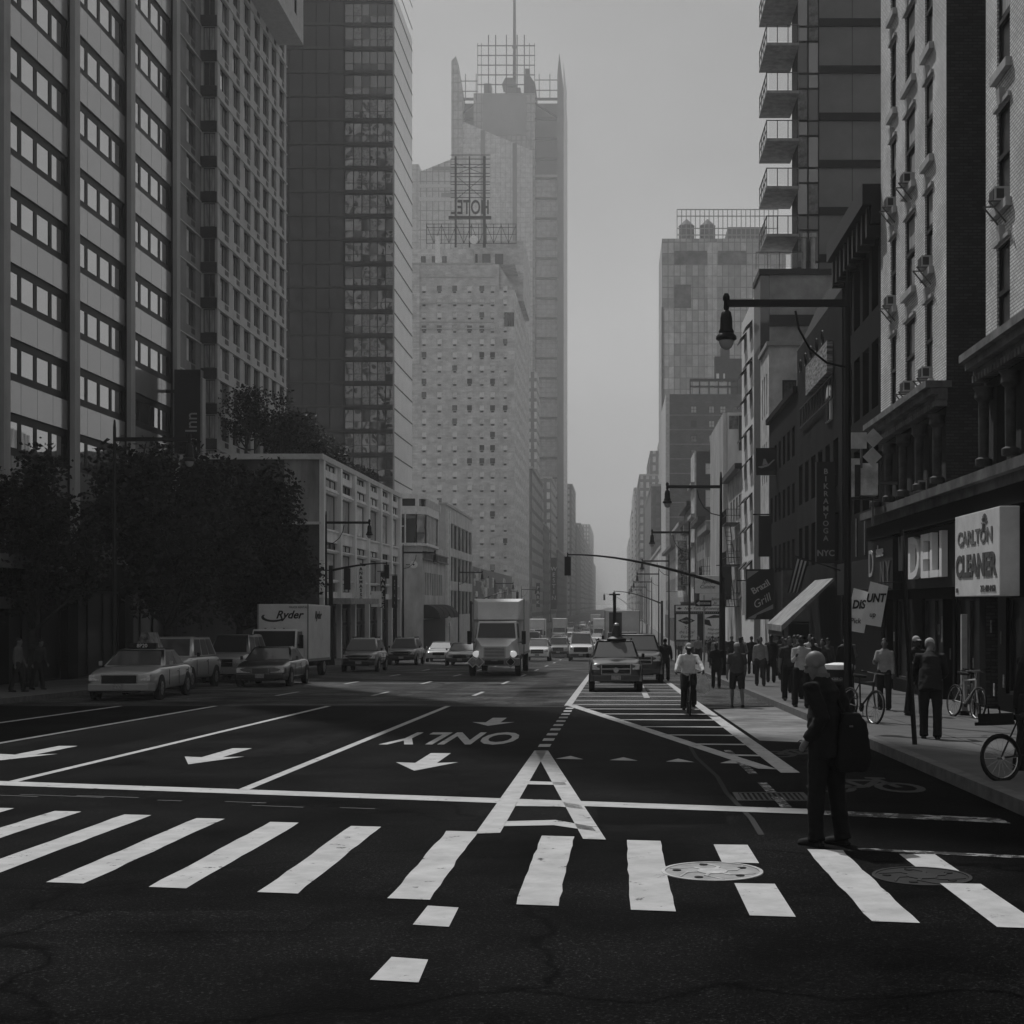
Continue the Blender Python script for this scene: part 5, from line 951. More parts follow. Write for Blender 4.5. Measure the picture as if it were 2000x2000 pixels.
# ---------------------------------------------------------------- trees
LEAF = [M('leaf_%d' % i, v, .6, .3, 4, spec=.3) for i, v in enumerate((.006, .012, .024))]; BARK = M('bark', .05, .9, .3, 6, bump=.5)
def tree(label, x, y, z0, ztop, zlow, rad, n, ls=.16, seed=1, sparse=False, group=None):
    rnd = random.Random(seed); e = empty('street_tree' if z0 < 5 else 'terrace_tree', (x, y, z0), 0, label, 'tree', group); H = ztop-z0; zl = zlow-z0
    t = MB().mat(BARK); tips = []; fork = max(zl*.8, H*.22); r0 = .05+H*.014
    t.tube([(0,0,-.2),(.04,0,fork*.5),(.0,.03,fork)], [r0*1.4,r0,r0*.85], 9)
    nb = 9
    for i in range(nb):
        a = i*2.4+rnd.random(); u = (i+1)/nb; rr = rad*rnd.uniform(.35,.75)*(1.1-.5*u); zt = fork+(H-fork)*(.25+.65*u)
        p0 = Vector((0,.03,fork*.85+(zt-fork)*.12)); p2 = Vector((math.cos(a)*rr, math.sin(a)*rr, zt)); p1 = (p0+p2)/2+Vector((0,0,-.12*H*rnd.random()))
        t.tube([p0,p1,p2], [r0*.5,r0*.32,r0*.12], 6); tips += [p2, (p1+p2)/2]
        for k in range(3):
            q = p1.lerp(p2, rnd.uniform(.3,1)); d = Vector((rnd.uniform(-1,1), rnd.uniform(-1,1), rnd.uniform(-.2,.9))).normalized()*rad*.38; t.tube([q,q+d], [r0*.14,r0*.05], 4); tips.append(q+d)
    t.build('trunk', e, smooth=40)
    cl = []; zc = (zl+H)/2; hz = (H-zl)/2
    for k in range(34 if not sparse else 22):
        for _ in range(50):
            p = Vector((rnd.uniform(-1,1), rnd.uniform(-1,1), rnd.uniform(-1,1)))
            if .35 < p.length < 1: break
        p = Vector((p.x*rad*.85*(1-.25*max(p.z,0)), p.y*rad*.85, zc+p.z*hz*.88)); cl.append((p, rad*rnd.uniform(.2,.38)))
    cl += [(p, rad*rnd.uniform(.14,.26)) for p in tips]
    b = MB(); ids = [b.mat(m) and b.cur for m in LEAF]; tot = sum(r*r for _, r in cl)
    for p, r in cl:
        for _ in range(int(n*r*r/tot)):
            d = Vector((rnd.gauss(0,1), rnd.gauss(0,1), rnd.gauss(0,1))); d = d.normalized()*r*(rnd.random()**.45)*(1.25 if rnd.random() < .12 else 1); c = p+d; s = ls*rnd.uniform(.5,1.3)
            u = Vector((rnd.gauss(0,1), rnd.gauss(0,1), rnd.gauss(0,.6))).normalized(); v = u.orthogonal().normalized(); v = (v*math.cos(rnd.random()*6)+u.cross(v)*math.sin(rnd.random()*6)).normalized()
            b.cur = ids[rnd.choice((0,1,1,2))]; b.add([c-u*s*.5, c+v*s*.3, c+u*s*.5, c-v*s*.3], [(0,1,2,3)])
    b.build('crown', e); return e
tree('large dark leafy street tree standing left of the box truck', -17.7, 56.5, gz(56), 8.9, .9, 3.5, 21000, .25, 3)
tree('full dark street tree behind the box truck before the white corner building', -17.9, 68, gz(68), 8.7, .5, 3.9, 21000, .26, 5)
tree('smaller thin street tree at the left edge before the banded block', -20.0, 49, gz(49), 7.1, 1.5, 2.6, 10000, .22, 8)
TG = 'trees on the white building roof'
tree('wispy roof tree in front of the pale apartment tower', -29.0, 112, 12.4, 19.2, 14, 2.6, 3200, .26, 11, True, TG)
tree('open roof tree where the apartment tower meets the dark glass tower', -28.2, 120, 12.4, 19.3, 14, 2.9, 3800, .27, 12, True, TG)
tree('dense dark roof tree directly in front of the dark glass tower', -28.3, 128, 12.4, 18.8, 13, 3.3, 6500, .3, 13, False, TG)
tree('dense roof tree left of the glass tower corner', -27.2, 135, 12.4, 17.2, 12.6, 2.9, 6000, .3, 14, False, TG)
tree('lowest roof tree at the far end of the white building', -25.2, 141, 12.4, 15.2, 12.5, 2.1, 3500, .28, 15, False, TG)
# ---------------------------------------------------------------- street lamps, signals, signs
POLE = M('lamp_black', .008, .4, .1); GLOBE = M('lamp_globe', .35, .15, 0)
def lamp(label, x, y, side, arm=2.45, h=8.95, big=True):
    z0 = gz(y)+.15; e = empty('street_lamp', (x, y, z0), 0, label, 'street lamp', 'street lamps along the avenue'); s = side
    q = MB().mat(POLE); q.lathe([(.2,0),(.2,.15),(.15,.35),(.1,.9),(.085,1.0),(.055,h),(.03,h+.3)], n=8); q.build('pole', e, smooth=30)
    q = MB().mat(POLE); q.box(min(0,s*arm), max(0,s*arm), -.05, .05, h-.45, h-.31); q.build('arm', e)
    q = MB().mat(POLE); pts = [(s*.03,0,h-1.7)]+[(s*(.03+1.05*math.sin(a)),0,h-1.7+1.25*(1-math.cos(a))) for a in (.4,.8,1.2,1.5)]; q.tube(pts, .025, 6); q.build('brace', e)
    c = (s*arm, 0, h-1.2); q = MB().mat(POLE); q.lathe([(.045,1.02),(.075,.95),(.07,.88),(.05,.86),(.06,.72),(.045,.68),(.1,.63),(.125,.5),(.13,.3),(.16,.24),(.15,.2),(.21,.14),(.215,.08),(.16,.05)], c, n=16); k = q.build('luminaire', e, smooth=50)
    g = MB().mat(GLOBE).lathe([(.155,.06),(.15,0),(.11,-.09),(.05,-.13),(.0,-.135)], c, n=16).build('globe', k, smooth=60); return e
lamp('tall black street lamp nearest on the right, its lantern hanging high over the road', 4.75, 29.5, -1, 2.5)
nm = ['second', 'third', 'fourth', 'fifth', 'sixth', 'seventh', 'eighth']
for i, y in enumerate((65.5, 94, 131, 163, 196, 232, 270)): lamp('black street lamp on the right kerb, %s lantern away from the camera' % nm[i], 4.75, y, -1, 2.45)
nl = ['half hidden by the dark trees', 'beside the white corner building', 'before the drum fronted building', 'before the ribbon window building', 'before the poster front', 'before the brick hotel']
for i, y in enumerate((49.8, 86, 117, 158, 205, 262)): lamp('black street lamp on the left kerb %s' % nl[i], -17.45, y, 1, 2.6)
SIGB = M('signal_back', .02, .5, .1); SIGL = M('signal_lens', .1, .3, 0)
def signal(label, x, y, z_pole, z_end, length, side, two=False, mt=None, hs=.82):
    z0 = gz(y)+.15; e = empty('traffic_signal', (x, y, z0), 0, label, 'traffic light', 'traffic lights on mast arms'); m = mt or POLE
    q = MB().mat(m); q.lathe([(.24,0),(.24,.2),(.15,.5),(.13,z_pole-z0+.3)], n=8); q.build('pole', e, smooth=30)
    q = MB().mat(m); pts = []; n = 10
    for i in range(n+1): t = i/n; pts.append((side*length*t, 0, z_pole-z0+(z_end-z_pole)*math.sin(t*math.pi/2)))
    q.tube(pts, [.08-.05*i/n for i in range(n+1)], 8); q.build('mast_arm', e, smooth=40)
    for k, (px, lz) in enumerate([(side*length, z_end-z0)]+([(-side*1.9, z_pole-z0+.1)] if two else [])):
        q = MB().mat(SIGB); q.box(px-.17*hs, px+.17*hs, -.12, .12, lz-1.15*hs, lz-.1); q.tube([(px,0,lz-.1),(px,0,lz+.08)], .03, 6); h = q.build('signal_head', e)
        for j in range(3):
            v = MB().mat(SIGB); v.tube([(px,.12,lz-.3*hs-j*.34*hs),(px,.32,lz-.33*hs-j*.34*hs)], .13*hs, 10, cap=False); v.mat(SIGL).tube([(px,.121,lz-.3*hs-j*.34*hs),(px,.13,lz-.3*hs-j*.34*hs)], .12*hs, 10); v.build('visor', h)
    if two: MB().mat(m).tube([(0,0,z_pole-z0),(-side*1.9,0,z_pole-z0+.1)], .04, 6).build('short_arm', e)
    return e
signal('long black signal mast arm reaching over the road from the right kerb', 4.7, 64, 2.74, 4.07, 6.9, -1)
signal('black signal mast arm in front of the white corner building', -17.4, 87.2, 3.9, 4.35, 3.4, 1, True)
signal('small signal on the left kerb beside the white truck', -17.3, 170, 1.9, 3.4, 5.5, 1)
signal('pale far signal mast arm over the middle of the avenue', 4.6, 215, -1.4, 3.4, 6.5, -1, mt=M('galvanised', .5, .4, .1))
signal('far signal mast arm on the right beyond the sightseeing billboard', 4.7, 150, 1.9, 3.2, 5.0, -1)
def signpole(name, label, cat, x, y, h, m=FR_GREY, r=.03, lean=0): 
    e = empty(name, (x, y, gz(y)+.15), 0, label, cat); MB().mat(m).tube([(0,0,-.05),(lean,0,h)], r, 8).build('pole', e); return e
e = signpole('sign_pole', 'thin dark leaning sign pole at the right kerb by the bending man', 'sign pole', 4.72, 22.7, 3.4, POLE, .04, -.22); MB().mat(M('sign_back', .1, .4, .1)).box(-.235, -.215, -.15, .15, 2.75, 3.3).build('sign_plate', e)
e = signpole('one_way_sign', 'black one way sign with white arrow on a pale pole before the billboard', 'sign', 4.25, 70, 3.75, M('galvanised'), .03); q = MB().mat(SGD); q.box(-.42, .36, -.05, -.03, 3.2, 3.5); q.build('plate', e); q = MB().mat(LTW); q.poly([(-.38,-.055,3.35),(-.22,-.055,3.46),(-.22,-.055,3.4),(.3,-.055,3.4),(.3,-.055,3.3),(-.22,-.055,3.3),(-.22,-.055,3.24)]); q.build('arrow', e); lettering('ONE WAY', .1, LTD, e, (.03, -.06, 3.35), depth=.006)
e = signpole('sign_post', 'dark post with crossbar and grey square panel in the middle of traffic', 'sign post', -.13, 78, 4.05, POLE, .09); MB().mat(POLE).box(-.3, .3, -.04, .04, 3.98, 4.06).build('crossbar', e); MB().mat(M('panel_grey', .16, .6, .2)).box(-.3, .4, .08, .12, 1.95, 3.05).build('panel', e)
e = signpole('street_sign', 'small diamond sign on a slim pole by the ribbon window building', 'sign', -17.3, 148, 3.6, FR_GREY); MB().mat(SGW).prism([(0,-.05,3.0),(.35,-.05,3.35),(0,-.05,3.7),(-.35,-.05,3.35)], (0,.02,0)).build('plate', e)
# litter bin
e = empty('litter_bin', (4.85, 31.4, gz(31.4)+.15), 0, 'dark litter bin with pale flower emblem and white top behind the bald man', 'litter bin'); q = MB().mat(M('bin_dark', .02, .5, .1)); q.lathe([(.24,0),(.28,.05),(.3,.95),(.32,1.0),(.24,1.0),(.22,.9)], n=18); q.build('bin', e, smooth=35)
q = MB().mat(M('bin_emblem', .45, .6, .1))
for ring, n_, rr in ((0,1,.03),(.075,7,.03),(.13,10,.022)):
    for k in range(n_):
        a = 2*math.pi*k/n_; x, z = ring*math.cos(a), .5+ring*math.sin(a); q.lathe([(rr,0),(rr,.006)], (0,0,0), n=7) if False else q.tube([(x,-math.sqrt(.288**2-x*x)-.004,z),(x,-math.sqrt(.288**2-x*x)-.012,z)], rr, 6)
q.build('emblem', e); MB().mat(WHT).lathe([(.3,1.0),(.31,1.1),(.1,1.14)], n=18).build('lid', e); lettering('KEEP CLEAN', .07, MATS['bin_emblem'], e, (0,-.3,.8), depth=.006)
e = empty('news_box', (5.35, 38.5, gz(38.5)+.15), 0, 'dark newspaper box on the pavement behind the white shirted walker', 'newspaper box'); q = MB().mat(M('news_box', .03, .4, .1)); q.box(-.25,.25,-.2,.2,.35,1.15); q.build('box', e, bevel=.03); MB().mat(FR_GREY).box(-.04,.04,-.04,.04,0,.35).box(-.2,.2,-.15,.15,0,.03).build('stand', e); MB().mat(SGW).box(-.19,.19,-.205,-.2,.75,1.05).build('window', e)
# ---------------------------------------------------------------- bicycles
TYRE = M('tyre', .012, .8, .1); CHROME = M('chrome', .4, .25, 0, metal=1); 
def bicycle(label, loc, rz, frame_m, saddle=.92, lean=0, basket=False, wr=.33):
    e = empty('bicycle', loc, rz, label, 'bicycle'); e.rotation_euler = (0, R(lean), rz)
    for y in (-.52, .52):
        q = MB().mat(TYRE); n = 26; pts = [(0, y+wr*math.cos(2*math.pi*k/n), wr+wr*math.sin(2*math.pi*k/n)) for k in range(n+1)]; q.tube(pts, .022, 6, cap=False); w_ = q.build('wheel', e, smooth=50)
        q = MB().mat(CHROME); q.tube([(0, y+(wr-.03)*math.cos(2*math.pi*k/n), wr+(wr-.03)*math.sin(2*math.pi*k/n)) for k in range(n+1)], .01, 4, cap=False)
        for k in range(14): a = 2*math.pi*k/14; q.tube([(0,y,wr),(0,y+(wr-.03)*math.cos(a),wr+(wr-.03)*math.sin(a))], .0025, 3)
        q.tube([(-.05,y,wr),(.05,y,wr)], .02, 6); q.build('rim', w_)
    q = MB().mat(frame_m); bb = (0,.06,.3); hd, ht = (0,-.36,.66), (0,-.33,.82); st_, sd_ = (0,.2,.78), (0,.24,saddle-.03)
    for a, c, r in ((bb,hd,.02),(hd,ht,.022),(ht,st_,.018),(bb,st_,.018),(bb,(0,.52,wr),.012),(st_,(0,.52,wr),.011),(hd,(0,-.52,wr),.016),(st_,sd_,.013)): q.tube([a,c], r, 7)
    q.build('frame', e); q = MB().mat(TYRE); q.hexa([(-.03,.02,saddle-.03),(.03,.02,saddle-.03),(.1,.34,saddle-.03),(-.1,.34,saddle-.03)], [(-.025,.0,saddle+.02),(.025,.0,saddle+.02),(.1,.36,saddle+.04),(-.1,.36,saddle+.04)]); q.build('saddle', e, smooth=40, bevel=.015)
    q = MB().mat(CHROME); q.tube([ht,(0,-.35,.98),(0,-.4,1.0)], .014, 6).tube([(-.3,-.33,1.02),(-.1,-.42,1.0),(.1,-.42,1.0),(.3,-.33,1.02)], .013, 6); q.mat(TYRE).tube([(-.32,-.31,1.02),(-.2,-.38,1.01)], .018, 6).tube([(.32,-.31,1.02),(.2,-.38,1.01)], .018, 6); q.build('handlebar', e)
    q = MB().mat(CHROME); q.lathe([(.09,0),(.09,.01)], (0,0,0), n=14) if False else q.tube([(.02,.06,.3),(.035,.06,.3)], .09, 14); q.tube([(.05,.06,.3),(.05,.0,.14)], .01, 5).tube([(-.05,.06,.3),(-.05,.12,.46)], .01, 5); q.box(.05,.14,-.04,.03,.12,.145).box(-.14,-.05,.09,.16,.45,.475); q.build('crank', e)
    if basket: MB().mat(TYRE).box(-.12,.12,.38,.78,.66,.7).box(-.13,.13,.4,.72,.7,.8).tube([(0,.5,.8),(0,.5,.88),(0,.66,.88),(0,.66,.8)], .012, 6).build('rack_box', e)
    return e
DKF = M('bike_dark', .015, .35, .1); LTF = M('bike_silver', .45, .35, .1)
bicycle('dark bicycle parked at the pavement edge just behind the bald man', (4.85, 28.6, gz(28.6)+.15), R(20), DKF, lean=8)
bicycle('pale framed bicycle leaning against the shop post by the bending man', (7.35, 30.3, gz(30.3)+.15), R(14), LTF, lean=6)
bicycle('second pale bicycle locked beside the leaning pale bicycle', (7.75, 30.9, gz(30.9)+.15), R(-8), M('bike_grey', .2, .4, .1), lean=-4)
bicycle('low black bicycle with rear box parked at the right edge', (5.05, 17.2, gz(17.2)+.15), R(112), DKF, .74, 5, True, .27)
e = empty('shop_post', (7.55, 31.2, gz(31.2)+.15), 0, 'pale square post beside the leaning pale bicycle', 'post'); MB().mat(M('post_pale', .35, .6, .2)).box(-.06,.06,-.06,.06,0,2.2).build('post', e); MB().mat(POLE).box(-.1,.1,-.1,.1,0,.1).build('base', e)
# ---------------------------------------------------------------- vehicles
RUB = M('black_rubber', .01, .7, .1); CARGL = glassmat('car_glass', .004, .09, .05); LAMPM = M('headlamp', .55, .15, .3, 20, metal=.3); RIM = M('wheel_rim', .3, .35, .1, metal=.6); GRILL = M('grille_black', .01, .4, .1); PLATE = M('plate', .35, .5, .3, 25)
SEAT = M('seat_dark', .02, .8, .2)
def paint(v):
    m = M('car_paint_%d' % int(v*100), v, .3, .06, .6, spec=.5); p = m.node_tree.nodes['Principled BSDF']; p.inputs['Coat Weight'].default_value = 1; p.inputs['Coat Roughness'].default_value = .06; return m
def wheel(e, x, y, r, w_=.2, rim=RIM):
    q = MB().mat(TYRE); s = 1 if x > 0 else -1; q.tube([(x-w_/2,y,r),(x-w_*.42,y,r),(x+w_*.42,y,r),(x+w_/2,y,r)], [r*.9,r,r,r*.9], 20); o = q.build('wheel', e, smooth=40)
    q = MB().mat(rim); q.tube([(x+s*w_*.5,y,r),(x+s*(w_*.5+.012),y,r)], [r*.62,r*.55], 16); q.mat(GRILL)
    for k in range(5): a = k*1.2566; q.tube([(x+s*(w_*.5+.0125),y+r*.35*math.cos(a),r+r*.35*math.sin(a)),(x+s*(w_*.5+.014),y+r*.35*math.cos(a),r+r*.35*math.sin(a))], r*.1, 7)
    q.build('rim', o)
def car(name, label, cat, loc, rz, v, L=4.9, W=1.95, hf=.72, cz=.98, cy=1.35, wy=2.15, rz_=1.45, re=3.5, by=4.1, tz=1.0, r=.33, suv=False, group=None, lower=None, bumper=None, rails=False, chrome=True, grille=(.42,.26), vent=0):
    e = empty(name, loc, rz, label, cat, group); P = paint(v); w = W/2; b = .24 if not suv else .32
    st = [(0,.78,b+.16,hf-.16),(.06,.9,b+.04,hf-.05),(.35,.97,b,hf+.02),(cy*.6,1,b,(hf+cz)/2+.03),(cy,1,b,cz),((cy+by)/2,1.0,b,cz),(by,1,b,tz if not suv else cz),(L-.2,.97,b,tz-.03),(L-.04,.92,b+.06,tz-.08),(L,.8,b+.2,tz-.2)]
    rings = []
    for y, k, zb, zt in st:
        hw = w*k; h = [(0,zb),(hw*.86,zb),(hw*.97,zb+.08),(hw,zb+(zt-zb)*.45),(hw*.985,zb+(zt-zb)*.72),(hw*.93,zt-.03),(hw*.8,zt),(0,zt+.03)]
        rings.append([(x,y,z) for x, z in h]+[(-x,y,z) for x, z in h[::-1][1:-1]])
    put('body', subsurf(MB().mat(P).loft(rings).mesh('body', (0,0,0), 180), 2), e); q = MB().mat(RUB)
    for y in (.16*L+.1, L-.19*L):
        for s in (-1, 1): q.tube([(s*w*.9,y,r+.02),(s*(w*1.0+.004),y,r+.02)], r*1.17, 20)
    q.build('wheel_arch', e, smooth=38)
    g0, g1 = w*.9, w*.7; z0 = cz-.02
    C = [(-g0,cy-.02,z0),(g0,cy-.02,z0),(g0,by,z0 if not suv else z0),(-g0,by,z0)]; T = [(-g1,wy,rz_-.03),(g1,wy,rz_-.03),(g1,re,rz_-.03),(-g1,re,rz_-.03)]
    q = MB().mat(P); q.hexa(C, T); q.hexa([(-g1,wy,rz_-.03),(g1,wy,rz_-.03),(g1,re,rz_-.03),(-g1,re,rz_-.03)], [(-g1*.85,wy+.2,rz_+.01),(g1*.85,wy+.2,rz_+.01),(g1*.85,re-.2,rz_+.01),(-g1*.85,re-.2,rz_+.01)]); q.build('roof', e, smooth=50, bevel=.06)
    def pane(a, b_, c, d, n, name, u0=.05, u1=.95, v0=.06, v1=.93):
        a, b_, c, d = map(Vector, (a, b_, c, d)); nn = ((b_-a).cross(d-a)).normalized()
        if nn.dot(Vector(n)) < 0: nn = -nn
        P_ = lambda u, t: (a.lerp(b_, u)).lerp(d.lerp(c, u), t)+nn*.012
        m = MB().mat(CARGL); m.quad(P_(u0,v0), P_(u1,v0), P_(u1,v1), P_(u0,v1)); m.build(name, e)
    pane(C[0],C[1],T[1],T[0],(0,-1,0),'windscreen'); pane(C[3],C[2],T[2],T[3],(0,1,0),'rear_window')
    for s, (i, j) in ((1,(1,2)),(-1,(0,3))):
        n = 3 if suv else 2
        for k in range(n): pane(C[i],C[j],T[j],T[i],(s,0,0),'side_window', .09+(.84/n)*k+(.02 if k else 0), .09+(.84/n)*(k+1)-.015, .08, .9)
    for s in (-1, 1):
        for y in (.16*L+.1, L-.19*L): wheel(e, s*(w-.1), y, r)
        q = MB().mat(LAMPM); x0, x1 = s*w*grille[0]*1.15, s*w*.88; q.hexa([(min(x0,x1),.0,hf-.27),(max(x0,x1),.0,hf-.27),(max(x0,x1),.25,hf-.27),(min(x0,x1),.25,hf-.27)], [(min(x0,x1),.05,hf-.08),(max(x0,x1),.05,hf-.08),(max(x0,x1),.25,hf-.08),(min(x0,x1),.25,hf-.08)]); q.build('headlight', e, bevel=.02)
        q = MB().mat(P if not suv else RUB); q.box(s*(w+.02)-.02*s-(.1 if s < 0 else 0), s*(w+.02)-.02*s+(.1 if s > 0 else 0)+.0, cy+.25, cy+.36, cz+.0, cz+.14); q.build('mirror', e, bevel=.02)
        q = MB().mat(M('seam', .008, .6, 0))
        for y in (cy+.32, (cy+by)/2+.1, by-.1): q.box(s*w*.996-.006, s*w*.996+.006, y, y+.012, b+.15, cz-.12)
        q.mat(CHROME if chrome else RUB)
        for y in ((cy+by)/2-.1, by-.35): q.box(s*(w)-.012, s*(w)+.012, y, y+.16, cz-.2, cz-.17)
        q.build('door_trim', e)
        MB().mat(M('tail_lamp', .12, .3, .1)).box(s*w*.78-.12, s*w*.78+.12, L-.06, L+.005, tz-.36, tz-.14).build('tail_light', e)
    q = MB().mat(GRILL); gw = w*grille[0]; q.box(-gw, gw, -.012, .12, hf-.12-grille[1], hf-.1); q.mat(CHROME if chrome else GRILL); q.box(-gw, gw, -.02, .1, hf-.1, hf-.075).box(-gw, gw, -.02, .1, hf-.145-grille[1], hf-.12-grille[1]).box(-gw-.025,-gw,-.02,.1,hf-.145-grille[1],hf-.075).box(gw,gw+.025,-.02,.1,hf-.145-grille[1],hf-.075)
    for k in range(vent): xx = -gw+2*gw*(k+.5)/vent; q.box(xx-.008, xx+.008, -.018, .1, hf-.12-grille[1], hf-.1)
    if suv: q.box(-gw, gw, -.02, .1, hf-.12-grille[1]/2, hf-.1-grille[1]/2+.02)
    q.build('grille', e)
    BM = paint(bumper) if bumper is not None else P
    q = MB().mat(BM); q.hexa([(-w*.86,-.09,b+.05),(w*.86,-.09,b+.05),(w*.97,.3,b+.02),(-w*.97,.3,b+.02)], [(-w*.86,-.09,b+.26),(w*.86,-.09,b+.26),(w*.97,.3,b+.26),(-w*.97,.3,b+.26)]); q.build('bumper', e, bevel=.03)
    MB().mat(PLATE).box(-.16, .16, -.11, -.09, b+.1, b+.25).build('plate', e); MB().mat(GRILL).box(-w*.6, w*.6, -.1, .1, b+.0, b+.05).build('air_dam', e)
    q = MB().mat(SEAT); [q.ell((s_*.4, (cy+wy)/2+.75, cz+.12), (.2, .12, .26), 10, 6) for s_ in (-1, 1)]; q.ell((.4,(cy+wy)/2+.6,cz+.2),(.09,.1,.13),10,6) if v > .04 else None; q.build('seat', e, smooth=60)
    if rails:
        q = MB().mat(RUB)
        for s in (-1, 1): q.box(s*g1*.9-.02, s*g1*.9+.02, wy+.3, re-.1, rz_+.01, rz_+.07)
        q.build('roof_rail', e)
    return e
SEDAN = dict(L=5.3, W=2.0, hf=.8, cz=.98, cy=1.55, wy=2.4, rz_=1.47, re=3.75, by=4.45, tz=1.02)
SUVK = dict(L=4.5, W=1.85, hf=.98, cz=1.12, cy=1.15, wy=1.75, rz_=1.72, re=4.05, by=4.4, tz=1.12, r=.36, suv=True, grille=(.5,.24))
def road(x, y): return (x, y, gz(y))
SL = -.018
def onslope(e): e.rotation_euler.x = SL if e.location.y < 110 else 0; return e
t = onslope(car('taxi', 'pale taxi sedan with lit roof sign turning at the left', 'taxi', road(-14.45, 41.6), R(4), .36, bumper=.32, **dict(SEDAN, hf=.84, grille=(.5,.3))))
q = MB().mat(RUB); q.box(-.42,.42,2.55,2.8,1.48,1.66); q.build('roof_number', t, bevel=.03); lettering('8P20', .16, M('lit_number', .8, .5, 0), t, (0, 2.54, 1.57), depth=.01)
q = MB().mat(M('advert_panel', .2, .6, .5, 5)); q.prism([(-.28,2.85,1.5),(.28,2.85,1.5),(.1,2.85,1.98),(-.1,2.85,1.98)], (0,1.2,0)); q.build('roof_advert', t); 
onslope(car('black_limousine', 'glossy black limousine sedan with ribbed chrome grille behind the taxi', 'car', road(-13.2, 53), R(3), .012, vent=14, **dict(SEDAN, grille=(.3,.26), L=5.5)))
onslope(car('parked_minivan', 'patchy pale minivan parked just behind the taxi', 'van', road(-16.0, 50), 0, .4, **dict(SUVK, L=4.9, rz_=1.85, hf=1.0, cz=1.15)))
onslope(car('parked_van', 'grey van with dark windscreen parked before the rental truck', 'van', road(-15.9, 57.5), 0, .3, **dict(SUVK, L=5.1, rz_=1.95, hf=1.05, cz=1.2)))
onslope(car('dark_minivan', 'dark minivan with roof rails beyond the rental truck', 'van', road(-13.7, 76), R(2), .015, rails=True, **dict(SUVK, L=5.0, W=1.95, rz_=1.8)))
onslope(car('parked_suv', 'dark sport utility car parked by the white corner building', 'car', road(-14.3, 95), 0, .03, rails=True, **dict(SUVK, L=4.9, W=1.95, rz_=1.8)))
onslope(car('silver_sedan', 'silver sedan between the dark sport utility car and the white truck', 'car', road(-13.2, 106), R(2), .4, **SEDAN))
onslope(car('dark_sedan', 'dark sedan with bright roof directly left of the white truck', 'car', road(-10.1, 92), 0, .05, **SEDAN))
onslope(car('white_suv', 'white sport utility car immediately right of the white truck', 'car', road(-6.05, 108.5), 0, .85, **SUVK))
onslope(car('dark_bumper_sedan', 'white car half hidden behind the white sport utility car', 'car', road(-5.1, 124), 0, .6, bumper=.02, **SUVK))
v_ = onslope(car('white_van', 'white delivery van with black bumper in the middle of the avenue', 'van', road(-2.75, 109), 0, .85, bumper=.01, **dict(SUVK, L=5.2, W=1.9, hf=1.15, cz=1.3, cy=.95, wy=1.6, rz_=2.15, grille=(.55,.3), chrome=False)))
s_ = onslope(car('front_suv', 'dark sport utility taxi with chrome grille parked on the hatched gore', 'taxi', road(-.03, 48.2), R(1), .03, rails=True, lower=None, **dict(SUVK, L=4.45, W=1.82, hf=1.02, cz=1.14, rz_=1.73, grille=(.52,.28))))
q = MB().mat(M('roof_beacon', .05, .5, .1)); q.lathe([(.34,0),(.34,.05),(.2,.12),(.14,.4),(.1,.5)], (.05,2.0,1.74), n=18); k_ = q.build('roof_beacon', s_, smooth=40); MB().mat(LAMPM).lathe([(.11,.5),(.1,.56),(.03,.6)], (.05,2.0,1.74), n=14).build('beacon_lens', k_)
q = MB().mat(CHROME); q.tube([(0,-.03,.74),(0,-.045,.74)], .09, 14); q.build('badge', s_)
onslope(car('large_suv', 'large black sport utility car close behind the chrome grilled taxi', 'car', road(.85, 57.5), 0, .012, **dict(SUVK, L=5.3, W=2.05, hf=1.15, cz=1.3, rz_=1.95, r=.4)))
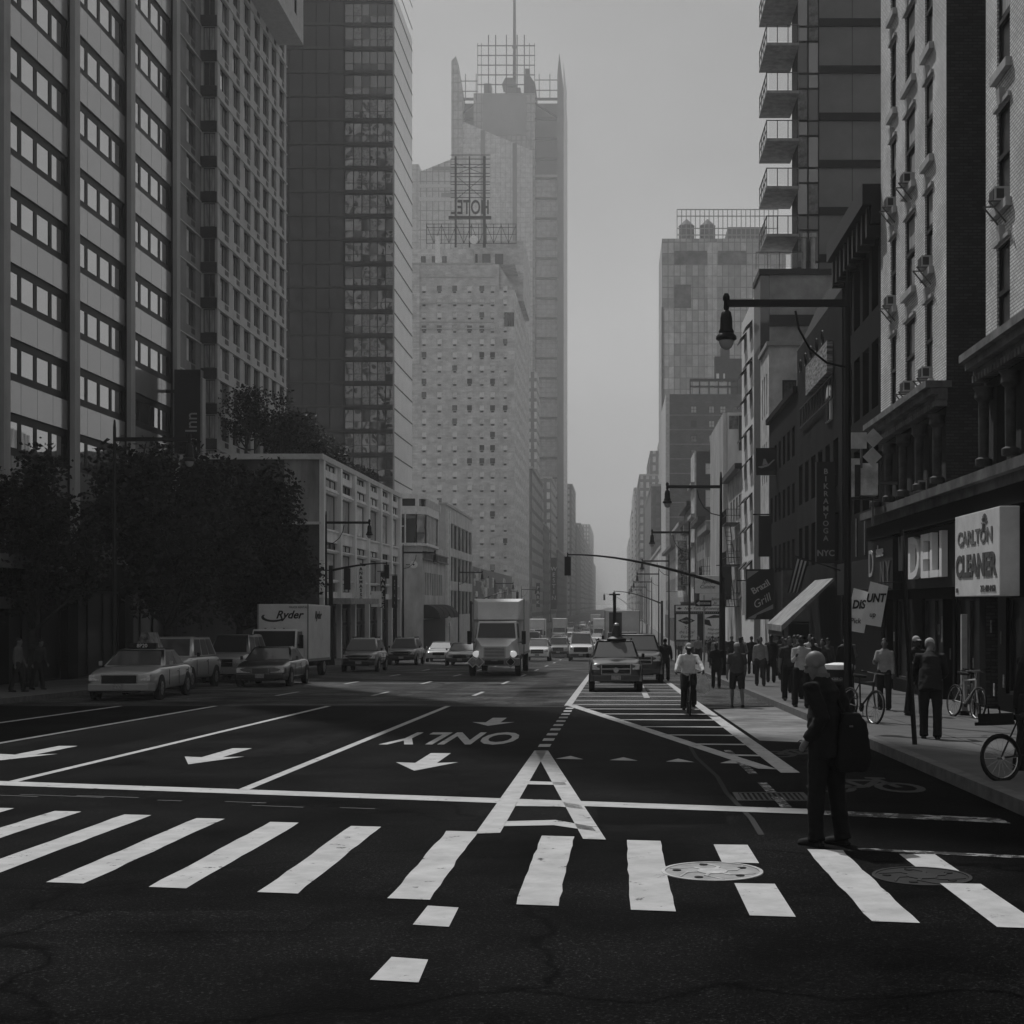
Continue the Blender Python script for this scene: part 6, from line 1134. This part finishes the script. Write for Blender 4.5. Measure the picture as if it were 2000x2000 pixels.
# box trucks
def box_truck(label, loc, rz, W, z0, z1, y0, L, v, cabv, conventional, cat='truck', wr=.42):
    e = empty('box_truck', loc, rz, label, cat); w = W/2; B = M('box_white_%d' % int(v*100), v, .45, .1, .7); P = paint(cabv)
    q = MB().mat(B); q.box(-w, w, y0, y0+L, z0, z1); q.build('cargo_box', e, bevel=.05)
    q = MB().mat(M('trim_alu', .35, .4, .1, metal=.5))
    for s in (-1, 1): q.box(s*w-.03, s*w+.03, y0-.03, y0+.02, z0, z1); q.box(s*(w+.004)-.012, s*(w+.004)+.012, y0, y0+L, z0-.02, z0+.1)
    q.build('box_trim', e)
    q = MB().mat(RUB); q.box(-.45, .45, .3, y0+L, .45, .75); q.build('chassis', e); cw = w*.92
    if conventional:
        q = MB().mat(P); q.loft([[(-.72,-1.15,.62),(.72,-1.15,.62),(.8,-1.12,1.0),(.62,-1.1,1.42),(-.62,-1.1,1.42),(-.8,-1.12,1.0)], [(-1.0,-.55,.62),(1.0,-.55,.62),(1.08,-.5,1.1),(.8,-.5,1.62),(-.8,-.5,1.62),(-1.08,-.5,1.1)], [(-1.08,.3,.62),(1.08,.3,.62),(1.1,.3,1.15),(.98,.3,1.78),(-.98,.3,1.78),(-1.1,.3,1.15)]]); q.build('hood', e, smooth=40)
        q = MB().mat(P); q.hexa([(-1.05,.28,.7),(1.05,.28,.7),(1.05,1.9,.7),(-1.05,1.9,.7)], [(-1.02,.3,1.75),(1.02,.3,1.75),(1.05,1.9,1.75),(-1.05,1.9,1.75)]); q.hexa([(-1.02,.3,1.75),(1.02,.3,1.75),(1.05,1.9,1.75),(-1.05,1.9,1.75)], [(-.93,.75,2.62),(.93,.75,2.62),(.98,1.9,2.7),(-.98,1.9,2.7)]); q.build('cab', e, bevel=.05)
        q = MB().mat(CARGL); q.quad((-.93,.31,1.82),(.93,.31,1.82),(.85,.69,2.53),(-.85,.69,2.53)); q.build('windscreen', e)
        q = MB().mat(CHROME); q.box(-.52,.52,-1.19,-1.12,.86,1.4); q.mat(GRILL)
        for k in range(7): q.box(-.48,.48,-1.205,-1.18,.9+k*.068,.93+k*.068)
        q.build('grille', e)
        for s in (-1, 1):
            q = MB().mat(M('lit_headlamp', .7, .2, 0, emit=.55)); q.ell((s*.86,-.95,1.05), (.2,.22,.16)); q.build('headlight', e, smooth=60)
            q = MB().mat(RUB); q.box(s*1.32-.1, s*1.32+.1, .2, .32, 1.5, 2.15).tube([(s*1.05,.4,1.6),(s*1.3,.26,1.6)], .02, 5); q.build('mirror', e, bevel=.03)
            for y in (-.45, y0+L-1.3): wheel(e, s*(w-.16), y, .5, .28)
            q = MB().mat(CARGL); q.quad((s*1.062,.55,1.8),(s*1.07,1.5,1.8),(s*1.0,1.5,2.5),(s*.97,.85,2.5)); q.build('side_window', e)
        q = MB().mat(M('bumper_grey', .28, .4, .1)); q.box(-1.2,1.2,-1.35,-1.05,.5,.86); q.build('bumper', e, bevel=.05); q = MB().mat(GRILL); q.box(-.45,.45,-1.36,-1.34,.55,.75); q.build('bumper_slot', e); MB().mat(PLATE).box(-.16,.16,-1.38,-1.365,.72,.85).build('plate', e)
        for x, dark in ((-1.02,0),(-.72,0),(.78,1)):
            q = MB().mat(SGD if dark else SGW); n = .27; q.prism([(x-n,-1.39,.68),(x,-1.39,.68-n),(x+n,-1.39,.68),(x,-1.39,.68+n)], (0,.02,0)); q.mat(SGW if dark else M('placard_grey', .4, .6, .3, 9)); n *= .82
            if dark:
                n2 = .22
                for (a, c), (d, f) in zip(((-n2,0),(0,-n2),(n2,0),(0,n2)), ((0,-n2),(n2,0),(0,n2),(-n2,0))): q.tube([(x+a,-1.4,.68+c),(x+d,-1.4,.68+f)], .012, 4)
            else: q.prism([(x-n,-1.395,.68),(x,-1.395,.68-n),(x+n,-1.395,.68),(x,-1.395,.68+n)], (0,.004,0))
            q.build('placard', e)
        q = MB().mat(B); q.hexa([(-w*.8,1.4,2.7),(w*.8,1.4,2.7),(w,y0,2.7),(-w,y0,2.7)], [(-w*.8,1.7,z1-.15),(w*.8,1.7,z1-.15),(w,y0,z1),(-w,y0,z1)]); q.build('wind_fairing', e, bevel=.04)
    else:
        q = MB().mat(P); q.hexa([(-cw,-.05,.55),(cw,-.05,.55),(cw,1.55,.55),(-cw,1.55,.55)], [(-cw,.02,1.3),(cw,.02,1.3),(cw,1.55,1.3),(-cw,1.55,1.3)]); q.hexa([(-cw,.02,1.3),(cw,.02,1.3),(cw,1.55,1.3),(-cw,1.55,1.3)], [(-cw*.94,.42,2.2),(cw*.94,.42,2.2),(cw*.94,1.55,2.2),(-cw*.94,1.55,2.2)]); q.build('cab', e, bevel=.05)
        q = MB().mat(CARGL); q.quad((-cw*.93,.04,1.36),(cw*.93,.04,1.36),(cw*.88,.375,2.12),(-cw*.88,.375,2.12)); q.build('windscreen', e)
        q = MB().mat(GRILL); q.box(-cw*.6,cw*.6,-.06,.0,.78,1.0); q.build('grille', e); q = MB().mat(P); q.box(-cw,cw,-.16,-.03,.4,.66); q.build('bumper', e, bevel=.04); MB().mat(PLATE).box(-.16,.16,-.18,-.16,.46,.6).build('plate', e)
        q = MB().mat(LAMPM)
        for k in range(3): q.box(-.5+k*.42,-.42+k*.42,.5,.56,2.21,2.26)
        q.build('marker_lamp', e)
        for s in (-1, 1):
            MB().mat(LAMPM).box(s*cw*.78-.16, s*cw*.78+.16, -.07, .1, .72, .98).build('headlight', e, bevel=.03)
            q = MB().mat(RUB); q.box(s*(cw+.2)-.09, s*(cw+.2)+.09, .1, .2, 1.35, 1.95).tube([(s*cw,.3,1.5),(s*(cw+.2),.16,1.5)], .02, 5); q.build('mirror', e, bevel=.03)
            q = MB().mat(CARGL); q.quad((s*(cw+.006),.22,1.36),(s*(cw+.006),1.25,1.36),(s*cw*.955,1.25,2.1),(s*cw*.955,.5,2.1)); q.build('side_window', e)
            for y in (.75, y0+L-1.1): wheel(e, s*(w-.16), y, wr, .26)
    return onslope(e)
tr = box_truck('white rental box truck with dark swoosh logo parked at the left', road(-15.3, 63.6), R(-2), 2.3, .75, 3.35, 1.75, 4.4, .85, .75, False)
RD = M('logo_dark', .03, .6, .1); lettering('Ryder', .5, RD, tr, (.28, 1.735, 2.85), depth=.01, bold=.012, shear=.35); q = MB().mat(RD)
for k in range(9): a0, a1 = R(150+k*20), R(170+k*20); q.poly([(-.45+.55*math.cos(a0),1.737,2.75+.22*math.sin(a0)),(-.45+.55*math.cos(a1),1.737,2.75+.22*math.sin(a1)),(-.42+.46*math.cos(a1),1.737,2.78+.16*math.sin(a1)),(-.42+.46*math.cos(a0),1.737,2.78+.16*math.sin(a0))])
q.build('swoosh', tr); lettering('Ryder', .5, RD, tr, (1.165, 3.6, 2.85), R(90), depth=.01, bold=.012, shear=.35); lettering('TRUCK RENTAL', .12, RD, tr, (.7, 1.735, 3.2), depth=.01)
tr = box_truck('big white box truck with diamond hazard placards driving towards the camera', road(-5.85, 69.4), R(1), 2.5, 1.0, 3.75, 2.0, 6.5, .85, .8, True)
box_truck('white box truck behind the parked sport utility cars', road(.35, 93), 0, 2.3, .8, 3.6, 1.8, 5, .7, .6, False)
# far traffic
FT = 'far traffic down the avenue'
van = dict(SUVK, L=5.2, W=1.95, hf=1.15, cz=1.3, cy=.95, wy=1.6, rz_=2.2, chrome=False)
cnt = 0
for kind, x, y, v, lab in (('van',-1.2,190,.75,'pale delivery van far off beyond the white van'), ('truck',-.2,215,.7,'white far truck with tall box beyond the white van'), ('truck',-2.6,222,.7,'second white far truck left of the tall boxed one'), ('sedan',-8.6,135,.5,'pale far sedan behind the white truck'), ('suv',-9.3,160,.1,'dark far car behind the white truck'),
      ('sedan',-5.2,165,.55,'pale far sedan in the lane of the white sport utility car'), ('suv',-7.9,190,.5,'pale far car in the lane beside the poster front'), ('van',-11.5,185,.6,'pale far van near the left kerb'), ('suv',.5,140,.4,'grey far car behind the right hand box truck'), ('sedan',1.7,165,.5,'silver far car by the right kerb lane'),
      ('suv',-3.5,250,.3,'grey distant car in the centre lane'), ('truck',-9.5,235,.6,'distant pale truck near the poster front'), ('sedan',-6,270,.6,'distant pale sedan left of centre'), ('suv',-.5,300,.5,'distant car right of centre'), ('truck',-5,330,.65,'distant pale truck left of centre'), ('van',-10,300,.2,'distant dark van by the left kerb'), ('van',1.5,260,.5,'distant van by the right kerb'), ('sedan',-12.5,140,.1,'dark far sedan parked before the drum fronted building'), ('suv',-13.6,152,.5,'pale far car parked before the drum fronted building'), ('truck',-2,420,.6,'faint truck in the hazy centre of the avenue'), ('van',-7,400,.5,'faint van left of the hazy centre'), ('sedan',-8.9,118,.7,'bright pale sedan ahead of the far traffic left lane'), ('van',-8.7,145,.8,'white van behind the white truck in its lane'), ('suv',-3.1,133,.7,'pale car following the white delivery van'), ('sedan',-3.0,152,.75,'white sedan second behind the white delivery van'), ('suv',-6,150,.3,'grey car behind the half hidden white car'), ('sedan',-11.8,165,.6,'silver sedan third lane near the drum fronted building'), ('truck',-11.6,205,.8,'white truck by the left kerb before the poster front'), ('sedan',-.4,172,.7,'pale sedan behind the grey far car'), ('suv',-5.8,205,.7,'white far car ahead of the poster front'), ('sedan',-3,212,.6,'pale far sedan in the centre lane'), ('suv',-8.6,255,.6,'pale distant car left of centre'), ('van',-3.2,290,.8,'white distant van in the centre lane'), ('sedan',-1,340,.6,'hazy pale sedan right of centre'), ('suv',-8.5,350,.5,'hazy car left of centre'), ('truck',1,235,.8,'tall white truck at the right kerb lane'), ('suv',-13.5,215,.04,'dark far car parked by the ribbon window building')):
    if kind == 'truck': o_ = box_truck(lab, road(x, y), 0, 2.3, .8, 3.6, 1.8, 5, v, v, False); o_['group'] = FT
    else: car({'van':'far_van','suv':'far_car','sedan':'far_car'}[kind], lab, {'van':'van'}.get(kind,'car'), road(x, y), 0, v, group=FT, **{'van':van,'suv':SUVK,'sedan':SEDAN}[kind])
# ---------------------------------------------------------------- people
def remesh(mb, vox, smooth=2, name='body', noise=0.0):
    me = mb.mesh(name); o = bpy.data.objects.new(name, me); COL.objects.link(o)
    md = o.modifiers.new('r', 'REMESH'); md.mode = 'VOXEL'; md.voxel_size = vox; md.use_smooth_shade = True
    dg = bpy.context.evaluated_depsgraph_get(); m2 = bpy.data.meshes.new_from_object(o.evaluated_get(dg)); bpy.data.objects.remove(o)
    m2.materials.clear()
    for m in mb.mats: m2.materials.append(m)
    bm = bmesh.new(); bm.from_mesh(m2)
    for _ in range(smooth): bmesh.ops.smooth_vert(bm, verts=bm.verts, factor=.5, use_axis_x=True, use_axis_y=True, use_axis_z=True)
    if noise:
        bm.normal_update()
        for v in bm.verts: v.co += v.normal*noise*(mnoise.noise(v.co*Vector((9,9,4)))+.6*mnoise.noise(v.co*Vector((16,16,22))))
    for f in bm.faces: f.smooth = True; f.material_index = 0
    bm.to_mesh(m2); bm.free(); m2.name = name; return m2
def dirv(f, o=0, s=1):                              # a limb hanging down, swung forward f and outward o degrees; forward is -Y
    f, o = R(f), R(o); return Vector((s*math.sin(o), -math.sin(f)*math.cos(o), -math.cos(f)*math.cos(o)))
SKINS = {'dark': M('skin_dark', .035, .5, .1), 'mid': M('skin_mid', .15, .5, .1), 'light': M('skin_light', .3, .5, .1)}
HAIR = M('hair_dark', .012, .6, .1)
def cloth(v): return M('cloth_%d' % int(v*1000), v, .85, .12, 6)
def person(label, loc, face, skin='mid', shirt=.3, trousers=.03, h=1.75, lean=0, head=(0, 0), legs=((8, 6), (-8, 4)), arms=((5, 8, 12), (-5, 8, 12)), hair='short', short_sleeve=False, shorts=False, seat=None, vox=.016, jacket=False, shoe=.012, fat=1.0, group=None, skirt=False, female=False, bag_strap=None):
    e = empty('person', loc, face, label, 'person', group); k = h/1.75; SK = SKINS[skin]
    U = Vector((0, -math.sin(R(lean)), math.cos(R(lean)))); sw = .185 if not female else .165; hw = .095
    pel = Vector((0, 0, .94)); foot = []
    L = []
    for s, (f, b_) in zip((1, -1), legs):
        hip = pel+Vector((s*hw, 0, -.02)); kn = hip+dirv(f, 2, s)*.43; an = kn+dirv(f-b_, 0, s)*.42; foot.append(an); L.append((hip, kn, an, f-b_))
    low = min(a.z for a in foot)-.075; dz = -low if seat is None else seat-.94
    sh = Vector((0, 0, dz)); pel = pel+sh; L = [(a+sh, b+sh, c+sh, d) for a, b, c, d in L]
    ch = pel+U*.3; nk = pel+U*.53; hd0 = pel+U*.6; HP = Matrix.Rotation(R(head[1]), 3, 'Z') @ Matrix.Rotation(R(lean+head[0]), 3, 'X')
    hc = hd0+HP @ Vector((0, -.02, .09))
    A = []
    for s, (f, o, b_) in zip((1, -1), arms):
        shd = nk+Vector((s*sw, 0, 0))-U*.06; el = shd+dirv(f-lean*.3, o, s)*.29; wr = el+dirv(f-lean*.3+b_, -o*.6 if b_ > 40 else o*.5, s)*.25; A.append((shd, el, wr, dirv(f-lean*.3+b_, -o*.4, s)))
    # body: one continuous surface, remeshed
    b = MB().mat(SK)
    b.tube([pel-Vector((0,0,.06)), pel+U*.06, pel+U*.18, ch, pel+U*.44, nk], [.12*fat, .155*fat, .135*fat, .155, .16, .07], 14, flat=.62); b.tube([pel+U*.44, nk+U*.04, hd0+HP @ Vector((0,0,.04))], [.07, .055, .052], 10)
    Hh = lambda p: hc+HP @ Vector(p); rot = HP
    b.ell(hc+HP @ Vector((0,.012,.03)), (.076, .095, .095), 14, 10, rot); b.ell(hc+HP @ Vector((0,-.02,-.035)), (.058, .07, .085), 12, 8, rot)
    b.tube([Hh((0,-.09,.02)), Hh((0,-.115,-.018)), Hh((0,-.1,-.028))], [.01,.017,.012], 6); b.tube([Hh((-.045,-.085,.028)), Hh((.045,-.085,.028))], .012, 6); b.tube([Hh((-.02,-.088,-.062)), Hh((.02,-.088,-.062))], .009, 6); b.ell(Hh((0,-.075,-.1)), (.025,.02,.018), 8, 6)
    for s in (-1, 1): b.ell(Hh((s*.077,.015,-.005)), (.012,.025,.034), 8, 6, rot)
    for s, (shd, el, wr, hv) in zip((1, -1), A):
        b.tube([nk-U*.05+Vector((s*.06,0,0)), shd, shd.lerp(el,.5), el, el.lerp(wr,.35), wr], [.05, .058, .047, .04, .041, .027], 10)
        hv = hv.normalized(); side = Vector((s,0,0)); fwd = hv.cross(side).normalized()
        if abs(hv.x) > .9: fwd = Vector((0,-1,0))
        pc = wr+hv*.05; b.tube([wr, wr+hv*.03, wr+hv*.085], [.026, .036, .038], 8, flat=.5) if False else b.tube([wr, pc, wr+hv*.09], [.026,.034,.03], 8)
        for i in range(4):
            off = fwd*(.024-.016*i); fl = (.068,.078,.072,.055)[i]; p0 = wr+hv*.08+off; cu = side*(-.35)
            b.tube([p0, p0+(hv+cu*.4).normalized()*fl*.5, p0+(hv+cu*.4).normalized()*fl*.5+(hv+cu*1.6).normalized()*fl*.5], [.0095,.009,.0075], 6)
        p0 = wr+hv*.03+fwd*.03; b.tube([p0, p0+(hv+fwd*.9).normalized()*.04, p0+(hv+fwd*.5).normalized()*.075], [.012,.011,.008], 6)
    for s, (hip, kn, an, sa) in zip((1, -1), L):
        b.tube([hip+Vector((0,0,.05)), hip, hip.lerp(kn,.45), kn, kn.lerp(an,.3), an], [.08, .09, .075, .052, .056, .036], 10); b.tube([an+Vector((0,.03,-.03)), an+Vector((0,-.07,-.045)), an+Vector((0,-.14,-.055))], [.035,.034,.025], 8)
    put('body', remesh(b, vox*.85, 2), e)
    # clothes
    T = MB().mat(cloth(trousers))
    if skirt: T.tube([pel+U*.08, pel-Vector((0,0,.05)), pel-Vector((0,0,.5))], [.15,.18,.23], 16, flat=.8)
    else:
        T.tube([pel-Vector((0,0,.08)), pel+U*.02, pel+U*.1], [.145*fat,.168*fat,.158*fat], 14, flat=.68)
        for s, (hip, kn, an, sa) in zip((1, -1), L):
            if shorts: T.tube([hip+Vector((0,0,.06)), hip, hip.lerp(kn,.5), kn+Vector((0,0,.02))], [.1,.108,.1,.088], 12)
            else: T.tube([hip+Vector((0,0,.06)), hip, hip.lerp(kn,.5), kn, kn.lerp(an,.5), an+Vector((0,0,.0)), an+Vector((0,.01,-.035))], [.1,.11,.098,.08,.076,.078,.082], 12)
    put('trousers' if not skirt else 'skirt', remesh(T, vox, 2, 'trousers', .012 if vox < .012 else .006), e)
    S_ = MB().mat(cloth(shirt)); hem = -.02 if not jacket else -.16
    S_.tube([pel+U*hem, pel+U*.08, pel+U*.2, ch, pel+U*.43, nk+U*.0, nk+U*.04], [(.178 if jacket else .165)*fat, .175*fat, .16*fat+(.02 if jacket else 0), .175, .182, .11, .068], 16, flat=.68)
    for s, (shd, el, wr, hv) in zip((1, -1), A):
        w2 = .014 if jacket else 0
        if short_sleeve: S_.tube([nk-U*.05+Vector((s*.06,0,0)), shd, shd.lerp(el,.5), shd.lerp(el,.85)], [.06,.074,.068,.066], 10)
        else: S_.tube([nk-U*.05+Vector((s*.06,0,0)), shd, shd.lerp(el,.5), el, el.lerp(wr,.5), wr], [.06,.073+w2,.062+w2,.056+w2,.048+w2,.042+w2], 10)
    put('jacket' if jacket else 'shirt', remesh(S_, vox, 2, 'shirt', .013 if vox < .012 else .008), e)
    if jacket:
        q = MB().mat(cloth(.12)); q.tube([nk+U*.03, nk+U*.065], [.072,.066], 12, cap=False); q.build('collar', e)
    q = MB().mat(cloth(shoe))
    for s, (hip, kn, an, sa) in zip((1, -1), L): q.tube([an+Vector((0,.05,-.045)), an+Vector((0,-.02,-.04)), an+Vector((0,-.1,-.05)), an+Vector((0,-.17,-.06)), an+Vector((0,-.185,-.063))], [.034,.045,.044,.034,.015], 10)
    for s, (hip, kn, an, sa) in zip((1, -1), L): q.box(an.x-.042, an.x+.042, an.y-.17, an.y+.07, an.z-.077, an.z-.05)
    put('shoe', remesh(q, vox*.7, 1, 'shoe'), e)
    if hair == 'short':
        q = MB().mat(HAIR); q.ell(hc+HP @ Vector((0,.022,.045)), (.082,.096,.092), 14, 10, rot); put('hair', remesh(q, vox, 1, 'hair', .004), e)
    elif hair == 'long':
        q = MB().mat(HAIR); q.ell(hc+HP @ Vector((0,.025,.04)), (.085,.1,.1), 14, 10, rot); q.tube([Hh((0,.06,.03)), Hh((0,.085,-.1)), Hh((0,.09,-.22))], [.08,.07,.04], 10); put('hair', remesh(q, vox, 1, 'hair', .006), e)
    elif hair == 'cap':
        q = MB().mat(cloth(.42)); q.ell(hc+HP @ Vector((0,.012,.055)), (.086,.103,.083), 14, 10, rot); q.tube([Hh((0,-.06,.055)), Hh((0,-.17,.04))], [.07,.05], 10, flat=.15); put('cap', remesh(q, vox*.8, 1, 'cap'), e)
    elif hair == 'fringe':
        q = MB().mat(HAIR); q.tube([Hh((-.076,.04,-.01)), Hh((-.05,.095,-.01)), Hh((0,.112,-.01)), Hh((.05,.095,-.01)), Hh((.076,.04,-.01))], [.012,.02,.024,.02,.012], 8); put('hair', remesh(q, .01, 1, 'hair'), e)
    e.scale = (k, k, k); return e
def walk(y, x): return (x, y, gz(y)+(.15 if x > RK or x < LK else 0))
CAMF = 0.0                                          # facing the camera
# the bald man at the crosswalk
mm = person('bald man in dark suit standing on the crosswalk looking down', (1.86, 12.75, gz(12.75)), R(-132), 'mid', .005, .005, 1.74, 4, (24, 24), ((4, 3), (-5, 3)), ((-24, 2, 64), (-22, 2, 70)), 'bald', vox=.011, jacket=True, fat=1.12)
e = empty('shoulder_bag', (2.07, 12.76, gz(12.75)+.66), R(12), 'dark bulky shoulder bag hanging behind the bald man', 'bag'); q = MB().mat(cloth(.005)); q.loft([[(-.13,-.11,0),(.13,-.11,0),(.13,.11,0),(-.13,.11,0)],[(-.16,-.13,.12),(.17,-.13,.12),(.17,.13,.12),(-.16,.13,.12)],[(-.12,-.12,.42),(.12,-.12,.42),(.12,.12,.42),(-.12,.12,.42)],[(-.08,-.08,.52),(.08,-.08,.52),(.08,.08,.52),(-.08,.08,.52)]]); put('pouch', remesh(q, .014, 3, 'pouch', .008), e)
MB().mat(cloth(.005)).tube([(-.05,-.02,.5),(-.16,0,.72),(-.2,.02,.8),(-.16,.1,.7),(-.05,.08,.5)], .016, 6).build('strap', e); MB().mat(FR_GREY).box(-.05,-.02,-.14,-.125,.4,.415).build('buckle', e)
# cyclist, his bicycle and the carrier bag
bike = bicycle('dark bicycle ridden towards the camera by the white shirted man', (1.72, 34.4, gz(34.4)), 0, DKF, .9)
person('white shirted man in a pale cap riding a bicycle towards us', (1.72, 34.56, gz(34.4)), 0, 'dark', .72, .02, 1.76, 22, (-12, 0), ((58, 72), (30, 62)), ((52, 20, 14), (52, 20, 14)), 'cap', seat=.93)
e = empty('carrier_bag', (2.02, 33.95, gz(34)+.52), 0, 'white plastic carrier bag hanging from the bicycle handlebar', 'bag'); q = MB().mat(M('plastic_bag', .55, .4, .2, 9)); q.loft([[(-.08,-.06,0),(.1,-.06,0),(.1,.06,0),(-.08,.06,0)],[(-.15,-.1,.1),(.16,-.1,.1),(.16,.1,.1),(-.15,.1,.1)],[(-.1,-.07,.32),(.12,-.07,.32),(.12,.07,.32),(-.1,.07,.32)],[(-.03,-.02,.5),(.03,-.02,.5),(.03,.02,.5),(-.03,.02,.5)]]); put('pouch', remesh(q, .014, 2, 'pouch', .014), e)
# right pavement
person('bending man with pale cap and dark clothes, his back to us beside the sign pole', walk(24.0, 5.25), R(170), 'mid', .015, .014, 1.74, 24, (10, 0), ((4, 3), (-4, 3)), ((24, 12, 40), (20, 14, 60)), 'cap', jacket=True, fat=1.1)
person('man at the far right edge standing by the low bicycle in a dark jacket', walk(18.4, 5.22), R(96), 'light', .012, .014, 1.74, 8, (4, 10), ((6, 5), (-6, 4)), ((20, 10, 30), (16, 10, 40)), 'short', jacket=True)
person('slim man half hidden by the leaning sign pole in dark clothes', walk(31, 6.45), R(20), 'dark', .02, .02, 1.72, 2, (0, 0), ((10, 6), (-8, 4)), ((6, 8, 20), (30, 8, 60)), 'cap')
person('woman in a pale top with a dark bag on her shoulder near the deli window', walk(33.5, 6.25), R(-20), 'mid', .3, .02, 1.66, 0, (0, 0), ((6, 5), (-5, 4)), ((4, 8, 14), (25, 10, 80)), 'long', female=True)
person('man in a white shirt and dark trousers walking beside the litter bin', walk(34.6, 4.45), R(6), 'dark', .42, .015, 1.74, 0, (4, 0), ((14, 6), (-12, 6)), ((-8, 9, 14), (24, 8, 96)), 'short')
person('man in a sleeveless dark top behind the white shirted walker', walk(38.2, 4.6), R(0), 'mid', .04, .014, 1.72, 0, (2, 0), ((10, 5), (-10, 6)), ((6, 12, 14), (-6, 12, 14)), 'short', True)
person('man in grey shirt, shorts and pale cap walking away along the kerb', (3.15, 37.6, gz(37.6)), R(184), 'mid', .07, .03, 1.72, 4, (0, 0), ((16, 8), (-14, 10)), ((-10, 12, 20), (14, 12, 26)), 'cap', True, True, fat=1.15)
person('man in black walking away beside the large black sport utility car', (2.05, 61, gz(61)), R(180), 'mid', .014, .012, 1.8, 2, (0, 0), ((14, 6), (-12, 8)), ((-8, 12, 16), (10, 12, 20)), 'short', jacket=True)
PG = 'pedestrians crowding the right pavement'
crowd = [(5.6,41,8,.02,'dark','short','bald headed pedestrian nearest in the dark crowd behind the bin','bald'), (6.1,42.5,-15,.05,'mid','short','pedestrian in dark shirt in the crowd behind the bin',''), (6.6,41.5,10,.015,'light','short','pedestrian in black in the crowd under the awning',''), (7.0,43.5,0,.12,'dark','long','long haired pedestrian in the crowd under the awning','long'), (5.2,44,180,.03,'mid','short','pedestrian walking away in the crowd past the bin',''),
   (5.0,50,0,.3,'mid','short','pale shirted pedestrian before the thick lamp pole',''), (5.8,54,170,.02,'dark','short','dark pedestrian walking away below the grill sign',''), (6.6,57,0,.06,'mid','long','long haired pedestrian below the grill sign','long'), (3.6,52,0,.015,'dark','short','dark pedestrian standing at the kerb near the one way sign',''), (5.4,62,0,.4,'light','short','white shirted pedestrian beyond the lamp pole',''), (6.2,66,180,.02,'mid','short','dark pedestrian farther along the right pavement',''), (5.3,72,0,.1,'dark','short','grey shirted pedestrian farther along the right pavement',''),
   (6.8,78,0,.5,'mid','short','pale pedestrian near the sightseeing billboard',''), (5.6,84,180,.03,'mid','short','dark pedestrian near the sightseeing billboard',''), (5.1,90,0,.25,'light','long','long haired pedestrian near the sightseeing billboard','long'), (6.3,97,0,.05,'dark','short','dark pedestrian past the sightseeing billboard',''), (5.5,106,0,.45,'mid','short','pale pedestrian past the sightseeing billboard',''), (6.5,115,180,.04,'mid','short','distant dark pedestrian on the right pavement',''), (5.2,124,0,.3,'light','short','distant pale pedestrian on the right pavement','')]
for i, (x, y, a, v, sk, hr, lab, kind) in enumerate(crowd):
    person(lab, walk(y, x), R(a), sk, v, random.choice((.012, .02, .05)), random.uniform(1.62, 1.82), random.uniform(0, 4), (random.uniform(-4, 8), random.uniform(-20, 20)), ((12, 6), (-10, 5)) if i % 2 else ((4, 3), (-4, 3)), ((6, 9, 14), (-6, 9, 14)) if i % 3 else ((12, 9, 70), (4, 9, 14)), kind if kind else hr, i % 4 == 0, vox=.027, group=PG)
src = [o for o in COL.objects if o.get('group') == PG]
for k, (x, y, lab) in enumerate(((5.0,39.6,'dark pedestrian just behind the litter bin'), (5.7,46,'dark pedestrian below the discount banners'), (6.4,47.5,'pedestrian passing in front of the dark iron fronted building'), (7.2,49,'pedestrian close to the dark iron fronted building'), (4.9,57,'pedestrian at the kerb under the flag'), (5.9,59.5,'pedestrian behind the awning post shadow'), (7.1,63,'pedestrian close to the arched window building'), (4.9,69,'pedestrian at the kerb beside the one way sign'), (6.0,75,'pedestrian below the hat sign'), (7.0,88,'pedestrian close to the balcony tower podium'), (5.4,78.5,'pedestrian just beyond the grill sign'), (6.1,102,'pedestrian beyond the billboard near the fire escape'), (4.9,111,'pedestrian at the kerb beyond the billboard'), (6.8,128,'pedestrian near the ribbed white block'))):
    c = copy_tree(src[(k*5+2) % len(src)]); c.location = walk(y, x); c.rotation_euler = (0, 0, R((k*67) % 40-20+(180 if k % 3 == 0 else 0))); c['label'] = lab; z_ = random.uniform(.94, 1.05); c.scale = (z_, z_, z_)
LG = 'pedestrians on the left pavement'
for x, y, a, v, lab in ((-18.8, 46.5, 60, .04, 'hunched dark pedestrian at the left behind the taxi'), (-18.6, 44.5, 90, .12, 'grey clothed pedestrian at the left edge near the awning'), (-17.9, 79, 0, .5, 'pale shirted pedestrian beside the dark minivan'), (-18.4, 82, 0, .03, 'dark pedestrian before the shop doors of the white building'), (-18.1, 86, 180, .05, 'pedestrian walking away past the white building'), (-19.2, 92, 0, .1, 'pedestrian near the far shop doors of the white building')):
    person(lab, walk(y, x), R(a), 'mid', v, .015, random.uniform(1.65, 1.8), 14 if 'hunched' in lab else 2, (6, 0), ((12, 6), (-10, 5)), ((6, 9, 20), (-6, 9, 14)), 'short', vox=.027, group=LG)
hm = bpy.data.materials.new('haze'); hm.use_nodes = True; t = hm.node_tree; t.nodes.clear()
out = t.nodes.new('ShaderNodeOutputMaterial'); pv = t.nodes.new('ShaderNodeVolumePrincipled'); pv.inputs['Color'].default_value = (.97,.97,.97,1)
pv.inputs['Density'].default_value = HAZE; pv.inputs['Anisotropy'].default_value = 0.4; t.links.new(pv.outputs[0], out.inputs['Volume'])
tag(MB().mat(hm).box(-420, 420, -45, 1700, gz(400)-1.4, 330).build('haze'), kind='stuff')
